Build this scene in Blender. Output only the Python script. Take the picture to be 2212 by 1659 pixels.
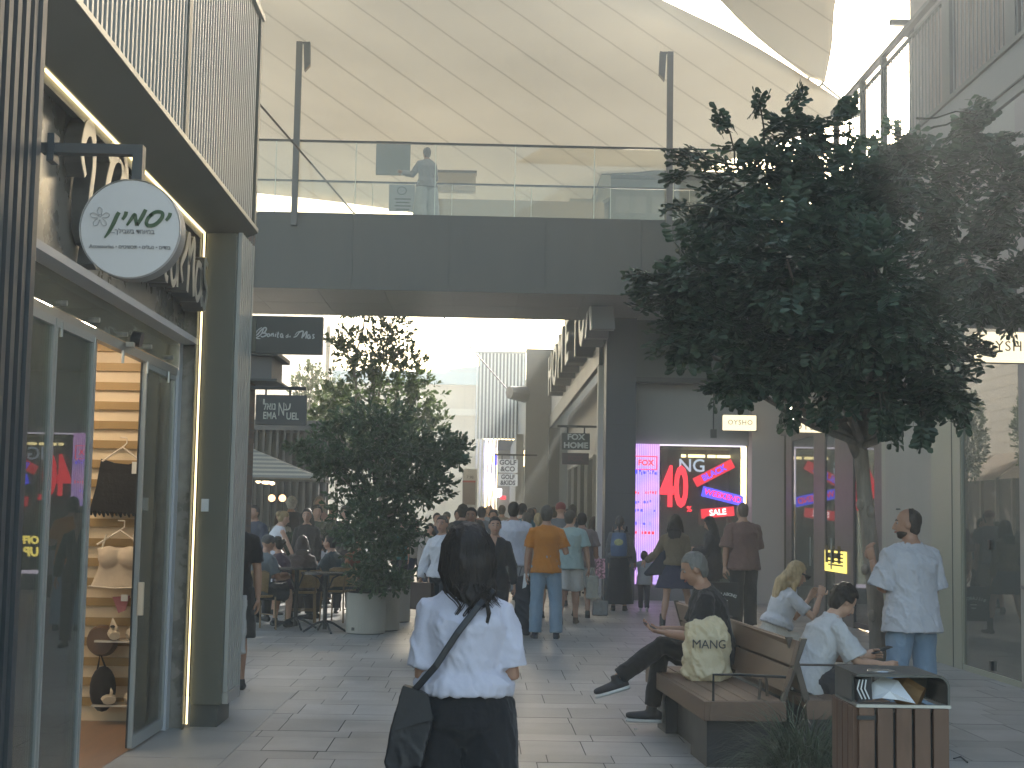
import bpy, math, random
from mathutils import Vector, Matrix, noise as mnoise
V = Vector
R = math.radians
random.seed(7)
for o in list(bpy.data.objects):
    bpy.data.objects.remove(o)
SC = bpy.context.scene
COL = SC.collection
# ------------------------------------------------------------------ camera
CAMH = 1.6
PITCH, YAW, ROLL = 5.16, 1.116, 1.03
cd = bpy.data.cameras.new("camera")
cd.sensor_width = 36.0
cd.lens = 36.0 * 5800 / 4032
cd.clip_end = 2000
cd.clip_start = 0.05
cam = bpy.data.objects.new("camera", cd)
COL.objects.link(cam)
CR = (Matrix.Rotation(R(-YAW), 3, 'Z') @ Matrix.Rotation(R(90 + PITCH), 3, 'X') @ Matrix.Rotation(R(ROLL), 3, 'Z'))
cam.matrix_world = Matrix.Translation((0, 0, CAMH)) @ CR.to_4x4()
SC.camera = cam
# ------------------------------------------------------------------ light
SUN_EL, SUN_AZ = 19.5, 12.8          # degrees; azimuth to the right of the street
w = bpy.data.worlds.new("World")
SC.world = w
w.use_nodes = True
nt = w.node_tree
bg = nt.nodes['Background']
sky = nt.nodes.new('ShaderNodeTexSky')
sky.sky_type = 'NISHITA'
sky.sun_disc = False
sky.sun_elevation = R(SUN_EL)
sky.sun_rotation = R(SUN_AZ)
sky.air_density = 1.3
sky.dust_density = 2.0
sky.ozone_density = 1.0
nt.links.new(sky.outputs[0], bg.inputs[0])
bg.inputs[1].default_value = 0.13
sl = bpy.data.lights.new("sun", 'SUN')
sl.energy = 3.6
sl.angle = R(0.6)
sl.color = (1.0, 0.94, 0.86)
so = bpy.data.objects.new("sun", sl)
COL.objects.link(so)
sdir = V((math.sin(R(SUN_AZ)) * math.cos(R(SUN_EL)), math.cos(R(SUN_AZ)) * math.cos(R(SUN_EL)), math.sin(R(SUN_EL))))
so.rotation_euler = sdir.to_track_quat('Z', 'Y').to_euler()
SC.view_settings.view_transform = 'Standard'
SC.view_settings.look = 'None'
SC.view_settings.exposure = 1.95
SC.view_settings.gamma = 1.0
SC.cycles.max_bounces = 8
SC.cycles.transparent_max_bounces = 24
SC.cycles.volume_bounces = 1
SC.cycles.sample_clamp_indirect = 4.0
SC.cycles.use_denoising = True

# ------------------------------------------------------------------ measuring helpers (photo read at 2212 x 1659)
FZ = 5800 / 4032 * 2212
def ray(px, py):
    return CR @ V(((px - 1106) / FZ, -(py - 829.5) / FZ, -1.0))
def at(px, py, Y):
    d = ray(px, py)
    return V((0, 0, CAMH)) + d * (Y / d.y)
def atx(px, py, X):
    d = ray(px, py)
    return V((0, 0, CAMH)) + d * (X / d.x)
def gp(px, py, z=0.0):
    d = ray(px, py)
    return V((0, 0, CAMH)) + d * ((z - CAMH) / d.z)
def px_x(px, Y, py=1118):
    return at(px, py, Y).x
def hgt(px, py, Y):
    return at(px, py, Y).z

# ------------------------------------------------------------------ materials
MATS = {}
def node(nt, t, **kw):
    n = nt.nodes.new(t)
    for k, v in kw.items():
        setattr(n, k, v)
    return n
def mat(name, col, rough=0.6, metal=0.0, var=0.0, scale=6.0, bump=0.0, bscale=40.0, spec=0.5, stretch=None, trans=0.0,
        rand=0.0, coat=0.0, emit=None, estr=0.0, alpha=None, sheen=0.0, contrast=None, spots=0):
    if name in MATS:
        return MATS[name]
    m = bpy.data.materials.new(name)
    m.use_nodes = True
    nt = m.node_tree
    p = nt.nodes['Principled BSDF']
    p.inputs['Base Color'].default_value = (*col, 1)
    p.inputs['Roughness'].default_value = rough
    p.inputs['Metallic'].default_value = metal
    p.inputs['Specular IOR Level'].default_value = spec
    if coat: p.inputs['Coat Weight'].default_value = coat
    if sheen: p.inputs['Sheen Weight'].default_value = sheen
    if emit:
        p.inputs['Emission Color'].default_value = (*emit, 1)
        p.inputs['Emission Strength'].default_value = estr
    L = nt.links.new
    tc = node(nt, 'ShaderNodeTexCoord')
    mp = node(nt, 'ShaderNodeMapping')
    L(tc.outputs['Object'], mp.inputs[0])
    if stretch: mp.inputs['Scale'].default_value = stretch
    if var or rand:
        hs = node(nt, 'ShaderNodeHueSaturation')
        hs.inputs['Color'].default_value = (*col, 1)
        val = None
        if var:
            nz = node(nt, 'ShaderNodeTexNoise')
            nz.inputs['Scale'].default_value = scale
            nz.inputs['Detail'].default_value = 7
            nz.inputs['Roughness'].default_value = 0.62
            L(mp.outputs[0], nz.inputs['Vector'])
            mr = node(nt, 'ShaderNodeMapRange')
            c0 = contrast or (0.3, 0.7)
            mr.inputs[1].default_value = c0[0]; mr.inputs[2].default_value = c0[1]
            mr.inputs[3].default_value = 1 - var; mr.inputs[4].default_value = 1 + var
            L(nz.outputs[0], mr.inputs[0])
            val = mr.outputs[0]
            rr = node(nt, 'ShaderNodeMapRange')
            rr.inputs[3].default_value = max(0.02, rough - 0.12); rr.inputs[4].default_value = min(1, rough + 0.12)
            L(nz.outputs[0], rr.inputs[0])
            L(rr.outputs[0], p.inputs['Roughness'])
        if rand:
            g = node(nt, 'ShaderNodeNewGeometry')
            mr2 = node(nt, 'ShaderNodeMapRange')
            mr2.inputs[3].default_value = 1 - rand; mr2.inputs[4].default_value = 1 + rand
            L(g.outputs['Random Per Island'], mr2.inputs[0])
            if val is not None:
                mu = node(nt, 'ShaderNodeMath', operation='MULTIPLY')
                L(val, mu.inputs[0]); L(mr2.outputs[0], mu.inputs[1])
                val = mu.outputs[0]
            else:
                val = mr2.outputs[0]
        if spots:
            vo = node(nt, 'ShaderNodeTexVoronoi'); vo.inputs['Scale'].default_value = spots; L(mp.outputs[0], vo.inputs['Vector'])
            lt = node(nt, 'ShaderNodeMapRange'); lt.inputs[1].default_value = .035; lt.inputs[2].default_value = .06; lt.inputs[3].default_value = .62; lt.inputs[4].default_value = 1.0; L(vo.outputs['Distance'], lt.inputs[0])
            n2 = node(nt, 'ShaderNodeTexNoise'); n2.inputs['Scale'].default_value = .55; n2.inputs['Detail'].default_value = 6; L(mp.outputs[0], n2.inputs['Vector'])
            m3 = node(nt, 'ShaderNodeMapRange'); m3.inputs[1].default_value = .35; m3.inputs[2].default_value = .65; m3.inputs[3].default_value = .84; m3.inputs[4].default_value = 1.1; L(n2.outputs[0], m3.inputs[0])
            a1 = node(nt, 'ShaderNodeMath', operation='MULTIPLY'); L(lt.outputs[0], a1.inputs[0]); L(m3.outputs[0], a1.inputs[1])
            a2 = node(nt, 'ShaderNodeMath', operation='MULTIPLY'); L(a1.outputs[0], a2.inputs[0]); L(val, a2.inputs[1]); val = a2.outputs[0]
        L(val, hs.inputs['Value'])
        L(hs.outputs[0], p.inputs['Base Color'])
    if bump:
        nb = node(nt, 'ShaderNodeTexNoise')
        nb.inputs['Scale'].default_value = bscale
        nb.inputs['Detail'].default_value = 5
        L(mp.outputs[0], nb.inputs['Vector'])
        b = node(nt, 'ShaderNodeBump')
        b.inputs['Strength'].default_value = bump
        b.inputs['Distance'].default_value = 0.01
        L(nb.outputs[0], b.inputs['Height'])
        L(b.outputs[0], p.inputs['Normal'])
    if trans:
        tr = node(nt, 'ShaderNodeBsdfTranslucent')
        if var or rand: L(hs.outputs[0], tr.inputs[0])
        else: tr.inputs[0].default_value = (*col, 1)
        mx = node(nt, 'ShaderNodeMixShader')
        mx.inputs[0].default_value = trans
        L(p.outputs[0], mx.inputs[1]); L(tr.outputs[0], mx.inputs[2])
        L(mx.outputs[0], nt.nodes['Material Output'].inputs[0])
    MATS[name] = m
    return m
def glow(name, col, strength):
    return mat(name, tuple(c * 0.5 for c in col), 0.5, emit=col, estr=strength)
def glass(name, tint=(0.8, 0.86, 0.84), ior=1.5, rough=0.01, pale_veil=0.0):
    if name in MATS: return MATS[name]
    m = bpy.data.materials.new(name); m.use_nodes = True
    nt = m.node_tree; nt.nodes.remove(nt.nodes['Principled BSDF'])
    L = nt.links.new
    t = node(nt, 'ShaderNodeBsdfTransparent'); t.inputs[0].default_value = (*tint, 1)
    g = node(nt, 'ShaderNodeBsdfGlossy'); g.inputs['Roughness'].default_value = rough
    f = node(nt, 'ShaderNodeFresnel'); f.inputs[0].default_value = ior
    x = node(nt, 'ShaderNodeMixShader')
    L(f.outputs[0], x.inputs[0]); L(t.outputs[0], x.inputs[1]); L(g.outputs[0], x.inputs[2])
    out = x.outputs[0]
    if pale_veil:  # even pale diffuse layer mixed in to brighten the panes
        d = node(nt, 'ShaderNodeBsdfDiffuse'); d.inputs[0].default_value = (0.6, 0.6, 0.53, 1)
        y = node(nt, 'ShaderNodeMixShader'); y.inputs[0].default_value = pale_veil
        L(out, y.inputs[1]); L(d.outputs[0], y.inputs[2]); out = y.outputs[0]
    L(out, nt.nodes['Material Output'].inputs[0])
    MATS[name] = m
    return m
CLOTHN = [0]
def cloth(col, rough=0.85, var=0.07):
    k = "cloth_%d_%d_%d" % tuple(int(c * 255) for c in col)
    return mat(k, col, rough, var=var, scale=9, bump=0.35, bscale=26, sheen=0.15, spec=0.25)
def skin(t=1):
    c = {0: (0.50, 0.30, 0.21), 1: (0.40, 0.225, 0.15), 2: (0.29, 0.155, 0.10), 3: (0.19, 0.10, 0.065)}[t]
    return mat("skin_%d" % t, c, 0.5, var=0.08, scale=18, bump=0.08, bscale=120)
def hairm(c=(0.018, 0.014, 0.012)):
    return mat("hair_%d_%d" % (int(c[0] * 999), int(c[1] * 999)), c, 0.58, var=0.35, scale=30, bump=0.8, bscale=70, stretch=(1, 1, 0.10), spec=.3)

# ------------------------------------------------------------------ mesh helpers
def rotz(a): return Matrix.Rotation(a, 3, 'Z')
class MB:
    def __init__(s): s.v = []; s.f = []; s.mi = []; s.cur = 0
    def add(s, vs, fs):
        n = len(s.v)
        s.v += [tuple(v) for v in vs]
        s.f += [[i + n for i in f] for f in fs]
        s.mi += [s.cur] * len(fs)
        return s
    def box(s, c, d, rot=None):
        c = V(c); h = V(d) / 2
        vs = []
        for z in (-1, 1):
            for y in (-1, 1):
                for x in (-1, 1):
                    p = V((x * h.x, y * h.y, z * h.z))
                    if rot is not None: p = rot @ p
                    vs.append(c + p)
        return s.add(vs, [(0, 2, 3, 1), (4, 5, 7, 6), (0, 1, 5, 4), (2, 6, 7, 3), (0, 4, 6, 2), (1, 3, 7, 5)])
    def bx(s, x0, x1, y0, y1, z0, z1):
        return s.box(((x0 + x1) / 2, (y0 + y1) / 2, (z0 + z1) / 2), (abs(x1 - x0), abs(y1 - y0), abs(z1 - z0)))
    def quad(s, a, b, c, d): return s.add([a, b, c, d], [(0, 1, 2, 3)])
    def slab(s, pts, n):
        """polygon pts (planar, any number) thickened by vector n"""
        k = len(pts); n = V(n)
        vs = [V(p) for p in pts] + [V(p) + n for p in pts]
        fs = [list(range(k))[::-1], list(range(k, 2 * k))]
        for i in range(k):
            j = (i + 1) % k
            fs.append((i, j, j + k, i + k))
        return s.add(vs, fs)
    def tube(s, pts, rad, n=8, side=None, caps=True):
        pts = [V(p) for p in pts]
        if not isinstance(rad, (list, tuple)) or (len(rad) == 2 and len(pts) != 2): rad = [rad] * len(pts)
        sd = V(side) if side is not None else None
        prev = None
        vs = []
        for i, p in enumerate(pts):
            a = pts[max(0, i - 1)]; b = pts[min(len(pts) - 1, i + 1)]
            d = (b - a)
            d = d.normalized() if d.length > 1e-9 else V((0, 0, 1))
            if sd is not None: ax = sd - d * sd.dot(d)
            elif prev is not None: ax = prev - d * prev.dot(d)
            else:
                q = V((1, 0, 0)) if abs(d.x) < 0.8 else V((0, 1, 0))
                ax = q - d * q.dot(d)
            if ax.length < 1e-6: ax = d.orthogonal()
            ax.normalize(); prev = ax
            bx_ = d.cross(ax)
            r = rad[i]
            ra, rb = r if isinstance(r, (list, tuple)) else (r, r)
            for k in range(n):
                t = 2 * math.pi * k / n
                vs.append(p + ax * (math.cos(t) * ra) + bx_ * (math.sin(t) * rb))
        fs = []
        for i in range(len(pts) - 1):
            for k in range(n):
                k2 = (k + 1) % n
                fs.append((i * n + k, i * n + k2, (i + 1) * n + k2, (i + 1) * n + k))
        if caps:
            fs.append(tuple(range(n))[::-1])
            fs.append(tuple((len(pts) - 1) * n + k for k in range(n)))
        return s.add(vs, fs)
    def ell(s, c, r, rot=None, nu=14, nv=9):
        c = V(c); r = V(r if isinstance(r, (tuple, list, Vector)) else (r, r, r))
        vs = []; 
        for i in range(nv + 1):
            ph = math.pi * i / nv
            for j in range(nu):
                th = 2 * math.pi * j / nu
                p = V((r.x * math.sin(ph) * math.cos(th), r.y * math.sin(ph) * math.sin(th), r.z * math.cos(ph)))
                if rot is not None: p = rot @ p
                vs.append(c + p)
        fs = []
        for i in range(nv):
            for j in range(nu):
                j2 = (j + 1) % nu
                if i == 0: fs.append((j, nu + j, nu + j2))
                elif i == nv - 1: fs.append((i * nu + j, (i + 1) * nu + j, i * nu + j2))
                else: fs.append((i * nu + j, (i + 1) * nu + j, (i + 1) * nu + j2, i * nu + j2))
        return s.add(vs, fs)
    def cyl(s, c, r, h, n=24, r2=None):
        c = V(c)
        return s.tube([c, c + V((0, 0, h))], [r, r2 if r2 is not None else r], n)
    def mesh(s, name, smooth=False):
        me = bpy.data.meshes.new(name)
        me.from_pydata(s.v, [], s.f)
        me.update()
        if smooth:
            for p in me.polygons: p.use_smooth = True
        return me
    def build(s, name, m=None, parent=None, smooth=False, mats=None, bevel=0.0, rm=None):
        me = s.mesh(name, smooth)
        o = bpy.data.objects.new(name, me)
        COL.objects.link(o)
        if mats:
            for q in mats: me.materials.append(q)
            for p, k in zip(me.polygons, s.mi): p.material_index = k
        elif m: me.materials.append(m)
        if bevel:
            b = o.modifiers.new("bevel", 'BEVEL'); b.width = bevel; b.segments = 2; b.limit_method = 'ANGLE'; b.harden_normals = False
        put(o, parent)
        return o
def put(o, parent):
    if parent is not None:
        o.parent = parent
        pl = parent.get("_o")
        # meshes are written in world coordinates; the parents sit at their own base
        wm = WORLD_LOC.get(parent.name, V((0, 0, 0)))
        me = o.data
        if me is not None and wm.length > 0:
            me.transform(Matrix.Translation(-wm))
    return o
WORLD_LOC = {}
def thing(name, label, cat, loc=(0, 0, 0), group=None, kind=None):
    o = bpy.data.objects.new(name, None)
    COL.objects.link(o)
    o.location = loc
    o.empty_display_size = 0.1
    o['label'] = label; o['category'] = cat
    if group: o['group'] = group
    if kind: o['kind'] = kind
    WORLD_LOC[o.name] = V(loc)
    return o
def tag(o, label=None, cat=None, group=None, kind=None):
    if label: o['label'] = label
    if cat: o['category'] = cat
    if group: o['group'] = group
    if kind: o['kind'] = kind
    return o
def sub(o, parent_part, root):
    """parent o below a part of root (both written in world coordinates)"""
    o.parent = parent_part
    wm = WORLD_LOC.get(root.name, V((0, 0, 0)))
    if wm.length > 0: o.data.transform(Matrix.Translation(-wm))
    return o
def remesh(mb, voxel, smooth=4, fold=0.0, fscale=(9, 9, 3), seed=0, sfac=0.5):
    me = mb.mesh("tmp")
    o = bpy.data.objects.new("tmp", me); COL.objects.link(o)
    md = o.modifiers.new("r", 'REMESH'); md.mode = 'VOXEL'; md.voxel_size = voxel
    if smooth:
        s = o.modifiers.new("s", 'SMOOTH'); s.factor = sfac; s.iterations = smooth
    dg = bpy.context.evaluated_depsgraph_get()
    nm = bpy.data.meshes.new_from_object(o.evaluated_get(dg))
    bpy.data.objects.remove(o); bpy.data.meshes.remove(me)
    for p in nm.polygons: p.use_smooth = True
    if fold:
        sv = V((seed * 3.7, seed * 1.3, seed * 7.1))
        S = V(fscale)
        ns = [v.normal.copy() for v in nm.vertices]
        for v, n in zip(nm.vertices, ns):
            q = V((v.co.x * S.x, v.co.y * S.y, v.co.z * S.z)) + sv
            q.x += v.co.z * S.x * .45
            k = max(-.35, .60 - 2.6 * abs(mnoise.noise(q)) ** .85 + .5 * mnoise.noise(q * 2.3) + .25 * (1 - 4 * abs(mnoise.noise(q * 4.1 + V((3, 1, 7))))))
            v.co += n * (k * fold)
    nm.update()
    return nm
def link_mesh(me, name, m, parent, root=None, extra=None):
    me.name = name
    me.materials.clear()
    me.materials.append(m)
    o = bpy.data.objects.new(name, me); COL.objects.link(o)
    if root is not None: sub(o, parent, root)
    else: put(o, parent)
    return o
def text(body, size, m, parent, loc, rx=(1, 0, 0), up=(0, 0, 1), depth=0.004, name="lettering", align='CENTER', sx=1.0, root=None, space=1.0, offset=0.0, shear=0.0, bold=0.0):
    c = bpy.data.curves.new("t", 'FONT'); c.body = body; c.size = size; c.extrude = depth / 2; c.align_x = align; c.align_y = 'CENTER'
    c.space_character = space; c.offset = bold; c.shear = shear; c.resolution_u = 3
    o = bpy.data.objects.new("t", c); COL.objects.link(o)
    dg = bpy.context.evaluated_depsgraph_get()
    me = bpy.data.meshes.new_from_object(o.evaluated_get(dg))
    bpy.data.objects.remove(o)
    X = V(rx).normalized(); U = V(up).normalized(); N = X.cross(U)
    M = Matrix((X * sx, U, N)).transposed().to_4x4()
    M.translation = V(loc)
    me.transform(M)
    return link_mesh(me, name, m, parent, root)
def stroke(mb, pts, w, x_axis, up, org, depth):
    """ribbon strokes with round joints, extruded: pts in 2-D (+ width factor)"""
    X = V(x_axis); U = V(up); N = X.cross(U).normalized(); O = V(org)
    # smooth by Catmull-Rom
    P = [V((p[0], p[1], (p[2] if len(p) > 2 else 1.0))) for p in pts]
    Q = []
    for i in range(len(P) - 1):
        a = P[max(0, i - 1)]; b = P[i]; c = P[i + 1]; d = P[min(len(P) - 1, i + 2)]
        for k in range(6):
            t = k / 6
            Q.append(0.5 * ((2 * b) + (c - a) * t + (2 * a - 5 * b + 4 * c - d) * t * t + (3 * b - a - 3 * c + d) * t ** 3))
    Q.append(P[-1])
    vs = []
    for i, q in enumerate(Q):
        t = (Q[min(i + 1, len(Q) - 1)] - Q[max(i - 1, 0)]); t.z = 0
        t = t.normalized() if t.length > 1e-9 else V((1, 0, 0))
        n = V((-t.y, t.x, 0)) * (w * q.z / 2)
        for sgn in (1, -1):
            e = q + n * sgn
            p = O + X * e.x + U * e.y
            vs += [p, p + N * depth]
    fs = []
    for i in range(len(Q) - 1):
        a = 4 * i; b = a + 4
        fs += [(a, a + 2, b + 2, b), (a + 1, b + 1, b + 3, a + 3), (a, b, b + 1, a + 1), (a + 2, a + 3, b + 3, b + 2)]
    fs += [(0, 1, 3, 2), (len(vs) - 4, len(vs) - 2, len(vs) - 1, len(vs) - 3)]
    mb.add(vs, fs)
def copy_tree(o, parent=None):
    c = o.copy(); COL.objects.link(c); c.parent = parent
    for ch in list(o.children): copy_tree(ch, c)
    return c
# ================================================================== ground
M_tile = mat("stone_paver", (0.30, 0.295, 0.282), 0.45, var=0.16, scale=2.2, bump=0.12, bscale=90, rand=0.13, spec=0.55, spots=2.3)
M_grout = mat("grout", (0.10, 0.102, 0.10), 0.9, var=0.2)
M_dark = mat("charcoal_cladding", (0.062, 0.068, 0.064), 0.5, var=0.10, scale=1.6, bump=0.04, bscale=60)
M_pill = mat("olive_grey_metal", (0.105, 0.105, 0.082), 0.42, var=0.06, scale=2.0)
M_black = mat("black_metal", (0.02, 0.022, 0.024), 0.42, var=0.1)
M_steel = mat("brushed_steel", (0.42, 0.42, 0.40), 0.35, metal=0.7, var=0.1)
M_white = mat("white_paint", (0.62, 0.63, 0.62), 0.5, var=0.05)
M_cream = mat("cream_render", (0.62, 0.52, 0.40), 0.8, var=0.05, scale=3)
M_glass = glass("clear_glass")
M_glass_rail = glass("rail_glass", (0.92, 0.91, 0.87), 1.45, 0.02, pale_veil=0.03)
M_glass_shop = glass("shop_glass", (0.80, 0.86, 0.82), 1.5, 0.008, pale_veil=0.09)
M_glass_coat = glass("coated_glass", (0.42, 0.42, 0.33), 2.3, 0.008, pale_veil=0.15)

b = MB(); b.bx(-60, 60, -20, 160, -0.4, -0.006)
ground = b.build("ground", M_grout); tag(ground, kind="structure")
# pavers: real slabs with open joints (wide and narrow courses)
b = MB(); rng = random.Random(3)
y = -1.0; row = 0; g = 0.0036
while y < 62:
    wide = row % 2 == 0
    dep = 0.62 if wide else 0.31
    tw = 0.44 if wide else 0.88
    x = -9.5 - rng.random() * tw
    xe = 9.5
    while x < xe:
        wv = tw if wide else rng.choice([0.44, 0.88, 0.66])
        dz = rng.uniform(-0.0012, 0.0012)
        b.quad((x + g, y + g, dz), (x + wv - g, y + g, dz + rng.uniform(-.0008, .0008)), (x + wv - g, y + dep - g, dz), (x + g, y + dep - g, dz + rng.uniform(-.0008, .0008)))
        x += wv
    y += dep; row += 1
pav = b.build("pavement", M_tile); tag(pav, kind="structure")
b = MB(); b.bx(-60, -9.5, -20, 160, -0.02, 0.0); b.bx(9.5, 60, -20, 160, -0.02, 0.0); b.bx(-9.5, 9.5, 62, 160, -0.02, 0.0)
tag(b.build("paved_ground", mat("far_paving", (0.25, 0.25, 0.24), 0.6, var=0.1)), kind="structure")
# smooth threshold slabs in front of the left shop
M_slab = mat("smooth_slab", (0.28, 0.28, 0.265), 0.5, var=0.12, scale=3, bump=0.05)
b = MB(); yy = 5.0
while yy < 12.6:
    b.bx(-2.55, -1.63, yy + .004, yy + 1.196, -0.002, 0.004); yy += 1.2
tag(b.build("threshold_path", M_slab), kind="structure")
# white scrap of litter near the bench
c_ = gp(1373, 1577)
tag(MB().tube([c_ + V((-.012, 0, .008)), c_ + V((.012, .006, .008))], [.008, .005], 6).build("paper_scrap", M_white), "tiny white scrap of paper lying on the pavers by the bench", "litter")

# ================================================================== left shop
XF, XR, XG = -1.885, -2.135, -2.27
shop = thing("lingerie_shop", "dark slatted shopfront with glowing warm portal strip along the left side", "shop", (-2.4, 9, 0))
M_slat = mat("slat_metal", (0.40, 0.405, 0.385), 0.38, metal=0.3, var=0.05)
M_slat_dk = mat("slat_metal_dark", (0.036, 0.047, 0.055), 0.5, metal=0.0, var=0.08)
M_back = mat("slat_backing", (0.05, 0.052, 0.05), 0.7)
# upper slatted facade, Y 4 .. 12, z 3.95 .. 5.68
b = MB(); yy = 4.0
while yy < 11.74:
    if abs(yy - 9.0) > 0.06: b.bx(XF - .05, XF, yy, yy + .032, 3.90, 5.62)
    yy += 0.088
yy = 4.02
b.build("slat_screen", M_slat, shop)
MB().bx(XF - .06, XF + .012, 8.97, 9.06, 3.90, 5.62).build("screen_post", M_pill, shop)
MB().bx(XF - .07, XF + .014, 11.76, 11.84, 3.90, 5.62).build("screen_post", M_pill, shop)
b = MB(); yy = 4.0
while yy < 11.7:
    b.bx(XF - .16, XF - .13, yy, yy + .03, 3.90, 5.62); yy += 0.083
b.build("rear_slat_screen", M_slat, shop)
b = MB(); b.bx(XF - .35, XF - .22, 3.0, 11.8, 3.96, 9.0); b.build("screen_backing", M_back, shop)
b = MB(); b.bx(XF - .09, XF + .03, 3.0, 11.86, 3.866, 3.898); b.bx(XF - .06, XF + .03, 3.0, 11.86, 5.625, 5.67)
b.build("trim_rail", mat("pale_trim", (0.5, 0.48, 0.41), 0.4, metal=.3), shop)
b = MB()
for k in range(7): b.bx(XF - .04, XF - .005, 3.0 + k * 1.26, 3.0 + k * 1.26 + 1.24, 5.69, 8.2)
b.build("upper_panel", mat("upper_panel", (0.22, 0.22, 0.20), 0.35, var=.06), shop)
# soffit
b = MB(); b.slab([(-2.75, 3.0, 3.722), (XR, 3.0, 3.722), (XF + .028, 3.0, 3.862), (-2.75, 3.0, 3.862)], (0, 8.86, 0)); b.build("soffit", M_pill, shop)
# near pilaster with vertical ribs
b = MB(); b.bx(-2.9, XF - .06, 3.4, 6.10, 0, 3.72)
b.build("pilaster", M_back, shop)
b = MB(); yy = 3.45
while yy < 6.02: b.bx(XF - .055, XF, yy, yy + .05, 0.02, 3.76); yy += 0.105
b.bx(XF - .055, XF + .012, 6.04, 6.10, 0.02, 3.76)
b.build("rib_cladding", M_slat_dk, shop)
# corner pillar
pil = MB().bx(XR, XF - .02, 11.16, 11.8, 0.17, 3.722).build("corner_pillar", M_pill, shop, bevel=.004)
b = MB(); b.bx(XR - .0, XF - .05, 11.19, 11.72, 0, 0.168); sub(b.build("plinth", M_dark), pil, shop)
b = MB(); yy = 11.24
for k in range(6): b.bx(XF - .018, XF + .012, 11.22 + k * .088, 11.22 + k * .088 + .04, .26, 3.74)
b.bx(XF - .02, XF + .016, 11.76, 11.8, .2, 3.74)
sub(b.build("rib_strip", M_slat), pil, shop)
sub(MB().bx(XF - .02, XF + .02, 11.22, 11.76, .17, .255).build("rail", M_steel), pil, shop)
sub(MB().bx(-2.10, -2.045, 11.135, 11.158, 1.60, 1.695).build("switch_box", M_white, bevel=.003), pil, shop)
# LED portal strip
M_led = glow("warm_led", (1.0, 0.80, 0.38), 0.95)
b = MB(); b.bx(XR - .020, XR - .008, 7.0, 11.14, 3.708, 3.720); b.bx(XR - .020, XR - .008, 11.134, 11.145, 0.03, 3.708)
b.build("light_strip", M_led, shop)
b = MB(); b.bx(XR - .032, XR - .0255, 7.0, 11.10, 3.66, 3.72); b.bx(XR - .032, XR - .0255, 11.03, 11.099, 0.0, 3.655)  # added plate, keeps the strip's reflection out of the door glass
b.build("added_strip_shield", M_pill, shop)
# marble fascia above the doors and beside them
M_marble = mat("polished_grey_marble", (0.22, 0.20, 0.17), 0.28, var=0.42, scale=3.2, bump=0.1, bscale=9, contrast=(.35, .65), spec=.7)
MB().bx(XG - .10, XG, 6.10, 11.16, 2.90, 3.72).build("marble_fascia", M_marble, shop)
MB().bx(XG, XR - .033, 11.10, 11.158, 0.0, 3.72).build("marble_reveal", M_marble, shop)
MB().bx(XG - .02, XG + .11, 6.10, 11.10, 2.85, 2.895).build("ledge", mat("ledge_metal", (.45, .45, .46), .4), shop)
MB().bx(XG - .1, XG + .0, 10.98, 11.10, 0.0, 2.85).build("door_jamb", mat("jamb_metal", (.5, .52, .55), .4), shop)
MB().bx(XG - .06, XG - .01, 6.4, 10.97, 2.60, 2.66).build("door_track", M_steel, shop)
MB().bx(XG - .015, XG - .003, 6.4, 10.97, 2.665, 2.845).build("glass_transom", M_glass_shop, shop)
for k in range(6):
    yk = 7.2 + k * .68
    MB().tube([(XG - .02, yk, 2.70), (XG + .03, yk, 2.70)], .016, 10).build("patch_fitting", M_steel, shop)
    MB().tube([(XG + .0, yk + .02, 2.60), (XG + .0, yk + .02, 2.52)], .010, 8).build("roller", M_steel, shop)
MB().tube([(XG + .01, 9.45, 2.70), (XG + .07, 9.45, 2.69)], .05, 14).build("sensor", M_black, shop)
MB().bx(XG + .005, XG + .05, 9.30, 9.36, 2.63, 2.66).build("sensor_arm", M_steel, shop)
def leaf(y0, y1, x, nm="glass_leaf"):
    f = MB(); f.bx(x, x + .012, y0, y1, .05, 2.6)
    o = f.build(nm, M_glass_shop, shop)
    e = MB(); e.bx(x - .012, x + .024, y0 - .03, y0, .03, 2.61); e.bx(x - .012, x + .024, y1, y1 + .03, .03, 2.61)
    e.bx(x - .012, x + .024, y0, y1, .02, .10); e.bx(x - .012, x + .024, y0, y1, 2.565, 2.61)
    sub(e.build("frame", mat("leaf_frame", (.40, .43, .43), .35, metal=.4)), o, shop)
    return o
leaf(6.42, 7.75, XG - .02, "fixed_pane")
leaf(7.83, 8.55, XG - .02, "fixed_pane")
leaf(8.08, 8.86, XG - .09, "door_leaf")
rl = leaf(10.03, 10.94, XG - .04, "door_leaf")
sub(MB().bx(XG - .02, XG + .02, 10.0, 10.03, .9, 1.12).build("handle", mat("pale_latch", (.6, .52, .4), .4)), rl, shop)
sub(MB().bx(XG - .055, XG - .045, 9.985, 10.0, .03, 2.6).build("edge_seal", M_black), rl, shop)
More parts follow.
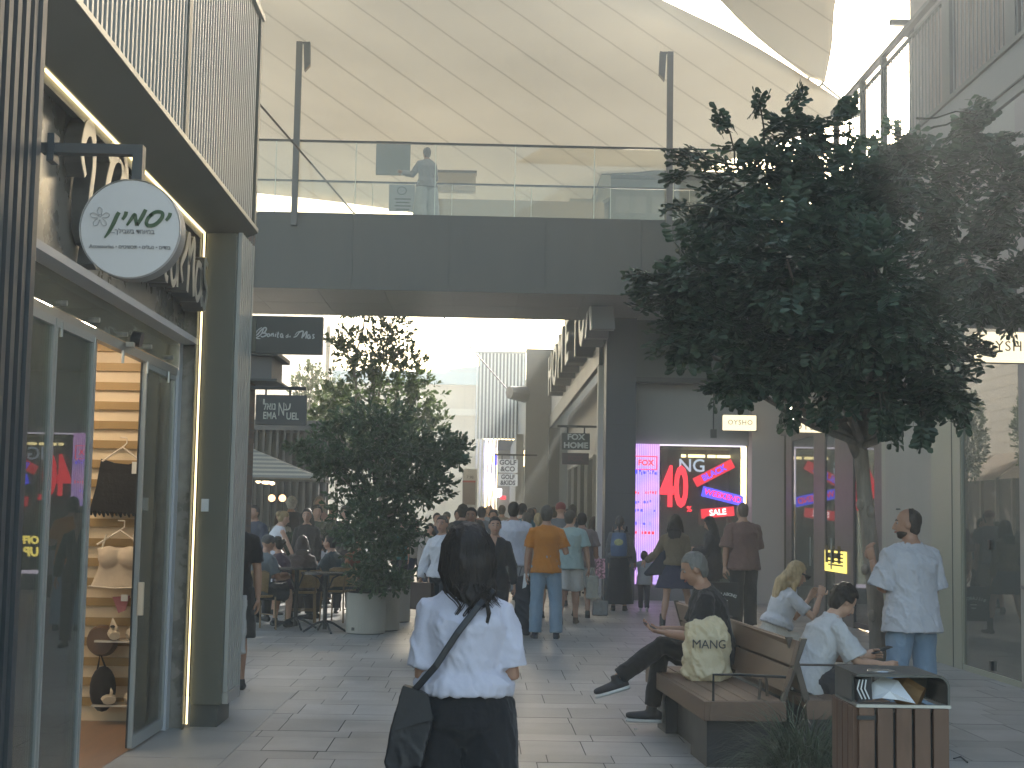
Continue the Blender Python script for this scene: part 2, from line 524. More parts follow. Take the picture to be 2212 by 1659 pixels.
# interior shell
M_slatwall = mat("warm_slatwall", (0.66, 0.53, 0.36), 0.6, var=.05)
M_wood = mat("oak_floor", (0.27, 0.17, 0.11), 0.4, var=.25, scale=3, stretch=(6, .6, 1))
b = MB(); b.bx(-6.0, XG - .05, 4.0, 11.6, -.003, 0.006); b.build("shop_floor", M_wood, shop)
b = MB(); b.bx(-6.0, XG - .1, 4.0, 11.7, 2.95, 3.05); b.build("shop_ceiling", mat("ceiling_board", (.5, .47, .42), .8), shop)
b = MB(); b.bx(-6.1, -6.0, 4.0, 11.7, 0, 3.0); b.build("shop_rear_wall", mat("shop_wall", (.42, .37, .3), .8, var=.05), shop)
b = MB(); b.bx(-6.0, -2.46, 11.42, 11.5, 0, 3.0); b.build("display_wall", M_slatwall, shop)
b = MB()
for k in range(19): b.bx(-6.0, -2.46, 11.39, 11.42, .12 + k * .15, .12 + k * .15 + .062)
b.build("display_rails", mat("slat_groove", (.30, .19, .07), .5, metal=.2), shop)
# a warm downlight row inside the lit shop, extra ones added to brighten it
M_down = glow("unseen_warm_lamp", (1.0, .82, .60), 20.0)
for (dx, dy) in ((-2.9, 9.6), (-3.4, 10.6), (-2.9, 10.7), (-3.6, 9.0), (-4.6, 9.8), (-3.1, 7.6), (-3.3, 8.3), (-4.2, 7.8), (-5.2, 8.8), (-4.4, 10.8)):
    MB().cyl((dx, dy, 2.925), .09, .02, 16).build("unseen_downlight", M_down, shop)
MB().bx(-2.74, -2.48, 8.7, 8.73, .85, 2.47).build("poster_panel", mat("poster_beige", (.62, .46, .33), .5, var=.35, scale=1.8), shop)
MB().bx(-3.2, -2.6, 8.75, 8.8, 0, 2.5).build("inner_post", M_dark, shop)

# script letters on the fascia ------------------------------------------------
M_letf = mat("letter_face", (.46, .43, .37), .35, metal=.3)
M_lets = mat("letter_side", (.085, .08, .072), .4)
sign = thing("script_shop_sign", "large raised flowing script letters along the marble fascia above the doors", "sign", (-2.3, 9.2, 3.1))
def letter(strokes, org, sc, w, depth=.15):
    a = MB(); c = MB()
    for s_ in strokes:
        P = [(p[0] * sc[0], p[1] * sc[1], p[2] if len(p) > 2 else 1) for p in s_]
        stroke(a, P, w, (0, 1, 0), (0, 0, 1), org, depth)
        stroke(c, P, w * 1.0, (0, 1, 0), (0, 0, 1), V(org) + V((depth + .001, 0, 0)), .004)
    o = a.build("letter", M_lets, sign)
    sub(c.build("letter_face", M_letf), o, sign)
ox = XG + .02
letter([[(.10, .52, .6), (.02, .72, .9), (.10, .96, 1.3), (.22, .98, 1.3), (.27, .70, 1.0), (.22, .30, 1.0), (.30, .02, 1.1), (.52, .10, 1.3), (.72, .45, 1.4), (.92, .80, 1.3), (.88, .99, 1.0), (.72, .95, 1.1), (.60, .70, 1.2), (.50, .30, 1.2), (.38, -.25, 1.0)],
        [(.58, .88, .8), (.66, 1.02, 1.2), (.86, 1.06, 1.4), (1.0, .93, 1.2), (.98, .74, 1.1), (.82, .60, 1.1), (.98, .50, 1.2), (1.04, .28, 1.2), (.94, .06, 1.2), (.74, .0, 1.0)]], (ox, 7.72, 3.08), (.98, .58), .068, .09)
xs_ = 8.85
letter([[(0, .3), (.12, .5), (.24, .3), (.12, .0), (0, .3)]], (ox, 8.86, 3.12), (.9, .5), .05)
letter([[(0, 0), (.05, .45), (.15, .48), (.22, .4), (.24, 0)]], (ox, 9.15, 3.12), (.9, .5), .05)
letter([[(0, .45), (.02, 0)], [(.02, .62), (.025, .66)]], (ox, 9.43, 3.12), (.9, .5), .05)
letter([[(.0, .8), (-.01, .1), (.08, 0)], [(-.1, .5), (.1, .52)]], (ox, 9.60, 3.12), (.9, .5), .05)
letter([[(.2, .4), (.08, .48), (0, .2), (.08, 0), (.2, .15), (.22, .45), (.24, 0)]], (ox, 9.76, 3.12), (.9, .5), .05)
letter([[(.0, .1, .7), (-.06, .35, .8), (.06, .62, 1), (.16, .95, 1.2), (.17, .4, 1.2), (.15, .0, 1)], [(.17, .5), (.32, .95, 1.1), (.33, .4, 1.2), (.36, .0, 1)]], (ox, 10.15, 3.14), (1.1, .42), .055)
letter([[(.2, .55), (.06, .55), (0, .2), (.08, 0), (.2, .2), (.21, .55), (.24, 0), (.3, .1)]], (ox, 10.60, 3.14), (1.0, .46), .05)
letter([[(.2, .55), (.06, .6), (.06, .36), (.2, .2), (.1, -.05), (-.03, .05)]], (ox, 10.90, 3.14), (.7, .55), .05)

# round blade sign --------------------------------------------------------------
YD = 6.2
cD = at(281, 494, YD); rD = 108 * YD / FZ * 1.003
disc = thing("round_blade_sign", "round white blade sign with green Hebrew script hanging from a dark square arm", "sign", (cD.x, YD, cD.z))
M_disc = mat("sign_face_white", (.50, .50, .495), .45, var=.03, emit=(1, .93, .8), estr=.02)
o = MB().tube([cD + V((0, .0, 0)), cD + V((0, .012, 0))], [rD * .985, rD], 72).build("sign_face", M_disc, disc, smooth=False)
MB().tube([cD + V((0, .013, 0)), cD + V((0, .115, 0))], [rD * 1.01, rD * 1.01], 72).build("drum", mat("drum_grey", (.28, .26, .24), .5), disc)
MB().tube([cD + V((0, -.006, 0)), cD + V((0, .014, 0))], [rD * 1.012, rD * 1.012], 72, caps=False).build("rim", mat("rim_pale", (.62, .62, .61), .4), disc)
zb = at(180, 316, YD).z
arm = MB(); xr_ = at(305, 316, YD).x
arm.bx(XF - .03, xr_, YD + .03, YD + .09, zb - .021, zb + .021); arm.bx(xr_ - .043, xr_, YD + .031, YD + .089, cD.z + rD * .95, zb - .021)
arm.build("bracket_arm", mat("bracket_dark", (.055, .06, .062), .45), disc)
MB().bx(XF + .0, XF + .03, YD + .02, YD + .10, zb - .06, zb + .06).build("wall_plate", M_slat_dk, disc)
M_grn = mat("sign_green", (.06, .105, .045), .5)
M_gry = mat("sign_grey", (.36, .36, .36), .5)
M_gry2 = mat("sign_grey_dark", (.26, .26, .26), .5)
def dp(px, py):          # disc crop (300,680)-(760,1120) read at 1734x1659
    return ((300 + px * 460 / 1734) / 1.8228, (680 + py * 440 / 1659) / 1.8228)
def dstroke(mb, pts, w):
    P = []
    for p in pts:
        q = at(*dp(p[0], p[1]), YD)
        P.append((q.x - cD.x, q.z - cD.z, p[2] if len(p) > 2 else 1))
    stroke(mb, P, w, (1, 0, 0), (0, 0, 1), cD + V((0, -.002, 0)), .004)
g_ = MB(); W_ = .0150
dstroke(g_, [(640, 590, 1), (610, 640, 1.1), (555, 760, 1.1), (490, 880, .9), (425, 970, .4)], W_)
dstroke(g_, [(745, 580, 1), (735, 630, 1), (690, 700, .7)], W_)
dstroke(g_, [(755, 785, .6), (815, 700, .9), (870, 625, 1), (885, 690, 1), (905, 785, 1)], W_)
dstroke(g_, [(1035, 550, 1), (985, 650, 1.1), (905, 785, .9)], W_)
dstroke(g_, [(1090, 640, .8), (1190, 585, 1), (1280, 600, 1), (1270, 680, 1.1), (1180, 770, 1.1), (1085, 790, 1.1), (1045, 750, 1), (1075, 670, 1), (1140, 620, .9)], W_)
dstroke(g_, [(1400, 600, 1), (1385, 650, 1), (1335, 715, .7)], W_)
g_.build("lettering", M_grn, disc)
g_ = MB()
fl = [(360, 640)]
for k in range(5):
    a = -math.pi / 2 + k * 2 * math.pi / 5
    cx, cy = 355, 665
    q = [(cx + 35 * math.cos(a - .5), cy + 35 * math.sin(a - .5)), (cx + 115 * math.cos(a - .32), cy + 115 * math.sin(a - .32)), (cx + 150 * math.cos(a), cy + 150 * math.sin(a)), (cx + 115 * math.cos(a + .32), cy + 115 * math.sin(a + .32)), (cx + 35 * math.cos(a + .5), cy + 35 * math.sin(a + .5))]
    dstroke(g_, q, .0022)
dstroke(g_, [(335, 640), (355, 620), (378, 640), (355, 660), (335, 640)], .0022)
g_.build("flower_mark", M_gry, disc)
pz = at(*dp(840, 875), YD)
text("במיוחד בשבילך..."[::-1], .027, M_gry2, disc, (pz.x, YD - .003, pz.z), sx=1.0, bold=.0005)
pz = at(*dp(800, 1105), YD)
text("Accessories • " + "תכשיטים"[::-1] + " • " + "נעלים"[::-1] + " • " + "בגדים"[::-1], .0215, M_gry2, disc, (pz.x, YD - .003, pz.z), bold=.0005)

# second blade sign ------------------------------------------------------------
def blade(label, p0, p1, Y, m, thick=.06, group=None, nm="blade_sign", attach=None):
    A = at(*p0, Y); B_ = at(*p1, Y)
    t_ = thing(nm, label, "sign", ((A.x + B_.x) / 2, Y, (A.z + B_.z) / 2), group)
    MB().bx(A.x, B_.x, Y, Y + thick, B_.z, A.z).build("sign_box", m, t_, bevel=.004)
    return t_, A, B_
M_signdk = mat("sign_charcoal", (.075, .075, .068), .45, var=.03)
M_sil = mat("sign_silver", (.55, .56, .55), .35)
t_, A, B_ = blade("charcoal blade sign with silver flowing script at the corner pillar", (527, 681), (696, 766), 12.0, M_signdk)
cx_, cz_ = (A.x + B_.x) / 2, (A.z + B_.z) / 2
W_ = B_.x - A.x
g_ = MB()
def bs(pts, w=.006, o=(0, 0)):      # crop (930,1200)-(1350,1800) read at 1161 x 1659
    P = []
    for p in pts:
        q = at((930 + p[0] * 420 / 1161) / 1.8228, (1200 + p[1] * 600 / 1659) / 1.8228, 12.0)
        P.append((q.x, q.z, p[2] if len(p) > 2 else 1))
    stroke(g_, P, w * 1.5, (1, 0, 0), (0, 0, 1), (0, 11.998, 0), .003)
bs([(225, 300, .7), (205, 270, .8), (170, 270, .9), (152, 300, 1), (175, 335, 1), (225, 330, .9), (270, 280, 1), (310, 250, 1), (330, 262, 1), (310, 300, 1), (285, 310, .8), (325, 312, 1), (322, 335, 1), (285, 350, 1), (270, 340, .8)], .0075)
bs([(300, 262), (272, 320), (225, 355, .8), (205, 340, .7), (235, 280, .7), (280, 248, .8)])
bs([(265, 370, .5), (225, 366, .8), (200, 345, .6)])
bs([(350, 312), (338, 335), (350, 348), (366, 330), (352, 312)], .0065)
bs([(378, 345), (386, 314), (388, 325), (404, 312), (404, 348)], .0065)
bs([(425, 350), (432, 315)], .0065); bs([(437, 300), (438, 303)], .006)
bs([(460, 295), (450, 350), (462, 354)], .0065); bs([(444, 318), (470, 318)], .0045)
bs([(508, 322), (490, 318), (482, 345), (496, 355), (508, 330), (507, 355), (516, 357)], .0065)
bs([(560, 338), (548, 336), (543, 352), (556, 356), (566, 318), (562, 356)], .004); bs([(578, 340), (574, 356)], .004); bs([(590, 338), (588, 356)], .004)
bs([(625, 355, .8), (660, 340, .8), (690, 300, .9), (730, 290, 1), (715, 365, 1)], .007); bs([(640, 335, .6), (665, 300, .7), (700, 288, .7)], .005)
bs([(728, 350), (770, 292), (758, 368)], .007)
bs([(805, 332), (785, 330), (777, 358), (792, 368), (806, 342), (806, 370)], .0065)
bs([(852, 325), (836, 328), (840, 345), (848, 360), (828, 368)], .0065)
g_.build("lettering", M_sil, t_)
MB().bx(XF + .02, A.x, 11.98, 12.05, B_.z + .02, A.z - .02).build("mount", M_pill, t_)

# ---- goods inside the shop
def hanger(t, c, wdt=.3):
    b = MB(); b.tube([c + V((0, 0, .16)), c + V((.03, 0, .19)), c + V((.03, 0, .23)), c + V((-.02, 0, .235))], .006, 6)
    b.tube([c + V((-wdt / 2, 0, .05)), c + V((0, 0, .16)), c + V((wdt / 2, 0, .05))], .009, 6)
    b.build("hanger", mat("clear_plastic", (.7, .6, .5), .2), t)
YG = 11.25
c0 = at(262, 1040, YG)
t = thing("black_lace_top", "black lace-trimmed slip hanging high on the slatwall inside the shop doorway", "clothing", c0)
b = MB(); n = 9
b.slab([c0 + V((-.16, 0, .17)), c0 + V((-.19, 0, -.05)), c0 + V((-.23, 0, -.22)), c0 + V((.19, 0, -.25)), c0 + V((.18, 0, .02)), c0 + V((.16, 0, .17)), c0 + V((.05, 0, .13)), c0 + V((-.06, 0, .14))], (0, .05, 0))
b.build("slip", cloth((.012, .012, .014)), t)
b = MB()
for k in range(14): b.tube([c0 + V((-.23 + k * .032, .02, -.22)), c0 + V((-.22 + k * .032, .02, -.26 - .012 * (k % 2)))], [.022, .006], 6)
b.build("lace_hem", cloth((.016, .015, .017)), t); hanger(t, c0 + V((0, 0, .1)))
MB().bx(c0.x + .08, c0.x + .12, YG - .02, YG - .01, c0.z + .06, c0.z + .15).build("price_tag", M_white, t)
c0 = at(257, 1212, YG)
t = thing("cream_bra_set", "cream padded bra and skirt set on a hanger below the black slip", "clothing", c0)
b = MB(); b.ell(c0 + V((-.07, -.03, .03)), (.085, .06, .085)); b.ell(c0 + V((.085, -.03, .03)), (.085, .06, .085))
b.tube([c0 + V((0, 0, .1)), c0 + V((0, 0, -.03)), c0 + V((0, 0, -.12))], [(.17, .04), (.15, .045), (.17, .05)], 16, side=(1, 0, 0))
b.tube([c0 + V((0, 0, -.06)), c0 + V((0, 0, -.2))], [(.155, .045), (.21, .06)], 20, side=(1, 0, 0))
me = remesh(b, .01, 3); link_mesh(me, "bra_set", cloth((.55, .45, .34)), t)
b = MB()
for k in (-1, 1): b.tube([c0 + V((k * .13, -.02, .08)), c0 + V((k * .10, -.01, .2))], .008, 6)
b.tube([c0 + V((-.21, -.03, -.19)), c0 + V((0, -.07, -.2)), c0 + V((.21, -.03, -.19))], .007, 6)
b.build("trim", cloth((.62, .55, .45)), t); hanger(t, c0 + V((0, 0, .07)), .34)
c0 = at(262, 1307, YG)
t = thing("pink_brief", "small dusty pink garment hanging under the cream bra set", "clothing", c0)
MB().slab([c0 + V((-.07, 0, .06)), c0 + V((.06, 0, .07)), c0 + V((.03, 0, -.04)), c0 + V((-.02, 0, -.06))], (0, .02, 0)).build("brief", cloth((.35, .14, .16)), t)
MB().bx(c0.x, c0.x + .05, YG - .02, YG - .012, c0.z + .03, c0.z + .08).build("price_tag", M_white, t)
def shoes(px, py, label, s=1.0):
    c = at(px, py, YG)
    t = thing("platform_sandals", label, "shoes", c)
    for k in (-1, 1):
        b = MB(); q = c + V((k * .075 * s, 0, 0))
        b.tube([q + V((-.03, .04, -.03)), q + V((.0, -.02, -.02)), q + V((.03, -.1, -.035))], [(.045 * s, .05), (.045 * s, .035), (.04 * s, .03)], 10, side=(1, 0, 0))
        b.tube([q + V((-.03, .03, .0)), q + V((-.015, .01, .06)), q + V((.03, -.05, .0))], [(.035 * s, .01)] * 3, 8, side=(0, 0, 1))
        o = b.build("sandal", mat("cream_leather", (.55, .47, .36), .6), t)
        sub(MB().ell(q + V((0, -.02, .03)), (.025 * s, .04, .012)).build("insole", M_black), o, t)
    MB().bx(c.x - .2, c.x + .2, YG - .08, YG + .14, c.z - .085, c.z - .07).build("shelf", mat("acrylic", (.5, .45, .38), .2), t)
shoes(268, 1362, "cream platform sandals on the upper shelf inside the shop")
shoes(262, 1500, "larger cream platform sandals on the lower shelf beside a black bag", 1.25)
c0 = at(222, 1488, YG)
t = MB(); t.ell(c0, (.10, .07, .17)); t.tube([c0 + V((-.05, 0, .1)), c0 + V((-.03, 0, .26)), c0 + V((.04, 0, .1))], .01, 6)
o = t.build("black_handbag", cloth((.015, .015, .017)), None, smooth=True); tag(o, "slouchy black handbag hung beside the lower pair of sandals", "bag")
c0 = at(218, 1385, YG)
o = MB().tube([c0 + V((0, -.03, 0)), c0 + V((0, .05, 0))], [.1, .12], 24).build("round_bag", mat("brown_leather", (.10, .055, .03), .5)); tag(o, "round brown bag hanging at the left of the upper sandals", "bag")

# ================================================================== brick shop behind the slatted one
M_brick = bpy.data.materials.new("brick"); M_brick.use_nodes = True
nt = M_brick.node_tree; bt = nt.nodes.new('ShaderNodeTexBrick'); tc = nt.nodes.new('ShaderNodeTexCoord'); mp = nt.nodes.new('ShaderNodeMapping')
sx_ = nt.nodes.new('ShaderNodeSeparateXYZ'); cb_ = nt.nodes.new('ShaderNodeCombineXYZ'); ad_ = nt.nodes.new('ShaderNodeMath')
nt.links.new(tc.outputs['Object'], sx_.inputs[0]); nt.links.new(sx_.outputs[0], ad_.inputs[0]); nt.links.new(sx_.outputs[1], ad_.inputs[1])
nt.links.new(ad_.outputs[0], cb_.inputs[0]); nt.links.new(sx_.outputs[2], cb_.inputs[1]); nt.links.new(cb_.outputs[0], bt.inputs[0])
bt.inputs['Scale'].default_value = 1.0; bt.inputs['Brick Width'].default_value = .25; bt.inputs['Row Height'].default_value = .085; bt.inputs['Mortar Size'].default_value = .008
bt.inputs['Color1'].default_value = (.12, .085, .07, 1); bt.inputs['Color2'].default_value = (.17, .125, .10, 1); bt.inputs['Mortar'].default_value = (.13, .12, .11, 1)
nt.links.new(bt.outputs[0], nt.nodes['Principled BSDF'].inputs[0]); nt.nodes['Principled BSDF'].inputs['Roughness'].default_value = .85
bmp = nt.nodes.new('ShaderNodeBump'); bmp.inputs['Strength'].default_value = .6; bmp.inputs['Distance'].default_value = .01; bmp.invert = True
nt.links.new(bt.outputs['Fac'], bmp.inputs['Height']); nt.links.new(bmp.outputs[0], nt.nodes['Principled BSDF'].inputs['Normal'])
MATS["brick"] = M_brick
XB = at(533, 900, 13.0).x
bk = thing("brick_shop", "narrow brown brick corner showing beside the slatted shop below the footbridge", "building", (XB, 13, 0))
MB().bx(-3.0, XB, 13.0, 13.12, 0, hgt(545, 430, 13.0)).build("wall", M_brick, bk)
MB().bx(-7.0, -3.4, 13.6, 14.0, 0, 7.2).build("side_wall", M_brick, bk)
A = at(540, 766, 17.0); E_ = at(604, 800, 17.0)
cn = MB(); cn.bx(-6.0, E_.x - .08, 16.9, 17.8, hgt(560, 822, 17), hgt(560, 771, 17)); o = cn.build("cornice", mat("cornice_grey", (.16, .15, .14), .6), bk)
sub(MB().bx(-6.0, E_.x, 16.8, 17.9, hgt(560, 771, 17) + .002, hgt(560, 771, 17) + .05).build("coping", M_dark), o, bk)
sub(MB().bx(-6.0, E_.x, 16.8, 17.9, hgt(560, 826, 17), hgt(560, 821, 17)).build("drip_edge", M_dark), o, bk)
MB().bx(at(540, 900, 17).x - .55, at(541, 900, 17).x, 16.95, 17.3, 0, hgt(560, 826, 17)).build("pier", M_brick, bk)
# Emanuel blade sign
YE = 16.6
t_, A, B_ = blade("charcoal hanging sign", (553, 852), (661, 919), YE, M_signdk, nm="hanging_sign")
t_['label'] = "charcoal hanging sign with cream Hebrew and Latin letters under a black bracket"
zb = at(600, 838, YE).z
MB().bx(at(537, 838, YE).x, at(661, 838, YE).x, YE, YE + .06, zb - .018, zb + .018).build("bracket", M_black, t_)
for px in (574, 626): MB().bx(at(px, 845, YE).x - .01, at(px, 845, YE).x + .01, YE + .02, YE + .04, A.z, zb - .018).build("hanger_rod", M_black, t_)
M_crm = mat("sign_cream", (.58, .58, .48), .5)
def eb(px, py): return at((930 + px * 420 / 1161) / 1.8228, (1200 + py * 600 / 1659) / 1.8228, YE)
q = eb(365, 1210); text("EMA", .112, M_crm, t_, (q.x, YE - .004, q.z), sx=.70, bold=.002)
q = eb(612, 1217); text("UEL", .112, M_crm, t_, (q.x, YE - .004, q.z), sx=.74, bold=.002)
q = eb(492, 1145); text("N", .215, M_crm, t_, (q.x, YE - .004, q.z), sx=.46)
q = eb(362, 1108); text("נואל"[::-1], .115, M_crm, t_, (q.x, YE - .004, q.z), sx=.72, bold=.002)
q = eb(560, 1112); text("ע", .125, M_crm, t_, (q.x, YE - .004, q.z), bold=.002)
q = eb(305, 1060); MB().bx(q.x - .012, q.x + .006, YE - .006, YE - .002, q.z - .02, q.z + .035).build("letter_stroke", M_crm, t_)
# ================================================================== footbridge
YB0, YB1 = 26.0, 29.5
zS = hgt(900, 628, YB0)               # underside front
zD = hgt(1000, 466, YB0)              # deck edge
br = thing("footbridge", "dark clad footbridge with frameless glass railings crossing over the street", "bridge", (0, 27.7, 0))
XL, XRr = -9.0, 7.6
b = MB(); xx = XL; pan = 1.72
M_fas = mat("bridge_panel", (0.062, 0.063, 0.056), 0.5, var=.16, scale=1.1, rand=.02, stretch=(1.5, 1.5, .3))
xx = at(553, 540, YB0).x - 3 * pan
while xx < XRr:
    b.bx(xx + .004, xx + pan - .004, YB0, YB0 + .03, zS, zD); xx += pan
b.build("fascia_cladding", M_fas, br)
b = MB(); b.bx(XL, XRr, YB0 + .032, YB1 - .032, zS + .02, zD - .02); b.build("deck", M_dark, br)
b = MB(); b.bx(XL, XRr, YB1 - .03, YB1, zS, zD); b.build("rear_fascia", M_fas, br)
b = MB(); yy = YB0 + .04
for k in range(2):
    xx = XL
    while xx < XRr:
        b.bx(xx + .003, xx + 1.2 - .003, YB0 + .04 + k * 1.72, YB0 + .04 + k * 1.72 + 1.70, zS - .0, zS + .017); xx += 1.2
b.build("underside_panels", mat("soffit_panel", (.19, .20, .19), .5, var=.06, rand=.02), br)
zR = hgt(1000, 311, YB0)
def rail(Y, xoff, x0, x1):
    xx = x0
    k = 0
    MB().bx(x0, x1, Y - .02, Y + .035, zR - .012, zR + .022).build("handrail", M_black, br)
    while xx < x1 - .05:
        x2 = min(x1, xx + xoff)
        o = MB().bx(xx + .006, x2 - .006, Y, Y + .014, zD - .02, zR - .014).build("glass_panel", M_glass_rail, br)
        e = MB(); e.bx(x2 - .0055, x2 + .0055, Y - .001, Y + .015, zD, zR - .014)
        sub(e.build("panel_edge", mat("glass_edge", (.62, .66, .55), .3)), o, br)
        xx = x2; k += 1
x0r = at(1112, 400, YB0).x
rail(YB0 + .05, 1.43, x0r - 4 * 1.43, x0r + 4 * 1.43)
rail(YB1 - .25, 1.6, x0r - 4 * 1.5, x0r + 4 * 1.5)
# ---- right support pier of the bridge
xa, xb = at(1303, 1000, YB1).x, at(1370, 1000, YB1 - .3).x
pier = thing("bridge_pier", "dark square pier carrying the right end of the footbridge beside the led screen", "pier", ((xa + xb) / 2, YB1, 0))
MB().bx(xa, xb, YB1 - .55, YB1 + .05, 0, zS - .002).build("pier_shaft", mat("pier_dark", (.06, .062, .072), .55, var=.12, scale=.9), pier)
b = MB()
for z in (2.1, 3.45): b.bx(xa - .003, xb + .003, YB1 - .553, YB1 + .053, z, z + .006)
b.build("panel_joint", M_black, pier)
# ---- floodlight masts on the bridge
for i, (px, ptop, sd, lab) in enumerate(((636, 93, 1, "dark square mast with folded lamp head at the left end of the footbridge"), (1445, 115, -1, "dark square mast with folded lamp head at the right end of the footbridge"))):
    q = at(px, 455, YB0 - .05); ztop = hgt(px, ptop, YB0)
    t = thing("lamp_mast", lab, "lamp post", (q.x, YB0, zD - .3), "lamp masts on the footbridge")
    MB().bx(q.x - .052, q.x + .052, YB0 - .11, YB0 - .01, zD - .25, ztop).build("mast", mat("mast_grey", (.10, .10, .098), .5), t)
    a = V((q.x + sd * .075, YB0 - .06, ztop)); 
    b = MB(); b.slab([a + V((0, -.05, -.02)), a + V((sd * .115, -.05, 0)), a + V((sd * .13, -.05, -.42)), a + V((sd * .03, -.05, -.54))], (0, .12, 0))
    b.bx(q.x, q.x + sd * .12, YB0 - .09, YB0 - .03, ztop - .03, ztop)
    b.build("lamp_head", mat("mast_grey", (.10, .10, .098), .5), t)
# ---- stay cables
def cable(a, c, r, label, m=None):
    o = MB().tube([a, c], r, 6).build("stay_cable", m or M_black)
    tag(o, label, "cable")
cable(at(520, 178, 21), at(766, 462, 31), .018, "dark stay cable slanting down behind the bridge railing near the left mast", mat("cable_brown", (.06, .045, .04), .5))
cable(at(958, 684, 40), at(1104, 850, 53.5), .022, "thin stay cable slanting across the pale sky to the wall anchor under the bridge", mat("cable_mauve", (.16, .09, .13), .5))
# ---- notice and dark panel seen on the bridge
q = at(847, 332, YB1 + .6); o = MB().box((q.x, YB1 + 1.0, q.z), (.72, .05, .72)).build("banner", mat("banner_grey", (.17, .19, .19), .6)); tag(o, "square dark grey banner hanging behind the upper railing of the bridge", "banner")
q = at(868, 428, YB1 - .3); t = thing("notice_board", "pale notice sheet fixed to the rear glass railing beside the person on the bridge", "notice", (q.x, YB1 - .3, q.z))
o = MB().box((q.x, YB1 - .3, q.z), (.52, .01, .55)).build("sheet", mat("sheet_grey", (.33, .36, .38), .6), t)
b = MB()
for k in range(4): b.box((q.x + .02, YB1 - .308, q.z - .02 - k * .07), (.32 - .05 * (k % 2), .004, .025))
b.tube([(q.x + .09 * math.cos(a * .5), YB1 - .31, q.z + .15 + .08 * math.sin(a * .5)) for a in range(14)], .008, 5)
b.build("printed_mark", mat("ink_grey", (.10, .11, .12), .6), t)

# ================================================================== rooftop pavilion behind the bridge
YP = 40
t = thing("rooftop_pavilion", "blue-grey rooftop pavilion with flat eave and square windows behind the bridge railing", "building", (8, YP, 6))
M_blu = mat("pavilion_blue", (.12, .17, .19), .6, var=.05)
x0 = at(1318, 420, YP).x; x1 = at(1650, 420, YP).x; zt = hgt(1400, 386, YP); zb = hgt(1400, 520, YP)
MB().bx(x0, x1, YP, YP + 6, 7.0, zt).build("wall", M_blu, t)
ro = MB().slab([(x0 - .28, YP - .5, zt - .02), (x1, YP - .5, zt - .02), (x1, YP + 6.2, zt - .02), (x0 - .28, YP + 6.2, zt - .02)], (0, 0, .14)).build("roof", mat("pavilion_roof", (.07, .095, .11), .5), t)
MB().slab([(x0 - .28, YP - .45, zt - .03), (x0 - .02, YP - .45, zt - .03), (x0 - .02, YP - .45, zt - .6), (x0 - .28 - .3, YP - .45, zt - 1.0), (x0 - .5, YP - .45, zt - 1.0)], (0, 1.5, 0)).build("gable_brace", mat("pavilion_brace", (.3, .33, .3), .6), t)
for k in range(3):
    px0 = 1330 + k * 78
    xa_, xb_ = at(px0, 440, YP).x, at(px0 + 66, 440, YP).x
    w_ = MB().bx(xa_, xb_, YP - .03, YP - .005, hgt(1400, 462, YP), hgt(1400, 425, YP)).build("window", mat("pavilion_window", (.22, .27, .29), .2), t)
MB().bx(at(1310, 440, YP).x - 1.0, x0 - .01, YP + .3, YP + 2, 7.0, hgt(1310, 425, YP)).build("side_wall", mat("pavilion_side", (.36, .37, .32), .7), t)
YT = 37
t = thing("terrace_parapet", "low cream terrace wall with brown coping seen through the bridge railing", "wall", (2, YT, 6))
MB().bx(at(945, 420, YT).x, at(1305, 420, YT).x, YT, YT + .25, 7.0, hgt(1100, 395, YT) - 0.45).build("wall", mat("terrace_cream", (.42, .38, .30), .8), t)
MB().bx(at(945, 420, YT).x, at(1027, 420, YT).x, YT - .05, YT + .3, hgt(985, 412, YT), hgt(985, 374, YT)).build("raised_wall", mat("terrace_cream2", (.45, .38, .28), .8), t)
MB().bx(at(945, 420, YT).x, at(1029, 420, YT).x, YT - .08, YT + .33, hgt(985, 374, YT), hgt(985, 369, YT)).build("coping", mat("coping_brown", (.14, .12, .10), .7), t)

# ================================================================== tensile shade sails
M_sail = bpy.data.materials.new("sail_fabric"); M_sail.use_nodes = True; MATS["sail_fabric"] = M_sail
nt = M_sail.node_tree; L = nt.links.new
uv = nt.nodes.new('ShaderNodeUVMap'); sep = nt.nodes.new('ShaderNodeSeparateXYZ'); L(uv.outputs[0], sep.inputs[0])
mu = nt.nodes.new('ShaderNodeMath'); mu.operation = 'FRACT'; L(sep.outputs[0], mu.inputs[0])
c1 = nt.nodes.new('ShaderNodeMath'); c1.operation = 'LESS_THAN'; c1.inputs[1].default_value = .055; L(mu.outputs[0], c1.inputs[0])
mx = nt.nodes.new('ShaderNodeMix'); mx.data_type = 'RGBA'; mx.inputs[6].default_value = (.68, .64, .555, 1); mx.inputs[7].default_value = (.55, .515, .44, 1); L(c1.outputs[0], mx.inputs[0])
tcn = nt.nodes.new('ShaderNodeTexCoord'); nz = nt.nodes.new('ShaderNodeTexNoise'); nz.inputs['Scale'].default_value = .22; nz.inputs['Detail'].default_value = 4; L(tcn.outputs['Object'], nz.inputs['Vector'])
hs = nt.nodes.new('ShaderNodeHueSaturation'); L(mx.outputs[2], hs.inputs['Color']); mr = nt.nodes.new('ShaderNodeMapRange'); mr.inputs[1].default_value = .3; mr.inputs[2].default_value = .7; mr.inputs[3].default_value = .93; mr.inputs[4].default_value = 1.07; L(nz.outputs[0], mr.inputs[0]); L(mr.outputs[0], hs.inputs['Value'])
pb = nt.nodes['Principled BSDF']; pb.inputs['Roughness'].default_value = .8; L(hs.outputs[0], pb.inputs['Base Color'])
trn = nt.nodes.new('ShaderNodeBsdfTranslucent'); L(hs.outputs[0], trn.inputs[0]); ms = nt.nodes.new('ShaderNodeMixShader'); ms.inputs[0].default_value = .48
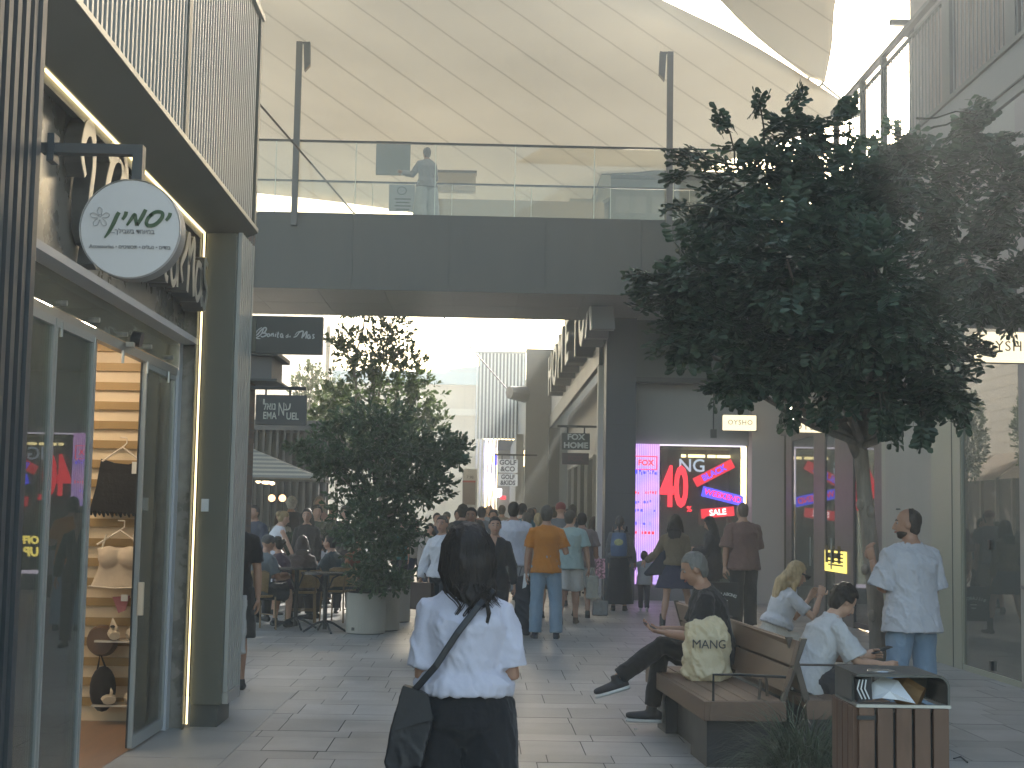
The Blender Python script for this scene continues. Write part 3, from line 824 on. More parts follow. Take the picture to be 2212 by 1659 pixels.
L(pb.outputs[0], ms.inputs[1]); L(trn.outputs[0], ms.inputs[2]); L(ms.outputs[0], nt.nodes['Material Output'].inputs[0])
def sail(name, label, edgeA, edgeB, YA, YB, nseam, n=40, m=16, sag=.6):
    """ruled fabric between two 3-D edges read along the photo; slightly sagging; has thickness"""
    def samp(E, t):
        f = t * (len(E) - 1); i = min(int(f), len(E) - 2); u = f - i
        a, b_, c, d = E[max(0, i - 1)], E[i], E[i + 1], E[min(len(E) - 1, i + 2)]
        return 0.5 * ((2 * b_) + (c - a) * u + (2 * a - 5 * b_ + 4 * c - d) * u * u + (3 * b_ - a - 3 * c + d) * u ** 3)
    A = [at(p[0], p[1], p[2] if len(p) > 2 else YA) for p in edgeA]; B = [at(p[0], p[1], p[2] if len(p) > 2 else YB) for p in edgeB]
    vs = []; uvs = []
    for i in range(n + 1):
        a = samp(A, i / n); c = samp(B, i / n)
        for j in range(m + 1):
            t = j / m
            p = a.lerp(c, t); p.z -= sag * math.sin(math.pi * t) * math.sin(math.pi * i / n)
            vs.append(p); q_ = CR.transposed() @ (p - V((0, 0, CAMH))); sx_ = 1106 - FZ * q_.x / q_.z; sy_ = 829.5 + FZ * q_.y / q_.z; uvs.append(((sx_ - sy_ * (1.35 + .00012 * (sx_ - 600)) + 4000) / 108, t))
    fs = []
    for i in range(n):
        for j in range(m):
            k = i * (m + 1) + j
            fs.append((k, k + 1, k + m + 2, k + m + 1))
    me = bpy.data.meshes.new(name); me.from_pydata([tuple(v) for v in vs], [], fs)
    ul = me.uv_layers.new(name="UVMap")
    for lp in me.loops: ul.data[lp.index].uv = uvs[lp.vertex_index]
    for p in me.polygons: p.use_smooth = True
    me.materials.append(M_sail)
    o = bpy.data.objects.new(name, me); COL.objects.link(o)
    s_ = o.modifiers.new("thick", 'SOLIDIFY'); s_.thickness = .012
    return tag(o, label, "shade sail")
# big sail: seams run from the upper-left to the lower-right
sail("shade_sail", "huge beige fabric canopy with diagonal seams filling the sky above the footbridge",
     [(-900, 250, 26), (-500, -250, 22), (0, -800, 18), (500, -600, 18), (800, -330, 20), (1240, -95, 24), (1430, 0, 27), (1640, 105, 30), (1860, 246, 33)],
     [(200, 380, 46), (420, 400, 48), (560, 418, 50), (700, 433, 51), (905, 462, 52), (1100, 505, 52), (1320, 470, 47), (1480, 382, 41), (1862, 250, 33.2)], 0, 0, 17, sag=.5)
sail("shade_sail", "second beige fabric canopy narrowing to a point at the steel ring on the upper right",
     [(1747, 168, 32), (1640, 85, 29), (1555, 0, 26), (1480, -90, 23), (1350, -300, 19), (1200, -560, 16)],
     [(1782, 178, 32), (1797, 100, 29), (1806, 0, 26), (1850, -90, 23), (2000, -260, 19), (2250, -520, 16)], 0, 0, 5, n=24, m=10, sag=.1)  # right edge beyond the view widened to block the sun
q = at(1762, 174, 32)
o = MB().tube([q + V((.17 * math.cos(a), 0, .15 * math.sin(a))) for a in [k * math.pi / 8 for k in range(17)]], .03, 8, caps=False).build("steel_ring", M_steel)
tag(o, "curved steel corner ring at the tip of the smaller beige canopy", "sail fitting")
cable(at(1775, 180, 32), at(1850, 240, 33), .03, "short stay linking the steel ring to the big canopy corner", M_steel)

# ================================================================== right-hand arcade building (along the street)
XS = 5.38
rb = thing("right_arcade", "beige rendered arcade along the right side with slatted balcony and tall shop glass", "building", (6.5, 20, 0))
M_bge = mat("beige_render", (.34, .31, .265), .75, var=.06, scale=1.5, bump=.04)
M_bge2 = mat("olive_beige_panel", (.30, .295, .225), .45, var=.05, scale=1.2)
M_bge3 = mat("pinkish_render", (.31, .27, .24), .75, var=.07, scale=1.5, bump=.04)
def Yx(px, X=XS):            # depth where the plane X is seen at photo column px (at eye level)
    return atx(px, 1118, X).y
zbal = 5.95
yW1, yW0 = Yx(2075), Yx(2203)       # big window extents: far, near
yP = Yx(1912)
MB().bx(XS, XS + .5, 5.0, yW0, 0, zbal).build("pier_wall", M_bge3, rb)
MB().bx(XS, XS + .5, yW1, Yx(2012), 0, zbal).build("panel_wall", M_bge2, rb)
MB().bx(XS + .006, XS + .5, Yx(2012), yP, 0, zbal).build("render_wall", M_bge, rb)
MB().bx(XS - .004, XS + .02, Yx(2057) - .012, Yx(2057) + .012, 0, zbal).build("panel_joint", M_dark, rb)
MB().bx(XS + .0, XS + .5, yW0, yW1, 4.3, zbal).build("lintel", M_bge, rb)
wn = MB().bx(XS + .03, XS + .05, yW0 + .02, yW1 - .02, .06, 4.3).build("shop_window", M_glass_coat, rb)
e = MB(); e.bx(XS + .01, XS + .07, yW0, yW1, 0.0, .06); e.bx(XS + .01, XS + .07, yW1 - .03, yW1, .06, 4.3); e.bx(XS + .01, XS + .07, yW0, yW0 + .03, .06, 4.3)
sub(e.build("frame", M_bge2, None), wn, rb)
fit = MB()
for (py, dy) in ((1175, .9), (1430, .9)): fit.bx(XS + .0, XS + .03, (yW0 + yW1) / 2 - .03, (yW0 + yW1) / 2 + .03, hgt(2145, py, 16) - .05, hgt(2145, py, 16) + .05)
sub(fit.build("clamp", M_black), wn, rb)
MB().bx(XS + 2.4, XS + 2.5, yW0 - 1, yW1 + 2, 0, 4.4).build("inner_wall", mat("inner_olive", (.10, .10, .07), .8, var=.1), rb)
MB().bx(XS + .3, XS + 2.5, yW0 - 1, yW1 + 2, 0.002, 0.03).build("inner_floor", mat("inner_floor", (.15, .14, .11), .6), rb)
M_tube = glow("cool_tube", (1.0, .95, .75), 5.0)
for k in range(3): MB().bx(XS + 1.4, XS + 1.5, yW0 + .25 + k * .95, yW0 + .95 + k * .95, 2.98, 3.04).build("tube_light", M_tube, rb)
MB().tube([(XS - .02, Yx(2209), 1.0), (XS - .10, Yx(2196) - .5, 1.0), (XS - .10, Yx(2209) - 1.2, 1.0)], .018, 6).build("pull_bar", M_black, rb)
# recessed doors between the render wall and the corner column
XD = 5.75
yD0, yD1 = atx(1908, 1118, XD).y, atx(1700, 1118, XD).y
M_frm = mat("taupe_frame", (.125, .115, .098), .45, var=.05)
MB().bx(XD, XD + .4, yP - .4, yD1 + .6, 3.25, zbal).build("door_lintel", mat("taupe_render", (.15, .14, .115), .7, var=.06), rb)
MB().bx(XS + .01, XD + .4, yP + .002, yP + .2, 0, zbal).build("return_wall", M_bge2, rb)
gl = M_glass_shop
seg = [1908, 1892, 1846, 1806, 1784, 1760, 1712, 1700]
for i in range(7):
    ya, yb = atx(seg[i], 1118, XD).y, atx(seg[i + 1], 1118, XD).y
    if i % 2 == 0:
        MB().bx(XD - .02, XD + .06, ya, yb, 0, 3.25).build("door_post", M_frm, rb)
    else:
        d_ = MB().bx(XD + .0, XD + .015, ya + .03, yb - .03, .1, 3.1).build("glass_door", gl, rb)
        e = MB(); e.bx(XD - .01, XD + .03, ya, yb, .02, .1); e.bx(XD - .01, XD + .03, ya, yb, 3.1, 3.2); e.bx(XD - .01, XD + .03, ya, ya + .04, .1, 3.1); e.bx(XD - .01, XD + .03, yb - .04, yb, .1, 3.1)
        sub(e.build("frame", M_black), d_, rb)
        sub(MB().tube([(XD - .05, ya + .12, .85), (XD - .05, ya + .12, 1.35)], .014, 8).build("handle", M_steel), d_, rb)
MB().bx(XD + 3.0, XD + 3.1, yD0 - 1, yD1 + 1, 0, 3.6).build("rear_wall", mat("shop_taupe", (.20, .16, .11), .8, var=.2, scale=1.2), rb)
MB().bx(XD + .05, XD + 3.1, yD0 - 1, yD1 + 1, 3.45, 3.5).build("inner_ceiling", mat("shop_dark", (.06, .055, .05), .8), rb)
M_lil = glow("lilac_tube", (.75, .6, 1.0), 3.5)
MB().bx(XD + .3, XD + .34, atx(1806, 1118, XD).y, atx(1784, 1118, XD).y + .8, 3.02, 3.06).build("tube_light", M_lil, rb)
# first-floor balcony
XBk = 5.36
MB().bx(XBk, XBk + 2.6, 4.0, 22.6, 5.97, 6.50).build("balcony_slab", mat("balcony_fascia", (.19, .185, .17), .6, var=.06), rb)
MB().bx(XBk - .02, XBk - .003, 4.0, 22.6, 6.08, 6.10).build("shadow_gap", M_black, rb)
MB().bx(XBk - .03, XBk + .05, 4.0, 22.6, 6.502, 6.56).build("balcony_trim", M_dark, rb)
zr1 = 7.93
rl_ = MB().bx(XBk - .03, XBk + .05, 4.0, 22.4, zr1, zr1 + .06).build("balustrade_rail", M_dark, rb)
b = MB(); yy = 4.1
while yy < 22.3: b.bx(XBk, XBk + .012, yy, yy + .02, 6.56, zr1 - .12); yy += .135
sub(b.build("baluster_screen", mat("baluster", (.16, .165, .16), .45, metal=.3)), rl_, rb)
b = MB(); b.bx(XBk - .01, XBk + .04, 4.0, 22.4, zr1 - .15, zr1 - .12)
for yy in (22.3, 20.7, 19.6, 16.9, 14.8, 12.9, 11.6): b.bx(XBk - .015, XBk + .06, yy - (.10 if yy > 18 else .28), yy, 6.56, zr1)
sub(b.build("rail_post", M_dark), rl_, rb)
XU = 6.4
yU = atx(1966, 150, XU).y
MB().bx(XU, XU + 8, 4, yU, 6.5, 13.5).build("upper_wall", mat("upper_render", (.20, .185, .17), .75, var=.06), rb)
MB().bx(XU - .06, XU - .003, 5, yU - 1.2, 6.6, 8.9).build("upper_shutter", mat("upper_shutter", (.15, .12, .105), .6), rb)
MB().bx(XS + .55, XU + 8, 4, yD0 - 2.0, 0, 5.9).build("rear_mass", M_bge3, rb) if False else None
MB().bx(XD + 3.15, XU + 8, 4, 31, 0, 5.9).build("rear_mass", M_bge3, rb)
q = at(1966, 48, yU - .1)
t = thing("wall_camera", "small dome camera under a short arm on the upper right wall corner", "camera", q)
MB().bx(q.x - .30, q.x + .02, yU - .12, yU - .02, q.z - .04, q.z + .04).build("arm", M_dark, t)
MB().ell(q + V((-.02, 0, -.14)), (.12, .12, .10)).build("dome", mat("dome_grey", (.12, .12, .12), .4), t, smooth=True)

# lit blade signs OYSHO
M_lb = glow("warm_lightbox", (1.0, .84, .54), 0.40)
M_lbt = mat("lightbox_text", (.16, .11, .06), .6)
def lightbox(label, px0, px1, py0, py1, Y, s_px, sz, cut=None):
    A = at(px0, py0, Y); B_ = at(px1, py1, Y)
    t = thing("lightbox_sign", label, "sign", ((A.x + B_.x) / 2, Y, (A.z + B_.z) / 2), "lit shop signs on the right")
    MB().bx(A.x, B_.x, Y, Y + .13, B_.z, A.z).build("lightbox", M_lb, t, bevel=.01)
    MB().bx(A.x - .004, B_.x + .03, Y + .131, Y + .15, B_.z - .01, A.z + .012).build("casing", M_black, t)
    text("OYSHO", sz, M_lbt, t, (at(s_px, (py0 + py1) / 2, Y).x, Y - .003, (A.z + B_.z) / 2), sx=1.0, space=1.12)
    return t, A, B_
lightbox("small glowing cream box sign fixed to the pale corner column", 1563, 1634, 896, 930, 28.9, 1599, .135)
lightbox("large glowing cream box sign cut off by the right edge of view", 2113, 2262, 716, 782, 13.6, 2179, .135)
t, A, B_ = lightbox("partly hidden lit cream sign above the recessed doors behind the tree branch", 1727, 1782, 910, 934, 24.6, 1755, .17)
# ================================================================== corner store with the led wall (faces the camera)
YM = 29.45
cs = thing("corner_store", "grey corner store front facing the street with glass display window and led frame", "building", (4.5, YM, 0))
xA, xB, xC, xD_ = at(1366, 1118, YM).x, at(1606, 1118, YM).x, at(1600, 1118, YM).x, at(1686, 1118, YM).x
zT = hgt(1500, 832, YM)
M_gry_wall = mat("grey_panel", (.26, .262, .25), .6, var=.06, scale=1.3)
zs0, zs1 = hgt(1480, 1263, YM), hgt(1480, 961, YM)
b = MB(); b.bx(xA, xB + .1, YM, YM + .3, zs1 + .0, zT); b.build("upper_panel", M_gry_wall, cs)
MB().bx(xA, xB + .1, YM - .003, YM + .3, 0, zs0 - .002).build("plinth", mat("plinth_grey", (.15, .15, .15), .5), cs)
MB().bx(at(1541, 900, YM).x - .012, at(1541, 900, YM).x + .012, YM - .02, YM, zs1 + .3, zT).build("conduit", M_black, cs)
MB().bx(at(1541, 900, YM).x - .06, at(1541, 900, YM).x + .06, YM - .05, YM, zs1 + .15, zs1 + .32).build("junction_box", M_dark, cs)
M_colm = mat("warm_column", (.40, .35, .31), .75, var=.05, scale=1.1)
MB().bx(xB + .102, xD_, YM - .35, YM + .3, 0, 5.9).build("corner_column", M_colm, cs)
MB().bx(xD_ + .0, 7.5, YM + .1, YM + .3, 0, 5.9).build("side_panel", mat("taupe_render", (.15, .14, .115), .7), cs)
MB().bx(xA - .05, 9, YM - .45, YM + .25, zT + .002, zT + .10).build("canopy_edge", M_black, cs)
MB().bx(xA - .05, 9, YM - .2, YM + .25, zT + .102, zS + .0).build("upper_cladding", M_dark, cs)
# interior of the window
xw = at(1424, 1118, YM).x
MB().bx(xw, xB, YM + 1.6, YM + 1.65, 0, zs1).build("window_rear", mat("display_dark", (.075, .06, .052), .7, var=.5, scale=2.2), cs)
MB().bx(xw, xB, YM + .31, YM + 1.6, zs1 - .02, zs1).build("window_ceiling", M_dark, cs)
MB().bx(xB - .02, xB + .0, YM + .31, YM + 1.6, 0, zs1 - .021).build("window_side", M_dark, cs)
MB().bx(xw + .03, xB - .03, YM + .05, YM + .065, zs0, zs1 - .04).build("display_glass", M_glass_shop, cs)
M_warm = glow("warm_cove", (1.0, .72, .36), 1.6)
for (p0, p1) in ((1472, 1482), (1487, 1523), (1529, 1546), (1549, 1602)):
    MB().bx(at(p0, 985, YM + 1.5).x, at(p1, 985, YM + 1.5).x, YM + 1.5, YM + 1.55, hgt(1500, 988, YM + 1.5), hgt(1500, 982, YM + 1.5)).build("cove_light", M_warm, cs)
for k in range(6):
    q = at(1478 + k * 21, 1060 + (k % 3) * 30, YM + 1.3)
    MB().box((q.x, YM + 1.4, q.z), (.16 + .05 * (k % 2), .3, .30)).build("display_item", cloth([(.2, .1, .08), (.05, .05, .06), (.25, .2, .16)][k % 3]), cs)
# LED wall + frame
M_ledw = bpy.data.materials.new("led_wall"); M_ledw.use_nodes = True; MATS["led_wall"] = M_ledw
nt = M_ledw.node_tree; L = nt.links.new
tc = nt.nodes.new('ShaderNodeTexCoord'); sep = nt.nodes.new('ShaderNodeSeparateXYZ'); L(tc.outputs['Object'], sep.inputs[0])
f1 = nt.nodes.new('ShaderNodeMath'); f1.operation = 'MULTIPLY'; f1.inputs[1].default_value = 27.0; L(sep.outputs[0], f1.inputs[0])
f2 = nt.nodes.new('ShaderNodeMath'); f2.operation = 'FRACT'; L(f1.outputs[0], f2.inputs[0])
f3 = nt.nodes.new('ShaderNodeMath'); f3.operation = 'GREATER_THAN'; f3.inputs[1].default_value = .42; L(f2.outputs[0], f3.inputs[0])
mm = nt.nodes.new('ShaderNodeMix'); mm.data_type = 'RGBA'; mm.inputs[6].default_value = (.42, .20, .62, 1); mm.inputs[7].default_value = (.86, .66, .98, 1); L(f3.outputs[0], mm.inputs[0])
nz = nt.nodes.new('ShaderNodeTexNoise'); nz.inputs['Scale'].default_value = 1.6; L(tc.outputs['Object'], nz.inputs['Vector'])
m2 = nt.nodes.new('ShaderNodeMix'); m2.data_type = 'RGBA'; m2.blend_type = 'MULTIPLY'; m2.inputs[0].default_value = .8; L(mm.outputs[2], m2.inputs[6])
cr = nt.nodes.new('ShaderNodeValToRGB'); cr.color_ramp.elements[0].color = (.6, .65, 1, 1); cr.color_ramp.elements[1].color = (1, .75, .9, 1); cr.color_ramp.elements[0].position = .4; cr.color_ramp.elements[1].position = .6; L(nz.outputs[0], cr.inputs[0]); L(cr.outputs[0], m2.inputs[7])
p = nt.nodes['Principled BSDF']; p.inputs['Base Color'].default_value = (.05, .05, .06, 1); L(m2.outputs[2], p.inputs['Emission Color']); p.inputs['Emission Strength'].default_value = 0.36
t = thing("led_wall", "bright lilac striped led wall with small coloured marks beside the dark pier", "screen", (xA, YM - .1, 1.5))
xl0, xl1 = at(1366, 1118, YM - .1).x, at(1424, 1118, YM - .1).x
MB().bx(xl0, xl1, YM - .1, YM - .004, zs0, zs1).build("led_panel", M_ledw, t)
M_lw = glow("led_white", (.95, .85, 1.0), .34)
b = MB(); b.bx(xl1 + .002, xB, YM - .1, YM - .03, zs1 - .028, zs1); b.bx(xB - .026, xB, YM - .1, YM - .03, zs1 - 1.15, zs1 - .037); b.bx(xl1 + .002, xl1 + .9, YM - .1, YM - .03, zs0, zs0 + .07)
b.build("led_frame", M_lw, t)
M_red = glow("led_red", (.95, .04, .06), .48); M_blue = glow("led_blue", (.08, .08, .95), .5); M_yel = glow("led_yellow", (1.0, .82, .16), .75)
yf = YM - .106
q = at(1395, 1000, YM - .1); text("FOX", .155, M_red, t, (q.x, yf, q.z), bold=.004)
b = MB(); 
for (dz) in (.13, -.13): b.bx(q.x - .22, q.x + .22, yf - .002, yf, q.z + dz - .008, q.z + dz + .008)
for dx in (-.22, .22): b.bx(q.x + dx - .008, q.x + dx + .008, yf - .002, yf, q.z - .13, q.z + .13)
b.build("red_box", M_red, t)
rg = random.Random(5)
for (py, m_) in ((1016, M_blue), (1022, M_blue), (1064, M_red), (1084, M_blue), (1103, M_blue), (1131, M_blue), (1150, M_red)):
    b = MB(); px = 1372
    while px < 1416:
        wd = rg.choice([2, 3, 5]); q = at(px, py, YM - .1)
        if rg.random() < .75: b.bx(q.x, q.x + wd * .009, yf - .002, yf, q.z - rg.uniform(.01, .04), q.z + rg.uniform(.01, .035))
        px += wd + 3
    b.build("mark_row", m_, t)
# luminous window signs
YS_ = YM - .02
q = at(1494, 1007, YM); 
t = thing("window_lettering", "two thin pale grey capital letters on the dark window glass", "sign", (q.x, YM, q.z))
text("NG", .36, mat("pale_letter", (.45, .52, .58), .5, emit=(.6, .75, .9), estr=.15), t, (q.x, YM - .03, q.z), bold=.004)
q = at(1458, 1056, YM)
t = thing("discount_sign", "giant glowing red forty percent sign on the store window", "sign", (q.x, YM - .1, q.z))
text("40", 1.10, M_red, t, (q.x - .03, YM - .12, q.z), sx=.50, bold=.035, depth=.04)
q = at(1487, 1100, YM); text("%", .15, M_red, t, (q.x, YM - .12, q.z), bold=.006)
def tilt(px, py, body, ang, mb_, mt_, wd, hh, lab, sz):
    q = at(px, py, YM)
    t = thing("tilted_window_sign", lab, "sign", (q.x, YM, q.z), "tilted glowing sale strips in the window")
    rt = Matrix.Rotation(R(-ang), 3, 'Y')
    MB().box((q.x, YM - .07, q.z), (wd, .03, hh), rt).build("strip", mb_, t)
    ax = rt @ V((1, 0, 0)); up = rt @ V((0, 0, 1))
    text(body, sz, mt_, t, (q.x, YM - .092, q.z), rx=ax, up=up, bold=.004)
tilt(1541, 1022, "BLACK", 28, glow("dim_red", (.8, .04, .06), .32), M_blue, .86, .19, "red strip slanting upward with blue word Black in the window", .17)
tilt(1560, 1072, "WEEKEND", -13, M_blue, M_red, .84, .20, "blue strip slanting downward with red word Weekend in the window", .16)
tilt(1549, 1107, "SALE", 6, glow("dim_red", (.8, .04, .06), .32), mat("sale_white", (.7, .6, .6), .5, emit=(1, .8, .8), estr=.7), .66, .19, "short red strip with white word Sale in the window", .16)
q = at(1504, 1208, YM - .3)
t = thing("yellow_sale_sign", "small glowing yellow sign low behind the seated grey-haired man", "sign", (q.x, YM - .2, q.z))
MB().box((q.x, YM - .2, q.z + .02), (.44, .05, .50), Matrix.Rotation(R(-8), 3, 'Y')).build("panel", mat("sign_maroon", (.04, .02, .02), .5), t)
text("OFF", .20, M_yel, t, (q.x, YM - .235, q.z + .14), bold=.012, shear=.1); text("UP", .24, M_yel, t, (q.x - .04, YM - .235, q.z - .09), bold=.012, shear=.1)
# things lit behind the arcade door glass
q = at(1815, 1080, 25.0)
t = thing("door_discount_sign", "tall glowing red zero seen through the recessed glass doors left of the trunk", "sign", (XD + .5, q.y, q.z))
text("0", 1.15, glow("orange_red", (1.0, .10, .05), .8), t, (atx(1817, 1080, XD + .5).x, atx(1817, 1080, XD + .5).y, atx(1817, 1075, XD + .5).z), rx=(.5, -.866, 0), sx=.5, bold=.035, depth=.03)
t = thing("door_discount_sign", "narrow glowing red strip seen through the door glass right of the trunk", "sign", (XD + .5, 21.8, 2))
text("0", 1.15, M_red, t, (XD + .5, atx(1893, 1080, XD + .5).y, atx(1893, 1075, XD + .5).z), rx=(.4, -.9, 0), sx=.5, bold=.035, depth=.03)
Yq = atx(1806, 1212, XD - .04).y
t = thing("yellow_poster", "bright yellow printed poster stuck on the recessed glass door", "poster", (XD, Yq, 1.0))
ya_, yb_ = atx(1829, 1212, XD - .03).y, atx(1782, 1212, XD - .03).y
za, zb_ = atx(1806, 1236, XD - .03).z, atx(1806, 1190, XD - .03).z
MB().bx(XD - .035, XD - .03, ya_, yb_, za, zb_).build("sheet", glow("yellow_sheet", (1.0, .78, .16), .42), t)
b = MB()
for k in range(3): b.bx(XD - .038, XD - .036, yb_ - .25 - k * .42, yb_ - .06 - k * .42, za + .14, za + .42)
for k in range(7): b.bx(XD - .038, XD - .036, ya_ + .2, ya_ + 1.2, za + .10 + k * .06, za + .125 + k * .06) if k < 5 else None
b.bx(XD - .038, XD - .036, ya_ + .4, yb_ - .1, zb_ - .12, zb_ - .06)
b.build("print", mat("poster_ink", (.12, .09, .02), .6), t)
q = atx(1724, 892, XD - .3)
t = thing("neon_script", "tiny glowing white neon scribble above the recessed doors", "sign", q)
b = MB(); b.tube([q + V((-.12, 0, .12)), q + V((-.13, 0, 0)), q + V((-.08, 0, -.10)), q + V((-.02, 0, -.04))], .02, 6); b.tube([q + V((.06, 0, .0)), q + V((.07, 0, -.07)), q + V((.11, 0, -.06)), q + V((.12, 0, .01))], .014, 6); b.tube([q + V((.18, 0, .02)), q + V((.2, 0, -.05)), q + V((.25, 0, .03))], .014, 6)
b.build("neon_tube", glow("neon_white", (1, .9, .7), 3.0), t)

# ================================================================== fox building, X = 2.4 wall running away beyond the bridge
XF2 = 2.42
fx = thing("home_store", "pale panelled home store with dark portal running away beyond the bridge pier", "building", (4, 42, 0))
yF1 = Yx(1186, XF2)
M_pale = mat("pale_panel", (.30, .31, .30), .6, var=.06, scale=.8)
zf = hgt(1260, 700, 38)
ztopf = 7.4
b = MB(); b.bx(XF2, XF2 + .4, 30.0, yF1 - .3, 5.2, ztopf); b.build("upper_wall", M_pale, fx)
b = MB(); b.bx(XF2 - .06, XF2 + .02, 30.0, yF1 - .3, 4.75, 5.19); b.build("portal_beam", M_dark, fx)
MB().bx(XF2 - .08, XF2 + .3, yF1 - .8, yF1 - .3, 0, 4.75).build("portal_jamb", M_dark, fx)
MB().bx(XF2 + .6, XF2 + .7, 30.0, yF1 - .3, 0, 5.2).build("recess_wall", mat("recess_grey", (.20, .205, .20), .6, var=.12, scale=.7), fx)
for k in range(6):
    y0 = 33 + k * 3.1
    w_ = MB().bx(XF2 + .55, XF2 + .595, y0, y0 + 2.2, .2, 3.2).build("window", glass("fox_glass", (.5, .55, .55), 1.6), fx)
    e = MB(); e.bx(XF2 + .53, XF2 + .6, y0 - .06, y0, 0, 3.3); e.bx(XF2 + .53, XF2 + .6, y0 + 2.2, y0 + 2.26, 0, 3.3); e.bx(XF2 + .53, XF2 + .6, y0, y0 + 2.2, 3.24, 3.3); sub(e.build("frame", M_pale), w_, fx)
b = MB(); b.bx(XF2 - .05, XF2 + .5, 30.2, 30.5, 0, 5.2); b.build("pale_post", mat("pale_post", (.5, .5, .46), .6), fx)
# stacked deep letters
t = thing("deep_block_letters", "giant deep block letters along the pale store wall above the portal", "sign", (XF2, 40, 7))
M_lw2 = mat("letter_white", (.46, .48, .47), .5); M_ldk = mat("letter_return", (.20, .205, .21), .5)
def blockl(ch, yc, zc, sz, sx, dpt=.42):
    o = text(ch, sz, M_ldk, t, (XF2 - dpt / 2, yc, zc), rx=(0, -1, 0), depth=dpt, sx=sx, bold=.02 * sz, name="letter")
    o2 = text(ch, sz, M_lw2, o, (XF2 - dpt - .012, yc, zc), rx=(0, -1, 0), depth=.02, sx=sx, bold=.02 * sz, name="letter_face", root=t)
zb0 = 6.4
for ch, px in (("H", 1184), ("O", 1194), ("M", 1206), ("E", 1220)):
    yc = Yx(px, XF2 - .42); blockl(ch, yc, 5.82, 1.6, 1.9)
for ch, px in (("F", 1240), ("O", 1252), ("X", 1267)):
    yc = Yx(px, XF2 - .42); blockl(ch, yc, 5.85, 2.3, 1.0)
# wall end block (dark grey) that closes that row
YK = yF1
eb_ = thing("grey_block_building", "plain dark grey block facing the camera beyond the home store", "building", (2, YK, 0))
xk0, xk1 = at(1134, 1000, YK).x, at(1208, 1000, YK).x
MB().bx(xk0, xk1 + 1.6, YK, YK + .8, 0, hgt(1170, 757, YK)).build("wall", mat("block_grey", (.19, .195, .18), .6, var=.06), eb_)
MB().bx(xk0 - .02, xk1 + 1.7, YK - .02, YK + .8, hgt(1170, 757, YK) + .002, hgt(1170, 754, YK)).build("coping", M_dark, eb_)
b = MB(); b.bx(xk0 - .3, xk0 - .04, YK + .9, 66, 0, 4.6); b.bx(xk0 - .0, xk0 + .4, YK + .9, 66, 4.6, 6.6); b.build("rear_wing", mat("pale_wing", (.22, .225, .21), .6), eb_)
MB().tube([at(1100, 848, YK - .6), at(1134, 852, YK - .2)], [.22, .30], 12).build("anchor_arm", mat("anchor_grey", (.13, .13, .12), .5), eb_)
MB().bx(xk0 - .12, xk0 - .02, YK - .1, YK - .02, 0, 3.4).build("drain_pipe", M_pale, eb_)
# street signs on that side
def hung(lab, p0, p1, Y, m, lines, mt_, nm="hanging_sign", bar=True, sz=.2, sx=1):
    A = at(*p0, Y); B_ = at(*p1, Y)
    t = thing(nm, lab, "sign", ((A.x + B_.x) / 2, Y, (A.z + B_.z) / 2), "hanging shop signs")
    MB().bx(A.x, B_.x, Y, Y + .08, B_.z, A.z).build("sign_box", m, t, bevel=.008)
    if bar:
        MB().bx(A.x - .1, B_.x + .6, Y + .02, Y + .06, A.z + .12, A.z + .17).build("bracket", M_black, t)
        for fx_ in (.2, .8): MB().bx(A.x + (B_.x - A.x) * fx_ - .015, A.x + (B_.x - A.x) * fx_ + .015, Y + .03, Y + .05, A.z, A.z + .12).build("hanger_rod", M_black, t)
    n = len(lines)
    for i, l in enumerate(lines):
        z = B_.z + (A.z - B_.z) * (1 - (i + .5) / n)
        mm_ = mt_[i] if isinstance(mt_, list) else mt_
        text(l, sz, mm_, t, ((A.x + B_.x) / 2, Y - .006, z), bold=.006, sx=sx)
    return t
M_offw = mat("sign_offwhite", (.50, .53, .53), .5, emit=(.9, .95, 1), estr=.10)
M_navy = mat("sign_navy", (.025, .03, .05), .5)
hung("white hanging sign with dark capital letters, the upper of a pair", (1076, 992), (1118, 1021), 46, M_offw, ["GOLF", "&CO"], M_navy, sz=.21)
hung("white hanging sign with dark capital letters, the lower of a pair", (1076, 1024), (1118, 1050), 46, M_offw, ["GOLF", "&KIDS"], M_navy, bar=False, sz=.19, sx=.9)
hung("charcoal hanging sign with two lines of thin white letters beside the pier", (1214, 935), (1274, 972), 31.6, mat("sign_char2", (.085, .085, .085), .5), ["FOX", "HOME"], M_sil, sz=.17, sx=1.1)
hung("plain dark maroon sign panel under the charcoal two-line sign", (1214, 978), (1272, 1004), 31.6, mat("sign_maroon2", (.085, .06, .062), .5), ["FOX"], mat("maroon_text", (.13, .06, .07), .5), bar=False, sz=.16)

# ================================================================== far slatted white building with screens
YW = 64
t = thing("slatted_white_building", "white building clad in vertical slats with lit screens at its foot", "building", (-0, YW, 0))
x0, x1 = at(1027, 900, YW).x, at(1134, 900, YW).x
zt_, zm_ = hgt(1080, 762, YW), hgt(1080, 947, YW)
M_wsl = mat("white_slat", (.80, .80, .74), .5); M_wbk = mat("slat_backing_grey", (.20, .21, .19), .7)  # white slats and the darker plain backing behind them
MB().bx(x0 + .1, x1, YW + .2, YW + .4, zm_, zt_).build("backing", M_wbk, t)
b = MB(); xx = x0
while xx < x1: b.bx(xx, xx + .075, YW, YW + .16, zm_ - .05, zt_ - .02); xx += .155
b.build("slat_cladding", M_wsl, t)
MB().bx(x0 - .06, x1, YW - .05, YW + .5, zt_ - .02, zt_ + .06).build("coping", mat("coping_pale", (.4, .4, .36), .6), t)
b = MB(); xx = at(1027, 1000, YW).x
for k in range(5): b.bx(xx + k * .165, xx + k * .165 + .09, YW, YW + .2, 0, zm_ - .06)
b.bx(xx + .83, xx + .93, YW, YW + .2, 0, zm_ - .06)
b.build("slat_screen", M_wsl, t)
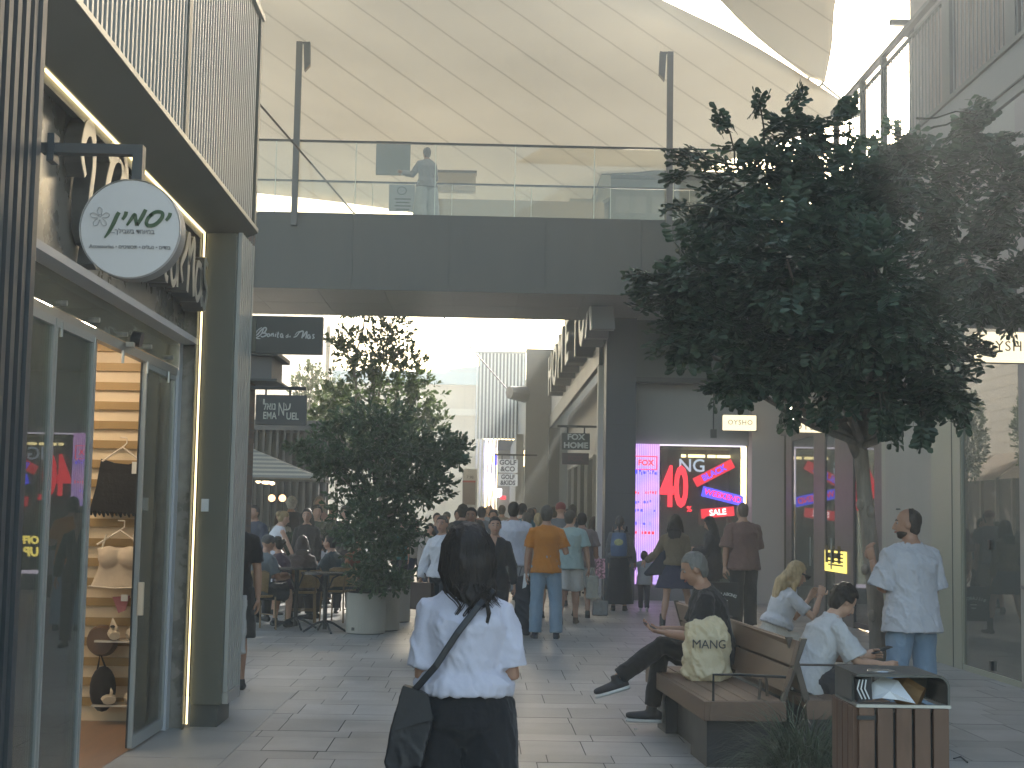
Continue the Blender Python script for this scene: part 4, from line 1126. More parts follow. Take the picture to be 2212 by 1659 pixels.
MB().bx(xx + .95, x1, YW + .5, YW + .6, 0, zm_ - .1).build("wall", mat("far_grey", (.28, .28, .26), .6), t)
MB().bx(xx + .95, x1, YW + .05, YW + .45, zm_ - .5, zm_ - .055).build("canopy", mat("far_canopy", (.13, .13, .13), .6), t)
M_scr = glow("far_screen", (.62, .55, 1.0), 1.0); M_scr2 = glow("far_screen_white", (.9, .9, 1.0), 1.1)
for (a0, a1, b0, b1, mm_) in ((1050, 1062, 963, 979, M_scr), (1050, 1062, 981, 1001, M_scr), (1050, 1062, 1024, 1043, M_scr), (1050, 1062, 1045, 1066, M_scr), (1068, 1074, 982, 1005, M_blue), (1069, 1084, 1056, 1074, M_scr2), (1063, 1066, 1060, 1074, M_yel), (1080, 1093, 1071, 1079, M_red), (1062, 1066, 985, 1000, M_yel)):
    MB().bx(at(a0, b0, YW).x, at(a1, b0, YW).x, YW - .3, YW - .2, hgt(a0, b1, YW), hgt(a0, b0, YW)).build("lit_screen", mm_, t)
t = thing("white_kiosk", "white kiosk wall with red stripe and small lettering behind the bush", "kiosk", at(1010, 1060, 50))
q0, q1 = at(1000, 1013, 50), at(1030, 1090, 50)
MB().bx(q0.x, q1.x, 50, 50.3, 0, q0.z).build("wall", mat("kiosk_white", (.55, .55, .52), .5), t)
MB().bx(q0.x, q1.x - .06, 49.95, 49.99, hgt(1010, 1090, 50), hgt(1010, 1041, 50)).build("shutter", mat("kiosk_shutter", (.22, .18, .16), .5), t)
MB().bx(q0.x, q1.x - .06, 49.93, 49.97, hgt(1010, 1042, 50), hgt(1010, 1038, 50)).build("red_stripe", mat("kiosk_red", (.4, .05, .04), .5), t)
text("PROJECT"[:5] if False else "fasss"[:0] or "7.98", .14, M_navy, t, ((q0.x + q1.x) / 2, 49.98, hgt(1010, 1031, 50)))

# tan building with blue band
YN = 80
t = thing("tan_building", "tan rendered building with pale blue roof band far beyond the big bush", "building", (-5, YN, 0))
M_tan = mat("tan_render", (.36, .29, .20), .8, var=.07, scale=.5)
x0, x1 = at(700, 900, YN).x, at(1046, 900, YN).x
MB().bx(x0, x1, YN, YN + 2, 0, hgt(1000, 832, YN)).build("wall", M_tan, t)
MB().bx(x0, x1, YN - .4, YN + 2, hgt(1000, 832, YN) + .002, hgt(1000, 806, YN)).build("blue_band", mat("blue_band", (.25, .36, .38), .6), t)
MB().bx(x0, x1, YN - .25, YN - .002, hgt(1000, 898, YN), hgt(1000, 884, YN)).build("ledge", mat("tan_ledge", (.45, .40, .31), .8), t)
MB().slab([at(960, 806, YN + 1), at(975, 796, YN + 1), at(1046, 790, YN + 1), at(1046, 806, YN + 1)], (0, 4, 0)).build("roof", mat("far_roof", (.28, .34, .34), .6), t)
b = MB()
for k in range(10): b.bx(x0 + k * .95, x0 + k * .95 + .02, YN - .012, YN - .002, 0, hgt(1000, 832, YN))
b.build("joint", mat("tan_joint", (.26, .21, .15), .8), t)

# sunlit siding building on the left
t = thing("siding_building", "sunlit cream building with long horizontal siding along the left beyond the bridge", "building", (-7, 45, 0))
XSd = -6.0
zt_ = hgt(700, 700, 55.5)
M_sid = mat("cream_siding", (.84, .76, .62), .7, var=.04, rand=.03)
b = MB(); z = 3.2
while z < zt_:
    b.bx(XSd - .3, XSd + .0, 31.5, 56.0, z, z + .34); b.bx(XSd - .3, XSd - .015, 31.5, 56.0, z + .34, z + .36); z += .36
b.build("siding_wall", M_sid, t)
MB().bx(XSd - .3, XSd + .12, 56.0, 57.2, 0, zt_).build("corner_board", mat("cream_corner", (.66, .58, .46), .7), t)
MB().bx(XSd - .4, XSd - .31, 31.5, 56, 0, 3.2).build("cafe_wall", mat("cafe_dark", (.10, .085, .07), .7), t)
b = MB()
for k in range(16): b.bx(XSd - .3, XSd - .2, 32 + k * 1.5, 32.14 + k * 1.5, 0, 3.19)
b.build("mullion", mat("mullion_pale", (.38, .34, .28), .6), t)
b = MB()
for k in range(6): b.slab([(XSd - .0, 34 + k * 3.6, 3.9), (XSd + .0, 37.2 + k * 3.6, 3.9), (XSd + 1.15, 37.2 + k * 3.6, 3.0), (XSd + 1.15, 34 + k * 3.6, 3.0)], (0, 0, .02))
b.build("awning", mat("cream_awning", (.72, .60, .46), .8, trans=.4), t)
# café front (dark timber and glass, faces the camera)
YC = 28.8
t = thing("cafe_front", "dim cafe front with pale vertical mullions behind the terrace", "building", (-4, YC, 0))
xc0, xc1 = -9, at(700, 1060, YC).x
zc = hgt(600, 1030, YC)
MB().bx(xc0, xc1, YC + .8, YC + .9, 0, 3.2).build("rear_wall", mat("cafe_inner", (.07, .06, .045), .7, var=.3, scale=1.5), t)
b = MB()
for k in range(11): b.bx(at(548 + k * 15, 1060, YC).x, at(550 + k * 15, 1060, YC).x + .03, YC, YC + .1, 0, 3.2)
b.build("mullion", mat("mullion_dk", (.11, .095, .08), .6), t)
MB().bx(xc0, xc1, YC - .1, YC + 1.0, 3.2, 3.4).build("fascia", mat("cafe_fascia", (.12, .11, .10), .6), t)
M_glb = glow("globe_glow", (1.0, .55, .26), .95)
for i, (px, py) in enumerate(((587, 1076), (610, 1076))):
    q = at(px, py, 25.5)
    t = thing("globe_lamp", ["glowing orange globe lamp, the one farther from the white-haired head", "glowing orange globe lamp touching the white-haired head"][i], "lamp", q, "orange globe lamps on the terrace")
    MB().ell(q, .062, nu=20, nv=12).build("globe", M_glb, t, smooth=True)
    MB().tube([q - V((0, 0, .06)), V((q.x, q.y, .9))], .010, 6).build("stem", M_black, t)
for i, (px, py) in enumerate(((558, 1040), (575, 1042), (588, 1044))):
    q = at(px, py, 28.2)
    o = MB().ell(q, (.05 + .04 * (i == 1), .05, .035)).build("ceiling_spot", glow("spot_glow", (1, .7, .4), 1.6)); tag(o, ["small warm spot, left of three under the cafe ceiling", "wide warm spot, middle of three under the cafe ceiling", "small warm spot, right of three under the cafe ceiling"][i], "lamp", "warm spots under the cafe ceiling")
# striped parasol
q = at(545, 965, 26.0); e0 = at(702, 1038, 26.0)
t = thing("striped_parasol", "grey and white striped parasol over the cafe terrace", "parasol", (q.x, 26, 0))
hw = e0.x - q.x; z0 = e0.z; z1 = hgt(545, 970, 26.0)
mst = [mat("parasol_white", (.74, .70, .60), .8, trans=.5), mat("parasol_grey", (.42, .41, .37), .8, trans=.45)]
b = MB(); N = 14
for k in range(N):
    f0, f1 = k / N, (k + 1) / N
    b.cur = k % 2
    c0_, c1_ = [], []
    for (sx_, sy_) in ((-1, -1), (1, -1), (1, 1), (-1, 1)):
        c0_.append(V((q.x + sx_ * hw * f0, 26 + sy_ * hw * f0, z1 + (z0 - z1) * f0))); c1_.append(V((q.x + sx_ * hw * f1, 26 + sy_ * hw * f1, z1 + (z0 - z1) * f1)))
    for i in range(4):
        j = (i + 1) % 4
        b.add([c0_[i], c0_[j], c1_[j], c1_[i]], [(0, 1, 2, 3)])
o = b.build("canopy", None, t, mats=mst); s_ = o.modifiers.new("th", 'SOLIDIFY'); s_.thickness = .01
MB().tube([(q.x, 26, 0), (q.x, 26, z1 + .1)], .03, 10).build("pole", M_steel, t)
b = MB()
for (sx_, sy_) in ((-1, -1), (1, -1), (1, 1), (-1, 1)): b.tube([(q.x, 26, z1 - .04), (q.x + sx_ * hw * .98, 26 + sy_ * hw * .98, z0 - .03)], .012, 6)
b.build("rib", M_steel, t)
# ================================================================== people
def hand(b, w, d, pn, s, side=1, curl=.5):
    """five separate bent fingers on a palm; d = direction of the hand, pn = palm normal, side = thumb side"""
    d = d.normalized(); pn = (pn - d * pn.dot(d)).normalized(); t = d.cross(pn).normalized() * side
    b.tube([w - d * .02 * s, w + d * .02 * s, w + d * .06 * s, w + d * .092 * s], [(.026 * s, .018 * s), (.034 * s, .016 * s), (.041 * s, .014 * s), (.038 * s, .011 * s)], 10, side=t)
    for k, (o, L) in enumerate(((.030, .072), (.010, .082), (-.010, .077), (-.029, .060))):
        p = w + d * .085 * s + t * o * s
        dd = d; pts = [p]
        for j, f in enumerate((.42, .32, .26)):
            dd = (dd * math.cos(curl * (.5 + .35 * j)) + pn * math.sin(curl * (.5 + .35 * j))).normalized()
            p = p + dd * L * f * s; pts.append(p)
        b.tube(pts, [.0095 * s, .0088 * s, .008 * s, .0062 * s], 7)
    p = w + d * .03 * s + t * .03 * s
    q = p + (d * .55 + t * .7 + pn * .25).normalized() * .042 * s
    r = q + (d * .85 + t * .15 + pn * .45).normalized() * .034 * s
    e = r + (d * .9 - t * .1 + pn * .4).normalized() * .022 * s
    b.tube([p, q, r, e], [.013 * s, .011 * s, .0095 * s, .007 * s], 7)
PN = [0]
def person(label, X, Y, H, head=0, fem=0, st=1, top=((.5, .5, .5), 's', .02, -.10), bot=('pants', (.03, .03, .035), .02, 1.0), shoe=(.02, .02, .02), sole=None,
           hair=('short', (.018, .014, .012)), pose=None, vox=.012, z0=0.0, hy=0, hp=0, face=0, bulk=1.0, group=None, folds=1.0, hs=1.0, beard=0):
    PN[0] += 1
    pose = pose or {}
    s = H / 1.75
    t = thing("person", label, "person", (X, Y, z0), group)
    t.rotation_euler[2] = R(head)
    WORLD_LOC[t.name] = V((0, 0, 0))
    rg = random.Random(PN[0] * 13)
    lean = R(pose.get('lean', 2)); sl_ = R(pose.get('side', 0)); twist = R(pose.get('twist', 0))
    tv = V((math.sin(sl_), math.sin(lean) * math.cos(sl_), math.cos(lean) * math.cos(sl_))).normalized()
    rx = V((math.cos(twist), math.sin(twist), 0)); fw = tv.cross(rx).normalized() * -1
    rx = fw.cross(tv).normalized()
    if rx.x < 0: rx = -rx
    fw = tv.cross(rx).normalized()
    HW = .092 * s
    LT, LS = .435 * s, .415 * s
    lL = pose.get('lL', ((-.02, .0, -1), (-.01, 0, -1))); lR = pose.get('lR', ((.02, .0, -1), (.01, 0, -1)))
    pz = pose.get('pz', None)
    if pz is None:
        low = 0
        for (a, c) in (lL, lR):
            low = min(low, V(a).normalized().z * LT + V(c).normalized().z * LS)
        pz = -low + .085 * s
    P = V((0, 0, pz))
    sw = (.152 if fem else .182) * s * bulk
    shc = P + tv * .50 * s
    sh = {-1: shc - rx * sw - tv * .060 * s, 1: shc + rx * sw - tv * .060 * s}
    nk = P + tv * .555 * s + fw * .005
    # head frame
    hyr, hpr = R(hy), R(hp)
    hf = (fw * math.cos(hyr) - rx * math.sin(hyr)); hf = (hf * math.cos(hpr) - V((0, 0, 1)) * math.sin(hpr)).normalized()
    if pose.get('level', 1):
        hf0 = V((fw.x * math.cos(hyr) - rx.x * math.sin(hyr), fw.y * math.cos(hyr) - rx.y * math.sin(hyr), 0)).normalized()
        hf = (hf0 * math.cos(hpr) - V((0, 0, 1)) * math.sin(hpr)).normalized()
        hr = hf0.cross(V((0, 0, 1))).normalized()
    else: hr = rx
    hu = hr.cross(hf).normalized()
    if hu.z < 0: hu = -hu
    hc = nk + (tv * .6 + hu * .4).normalized() * .095 * s + hf * .022 * s + hu * .028 * s
    HR = s * hs
    HM = Matrix((hr, hf, hu)).transposed()
    # ---- body
    b = MB()
    hw = (1.06 if fem else .98); ww = (.84 if fem else 1.0)
    secs = [(-.10, .12 * hw, .10), (-.03, .165 * hw, .115), (.06, .158 * hw, .112), (.16, .135 * ww, .100), (.27, .150 * ww, .108), (.38, .165 * (0.93 if fem else 1), .112), (.47, .150, .092), (.52, .10, .07), (.555, .058, .058)]
    b.tube([P + tv * a * s for a, _, _ in secs], [(x_ * s * bulk, y_ * s * bulk) for _, x_, y_ in secs], 18, side=rx)
    b.tube([nk - tv * .05 * s, nk + hu * .01, hc - hu * .05 * HR - hf * .015 * HR], [.064 * s, .054 * s * (0.9 if fem else 1.05), .050 * s], 14)
    b.ell(hc + hu * .012 * HR - hf * .012 * HR, (.074 * HR, .094 * HR, .098 * HR), HM)
    b.ell(hc + hf * .018 * HR - hu * .035 * HR, (.062 * HR, .070 * HR, .078 * HR), HM)
    b.ell(hc + hf * .050 * HR - hu * .088 * HR, (.030 * HR, .026 * HR, .026 * HR), HM)
    b.tube([hc + hf * .083 * HR + hu * .012 * HR, hc + hf * .100 * HR - hu * .020 * HR, hc + hf * .106 * HR - hu * .034 * HR, hc + hf * .086 * HR - hu * .042 * HR], [.008 * HR, .010 * HR, .013 * HR, .009 * HR], 8)
    for k in (-1, 1):
        b.ell(hc + hr * k * .076 * HR - hf * .008 * HR - hu * .012 * HR, (.010 * HR, .019 * HR, .032 * HR), HM, 10, 7)
    raw = MB()
    J = {}
    defa = {-1: ((-.13, .0, -1), (-.03, .22, -1)), 1: ((.13, .0, -1), (.03, .22, -1))}
    for k, key in ((-1, 'aL'), (1, 'aR')):
        a, c = pose.get(key, defa[k])
        e = sh[k] + V(a).normalized() * .285 * s; wv = e + V(c).normalized() * .245 * s
        J[k] = (sh[k], e, wv, V(c).normalized())
        u = .050 * (.85 if fem else 1.05) * s * bulk
        b.tube([sh[k] - rx * k * .07 * s + tv * .02 * s, sh[k], sh[k].lerp(e, .4), e, e.lerp(wv, .3), wv], [u * .72, u * .98, u * .96, u * .76, u * .78, u * .50], 12)
        hd = V(pose.get('hL' if k < 0 else 'hR', c)).normalized()
        pnorm = V(pose.get('nL' if k < 0 else 'nR', (-k, .15, 0)))
        hand(raw, wv, hd, pnorm, s * (.93 if fem else 1.03), side=pose.get('tL' if k < 0 else 'tR', 1 if k < 0 else -1) , curl=pose.get('curl', .45))
    K = {}
    for k, key in ((-1, lL), (1, lR)):
        a, c = key
        h = P + rx * k * HW - tv * .02 * s
        kn = h + V(a).normalized() * LT; an = kn + V(c).normalized() * LS
        K[k] = (h, kn, an, V(c).normalized())
        u = s * bulk
        b.tube([h + V((0, 0, .02)), h.lerp(kn, .35), h.lerp(kn, .8), kn, kn.lerp(an, .3), kn.lerp(an, .75), an], [.088 * u, .080 * u, .056 * u, .051 * u, .054 * u, .036 * u, .034 * u], 12)
    me = remesh(b, vox, 2)
    # join hand geometry to the same mesh
    hm = raw.mesh("h", True)
    import bmesh
    bm = bmesh.new(); bm.from_mesh(me); bm.from_mesh(hm); bm.to_mesh(me); bm.free(); bpy.data.meshes.remove(hm)
    for p_ in me.polygons: p_.use_smooth = True
    link_mesh(me, "body", skin(st), t)
    # ---- lower garment
    kind, bc, wide, blen = bot
    bm_ = cloth(bc)
    fo = .006 * s * folds
    b = MB()
    if kind in ('pants', 'shorts'):
        ww2 = wide * s
        b.tube([P + tv * a * s for a in (-.13, -.04, .06, .15, .175)], [((x_ + .012) * s * bulk + (ww2 * .3 if n_ < 3 else 0), (y_ + .016) * s * bulk + (ww2 * .2 if n_ < 3 else 0)) for n_, (x_, y_) in enumerate(((.085 * hw, .06), (.166 * hw, .122), (.162 * hw, .118), (.142 * ww, .105), (.14 * ww, .103)))], 20, side=rx)
        for k in (-1, 1):
            h, kn, an, c = K[k]
            u = s * bulk
            if kind == 'pants':
                end = kn.lerp(an, .97 * blen)
                b.tube([h + tv * .03 * s, h.lerp(kn, .35), h.lerp(kn, .75), kn, kn.lerp(end, .4), kn.lerp(end, .85), end], [.102 * u + ww2 * .3, .090 * u + ww2 * .5, .070 * u + ww2 * .7, .064 * u + ww2 * .8, .060 * u + ww2, .052 * u + ww2 * 1.1, .052 * u + ww2 * 1.15], 14)
            else:
                end = h.lerp(kn, blen)
                b.tube([h + tv * .03 * s, h.lerp(kn, .35), end], [.105 * u + ww2 * .3, .098 * u + ww2 * .8, .092 * u + ww2 * 1.3], 14)
    else:
        L_ = blen * s
        n_ = 5
        z_top = .16 if kind == 'skirt' else .2
        pts = [P + tv * z_top * s] + [P + V((0, 0, .05 * s - L_ * i / n_)) + V((0, pose.get('sk', 0) * i / n_, 0)) for i in range(n_ + 1)]
        rr = [(.135 * s * ww, .105 * s)] + [((.170 + wide * i / n_) * s, (.135 + wide * .8 * i / n_) * s) for i in range(n_ + 1)]
        b.tube(pts, rr, 22, side=rx)
    me = remesh(b, vox, 4, fo, (9, 9, 5), PN[0])
    link_mesh(me, {'pants': 'trousers', 'shorts': 'shorts', 'skirt': 'skirt', 'dress': 'long_dress'}[kind], bm_, t)
    # ---- top
    tc_, sl, lo, hem = top
    if tc_:
        b = MB(); lo *= s
        f_ = .93 if fem else 1.0
        secs = [(hem, (.196 if not fem else .182) * hw + (.0 if hem < -.02 else -.02), .146), (hem + .05, (.188 if not fem else .176) * hw, .140), (max(hem + .1, .15), .142 * (ww + .05), .106), (.27, .152 * f_, .112), (.38, .168 * f_, .117), (.455, .168 * f_, .10), (.505, .125, .078), (.535, .076, .066)]
        b.tube([P + tv * a * s for a, _, _ in secs], [(x_ * s * bulk + (lo if n_ < 5 else lo * .5 if n_ < 6 else .004), y_ * s * bulk + (lo if n_ < 5 else lo * .4 if n_ < 6 else .004)) for n_, (_, x_, y_) in enumerate(secs)], 22, side=rx)
        for k in (-1, 1):
            S, e, wv, c = J[k]
            u = .050 * (.88 if fem else 1.05) * s * bulk
            root_ = S - rx * k * .085 * s + tv * .030 * s
            if sl == 's':
                end = S.lerp(e, pose.get('sleeve', .72))
                b.tube([root_, S + tv * .004, S.lerp(end, .5), end], [u * 1.08 + lo * .1, u * 1.08 + lo * .25, u * 1.10 + lo * .6, u * 1.12 + lo * 1.0], 14)
            elif sl == 'l':
                b.tube([root_, S + tv * .004, S.lerp(e, .5), e, e.lerp(wv, .5), wv - c * .01], [u * 1.1 + lo * .1, u * 1.14 + lo * .3, u * 1.12 + lo * .7, u * 1.0 + lo * .8, u * .9 + lo * .8, u * .75 + lo * .5], 14)
            elif sl == 'n':
                pass
        me = remesh(b, vox, 4, .0105 * s * folds, (8, 8, 4.5), PN[0] + 5)
        link_mesh(me, "top", cloth(tc_), t)
    # ---- shoes
    for k in (-1, 1):
        h, kn, an, c = K[k]
        fd = V(pose.get('fL' if k < 0 else 'fR', (k * .12, 1, 0))).normalized()
        dn = V((0, 0, -1)); dn = (dn - fd * dn.dot(fd)); dn = dn.normalized() if dn.length > .05 else V((0, 0, -1))
        b = MB(); a = an + dn * .045 * s
        pts = [a - fd * .075 * s, a - fd * .045 * s, a + fd * .03 * s, a + fd * .10 * s, a + fd * .165 * s, a + fd * .188 * s]
        lat = fd.cross(dn).normalized()
        b.tube(pts, [(.026 * s, .030 * s), (.036 * s, .044 * s), (.042 * s, .040 * s), (.046 * s, .030 * s), (.036 * s, .023 * s), (.018 * s, .014 * s)], 14, side=lat)
        b.tube([an - dn * .03 * s, a], [.040 * s, .045 * s], 12)
        if pose.get('boot'): b.tube([an - dn * .16 * s, a], [.050 * s, .045 * s], 12)
        me = remesh(b, min(vox, .009), 3)
        so_ = link_mesh(me, "shoe", mat("shoe_%d_%d_%d" % tuple(int(q * 99) for q in shoe), shoe, .6, var=.1), t)
        if sole:
            q = MB(); q.tube([p_ + dn * .036 * s for p_ in pts], [(.026 * s, .014 * s), (.041 * s, .019 * s), (.046 * s, .018 * s), (.050 * s, .016 * s), (.041 * s, .014 * s), (.022 * s, .010 * s)], 12, side=lat)
            so2 = q.build("sole", mat("sole_white", sole, .6), None, smooth=True); so2.parent = so_
    # ---- hair
    style, hcol = hair
    hmt = hairm(hcol)
    b = MB()
    nm = "hair"
    if style in ('short', 'thin', 'curly'):
        th = {'short': .011, 'thin': .004, 'curly': .024}[style] * HR
        b.ell(hc + hu * .020 * HR - hf * .020 * HR, (.074 * HR + th, .090 * HR + th, .092 * HR + th), HM)
        b.ell(hc - hf * .040 * HR - hu * .020 * HR, (.066 * HR + th, .058 * HR + th, .075 * HR + th), HM)
        if style == 'curly':
            for _ in range(40):
                a_ = rg.uniform(0, 6.28); z_ = rg.uniform(-.1, 1)
                r_ = math.sqrt(max(0, 1 - z_ * z_)); b.ell(hc + hr * .092 * HR * r_ * math.cos(a_) + hf * (.098 * r_ * math.sin(a_) - .03) * HR + hu * (.11 * z_ + .01) * HR, .022 * HR, None, 8, 5)
    elif style in ('long', 'bun', 'pony', 'xlong'):
        if style == 'xlong':
            style = 'long'
            b.tube([hc - hf * .06 * HR, nk - fw * .11 * s, nk - fw * .15 * s - V((0, 0, .14 * s)), nk - fw * .19 * s - V((0, 0, .34 * s)), nk - fw * .20 * s - V((0, 0, .44 * s))], [(.085 * HR, .05 * HR), (.095 * HR, .045 * HR), (.09 * HR, .035 * HR), (.07 * HR, .022 * HR), (.03 * HR, .01)], 16, side=rx)
        if style == 'long':
            b.ell(hc + hu * .018 * HR - hf * .016 * HR, (.087 * HR, .103 * HR, .107 * HR), HM)
            b.ell(hc - hf * .040 * HR - hu * .040 * HR, (.082 * HR, .072 * HR, .10 * HR), HM)
        else:
            b.ell(hc + hu * .018 * HR - hf * .016 * HR, (.080 * HR, .100 * HR, .102 * HR), HM)
            b.ell(hc - hf * .045 * HR - hu * .020 * HR, (.066 * HR, .062 * HR, .078 * HR), HM)
        if style == 'long':
            b.tube([hc - hf * .04 * HR, hc - hf * .062 * HR - V((0, 0, .12 * HR)), nk - fw * .085 * s - V((0, 0, .02)), nk - fw * .10 * s - V((0, 0, .14 * s)), nk - fw * .085 * s - V((0, 0, .24 * s))], [(.088 * HR, .068 * HR), (.100 * HR, .062 * HR), (.110 * HR, .050 * HR), (.09 * HR, .035 * HR), (.05 * HR, .018 * HR)], 16, side=rx)
            for k in (-1, 1): b.tube([hc + hr * k * .07 * HR + hf * .0 * HR + hu * .03, hc + hr * k * .088 * HR - hu * .07 * HR, nk + rx * k * .10 * s + tv * .0, nk + rx * k * .11 * s - tv * .10 * s + fw * .03], [.030 * HR, .034 * HR, .034 * HR, .016 * HR], 8)
        if style == 'bun': b.ell(hc - hf * .12 * HR + hu * .03 * HR, .045 * HR)
        if style == 'pony': b.tube([hc - hf * .11 * HR + hu * .04 * HR, hc - hf * .15 * HR - hu * .03 * HR, hc - hf * .12 * HR - hu * .2 * HR], [.03 * HR, .035 * HR, .012 * HR], 10)
    elif style in ('cap', 'redcap'):
        nm = "cap"
        b.ell(hc + hu * .035 * HR - hf * .01 * HR, (.090 * HR, .104 * HR, .085 * HR), HM)
        b.tube([hc + hf * .07 * HR + hu * .055 * HR, hc + hf * .16 * HR + hu * .045 * HR], [(.07 * HR, .012), (.05 * HR, .008)], 10, side=hr)
    elif style == 'scarf':
        nm = "head_scarf"
        b.ell(hc + hu * .012 * HR - hf * .014 * HR, (.096 * HR, .108 * HR, .115 * HR), HM)
        b.tube([hc - hf * .02 * HR - hu * .05 * HR, nk - fw * .01, nk - tv * .06 * s, nk - tv * .14 * s], [.095 * HR, .105 * HR, (.17 * s, .12 * s), (.18 * s, .13 * s)], 18, side=rx)
    if b.v:
        me = remesh(b, min(vox, .010), 3, .004 if style != 'scarf' else .006, (26, 26, 10), PN[0])
        # open the face: push anything in front of the face back behind the brow line
        if style not in ('cap', 'redcap'):
            fr = .020 if style in ('short', 'curly') else .012
            for v in me.vertices:
                d = v.co - hc
                f_ = d.dot(hf) / HR; u_ = d.dot(hu) / HR; r_ = abs(d.dot(hr)) / HR
                lim = fr + max(0, (u_ - .055)) * 2.3
                if style in ('short', 'curly') and u_ < -.005: lim = -.035
                if style == 'thin': lim = -.02 + max(0, (u_ - .07)) * .1
                if style in ('long', 'pony', 'bun', 'scarf'): lim = (.045 if style == 'scarf' else .03) + max(0, (u_ - .052)) * 2.4
                if style in ('pony', 'bun') and u_ < .02: lim = -.03
                if style == 'long' and u_ < .02: lim = .0
                if f_ > lim and d.length < .17 * HR and u_ > -.13: v.co -= hf * (f_ - lim) * HR
        link_mesh(me, nm, cloth(hcol) if nm != 'hair' else hmt, t)
    if beard:
        b = MB(); b.ell(hc + hf * .026 * HR - hu * .070 * HR, (.060 * HR, .058 * HR, .040 * HR), HM); b.ell(hc + hf * .050 * HR - hu * .092 * HR, (.034 * HR, .030 * HR, .026 * HR), HM)
        me = remesh(b, .008, 2); link_mesh(me, "beard", hmt, t)
    if face:
        for k in (-1, 1):
            e_ = MB().ell(hc + hf * .0635 * HR + hr * k * .030 * HR + hu * .004 * HR, .0120 * HR, None, 10, 7).build("eye", mat("eye_white", (.34, .31, .28), .4), t, smooth=True)
            e2 = MB().ell(hc + hf * .0722 * HR + hr * k * .030 * HR + hu * .003 * HR, .0058 * HR, None, 8, 6).build("iris", mat("iris_dark", (.02, .014, .01), .2), None, smooth=True); e2.parent = e_
            MB().tube([hc + hf * .083 * HR + hr * k * .013 * HR + hu * .024 * HR, hc + hf * .077 * HR + hr * k * .030 * HR + hu * .029 * HR, hc + hf * .064 * HR + hr * k * .046 * HR + hu * .022 * HR], [.004 * HR, .0048 * HR, .003 * HR], 6).build("eyebrow", hmt, t)
        MB().tube([hc + hf * .076 * HR - hr * .024 * HR - hu * .060 * HR, hc + hf * .090 * HR - hu * .064 * HR, hc + hf * .076 * HR + hr * .024 * HR - hu * .060 * HR], [(.003, .003), (.0075 * HR, .008 * HR), (.003, .003)], 8).build("mouth", mat("lips", (.33, .12, .10), .45), t)
    info = dict(root=t, s=s, P=P, tv=tv, rx=rx, fw=fw, sh=sh, nk=nk, hc=hc, hf=hf, hr=hr, hu=hu, J=J, K=K, HR=HR, M=Matrix.Translation((X, Y, z0)) @ Matrix.Rotation(R(head), 4, 'Z'))
    return info
def wpt(i, p): return i['M'] @ V(p)
def build_local(mb, name, m, root, smooth=False):
    me = mb.mesh(name, smooth); o = link_mesh(me, name, m, None); o.parent = root
    return o
def PX(px, d, py=1118): return at(px, py, d).x

# ---- foreground woman, back to the camera
W1 = person("woman in a white blouse and wide black trousers walking away nearest the camera", PX(1006, 5.8, 1400), 5.8, 1.575, 0, fem=1, st=2,
            top=((.47, .46, .53), 's', .028, .085), bot=('pants', (.013, .013, .015), .075, 1.0), hair=('none', (.02, .015, .013)),
            pose=dict(aL=((-.10, -.05, -1), (.16, .9, .28)), aR=((.16, -.05, -1), (-.30, .9, .26)), lL=((-.10, .12, -1), (-.02, -.05, -1)), lR=((.10, -.05, -1), (.03, -.2, -1)), sleeve=.86, lean=2, hL=(.3, .9, .2), hR=(-.5, .8, .1)),
            vox=.0075, folds=1.25, bulk=1.04)
i = W1; s = i['s']; hc = i['hc']; nk = i['nk']; HRr = i['HR']
b = MB()
b.ell(hc + V((0, -.005, .022)), (.100, .106, .112)); b.ell(hc + V((.002, -.02, -.03)), (.114, .098, .12)); b.ell(hc + V((.012, -.04, -.12)), (.108, .075, .10))
b.tube([hc + V((.02, -.05, -.12)), nk + V((.02, -.075, -.02)), nk + V((.04, -.10, -.07))], [(.098, .055), (.070, .04), (.035, .02)], 14, side=(1, 0, 0))
me = remesh(b, .007, 4, .005, (22, 22, 6), 3)
hh = link_mesh(me, "hair", hairm((.024, .018, .015)), i['root'])
rg = random.Random(11)
st_ = MB()
for _ in range(620):          # loose strands over the whole head, some falling on the back
    a = rg.uniform(-math.pi * .95, -.05); u0 = rg.uniform(.2, 1)
    x0 = math.cos(a) * .098; y0 = math.sin(a) * .10
    p0 = hc + V((x0 * .85, y0 * .85 - .0, .085))
    p1 = hc + V((x0 * 1.02, y0 * 1.0, .045)); p2 = hc + V((x0 * 1.15, y0 * 1.02 - .01, -.06)); 
    fall = rg.uniform(-.20, -.12) if rg.random() < .8 else rg.uniform(-.30, -.2)
    pull = .5 if fall < -.2 else .85
    p3 = hc + V((x0 * pull + .02, min(y0 * .8, -.03) - .035, fall))
    p4 = p3 + V((rg.uniform(-.03, .03) + .01, -.012, rg.uniform(-.05, -.01)))
    j = lambda: V((rg.uniform(-.005, .005), rg.uniform(-.006, .002), 0))
    st_.tube([p0, p1 + j(), p2 + j(), p3 + j(), p4], [.0016, .0022, .0022, .0018, .0006], 4, caps=False)
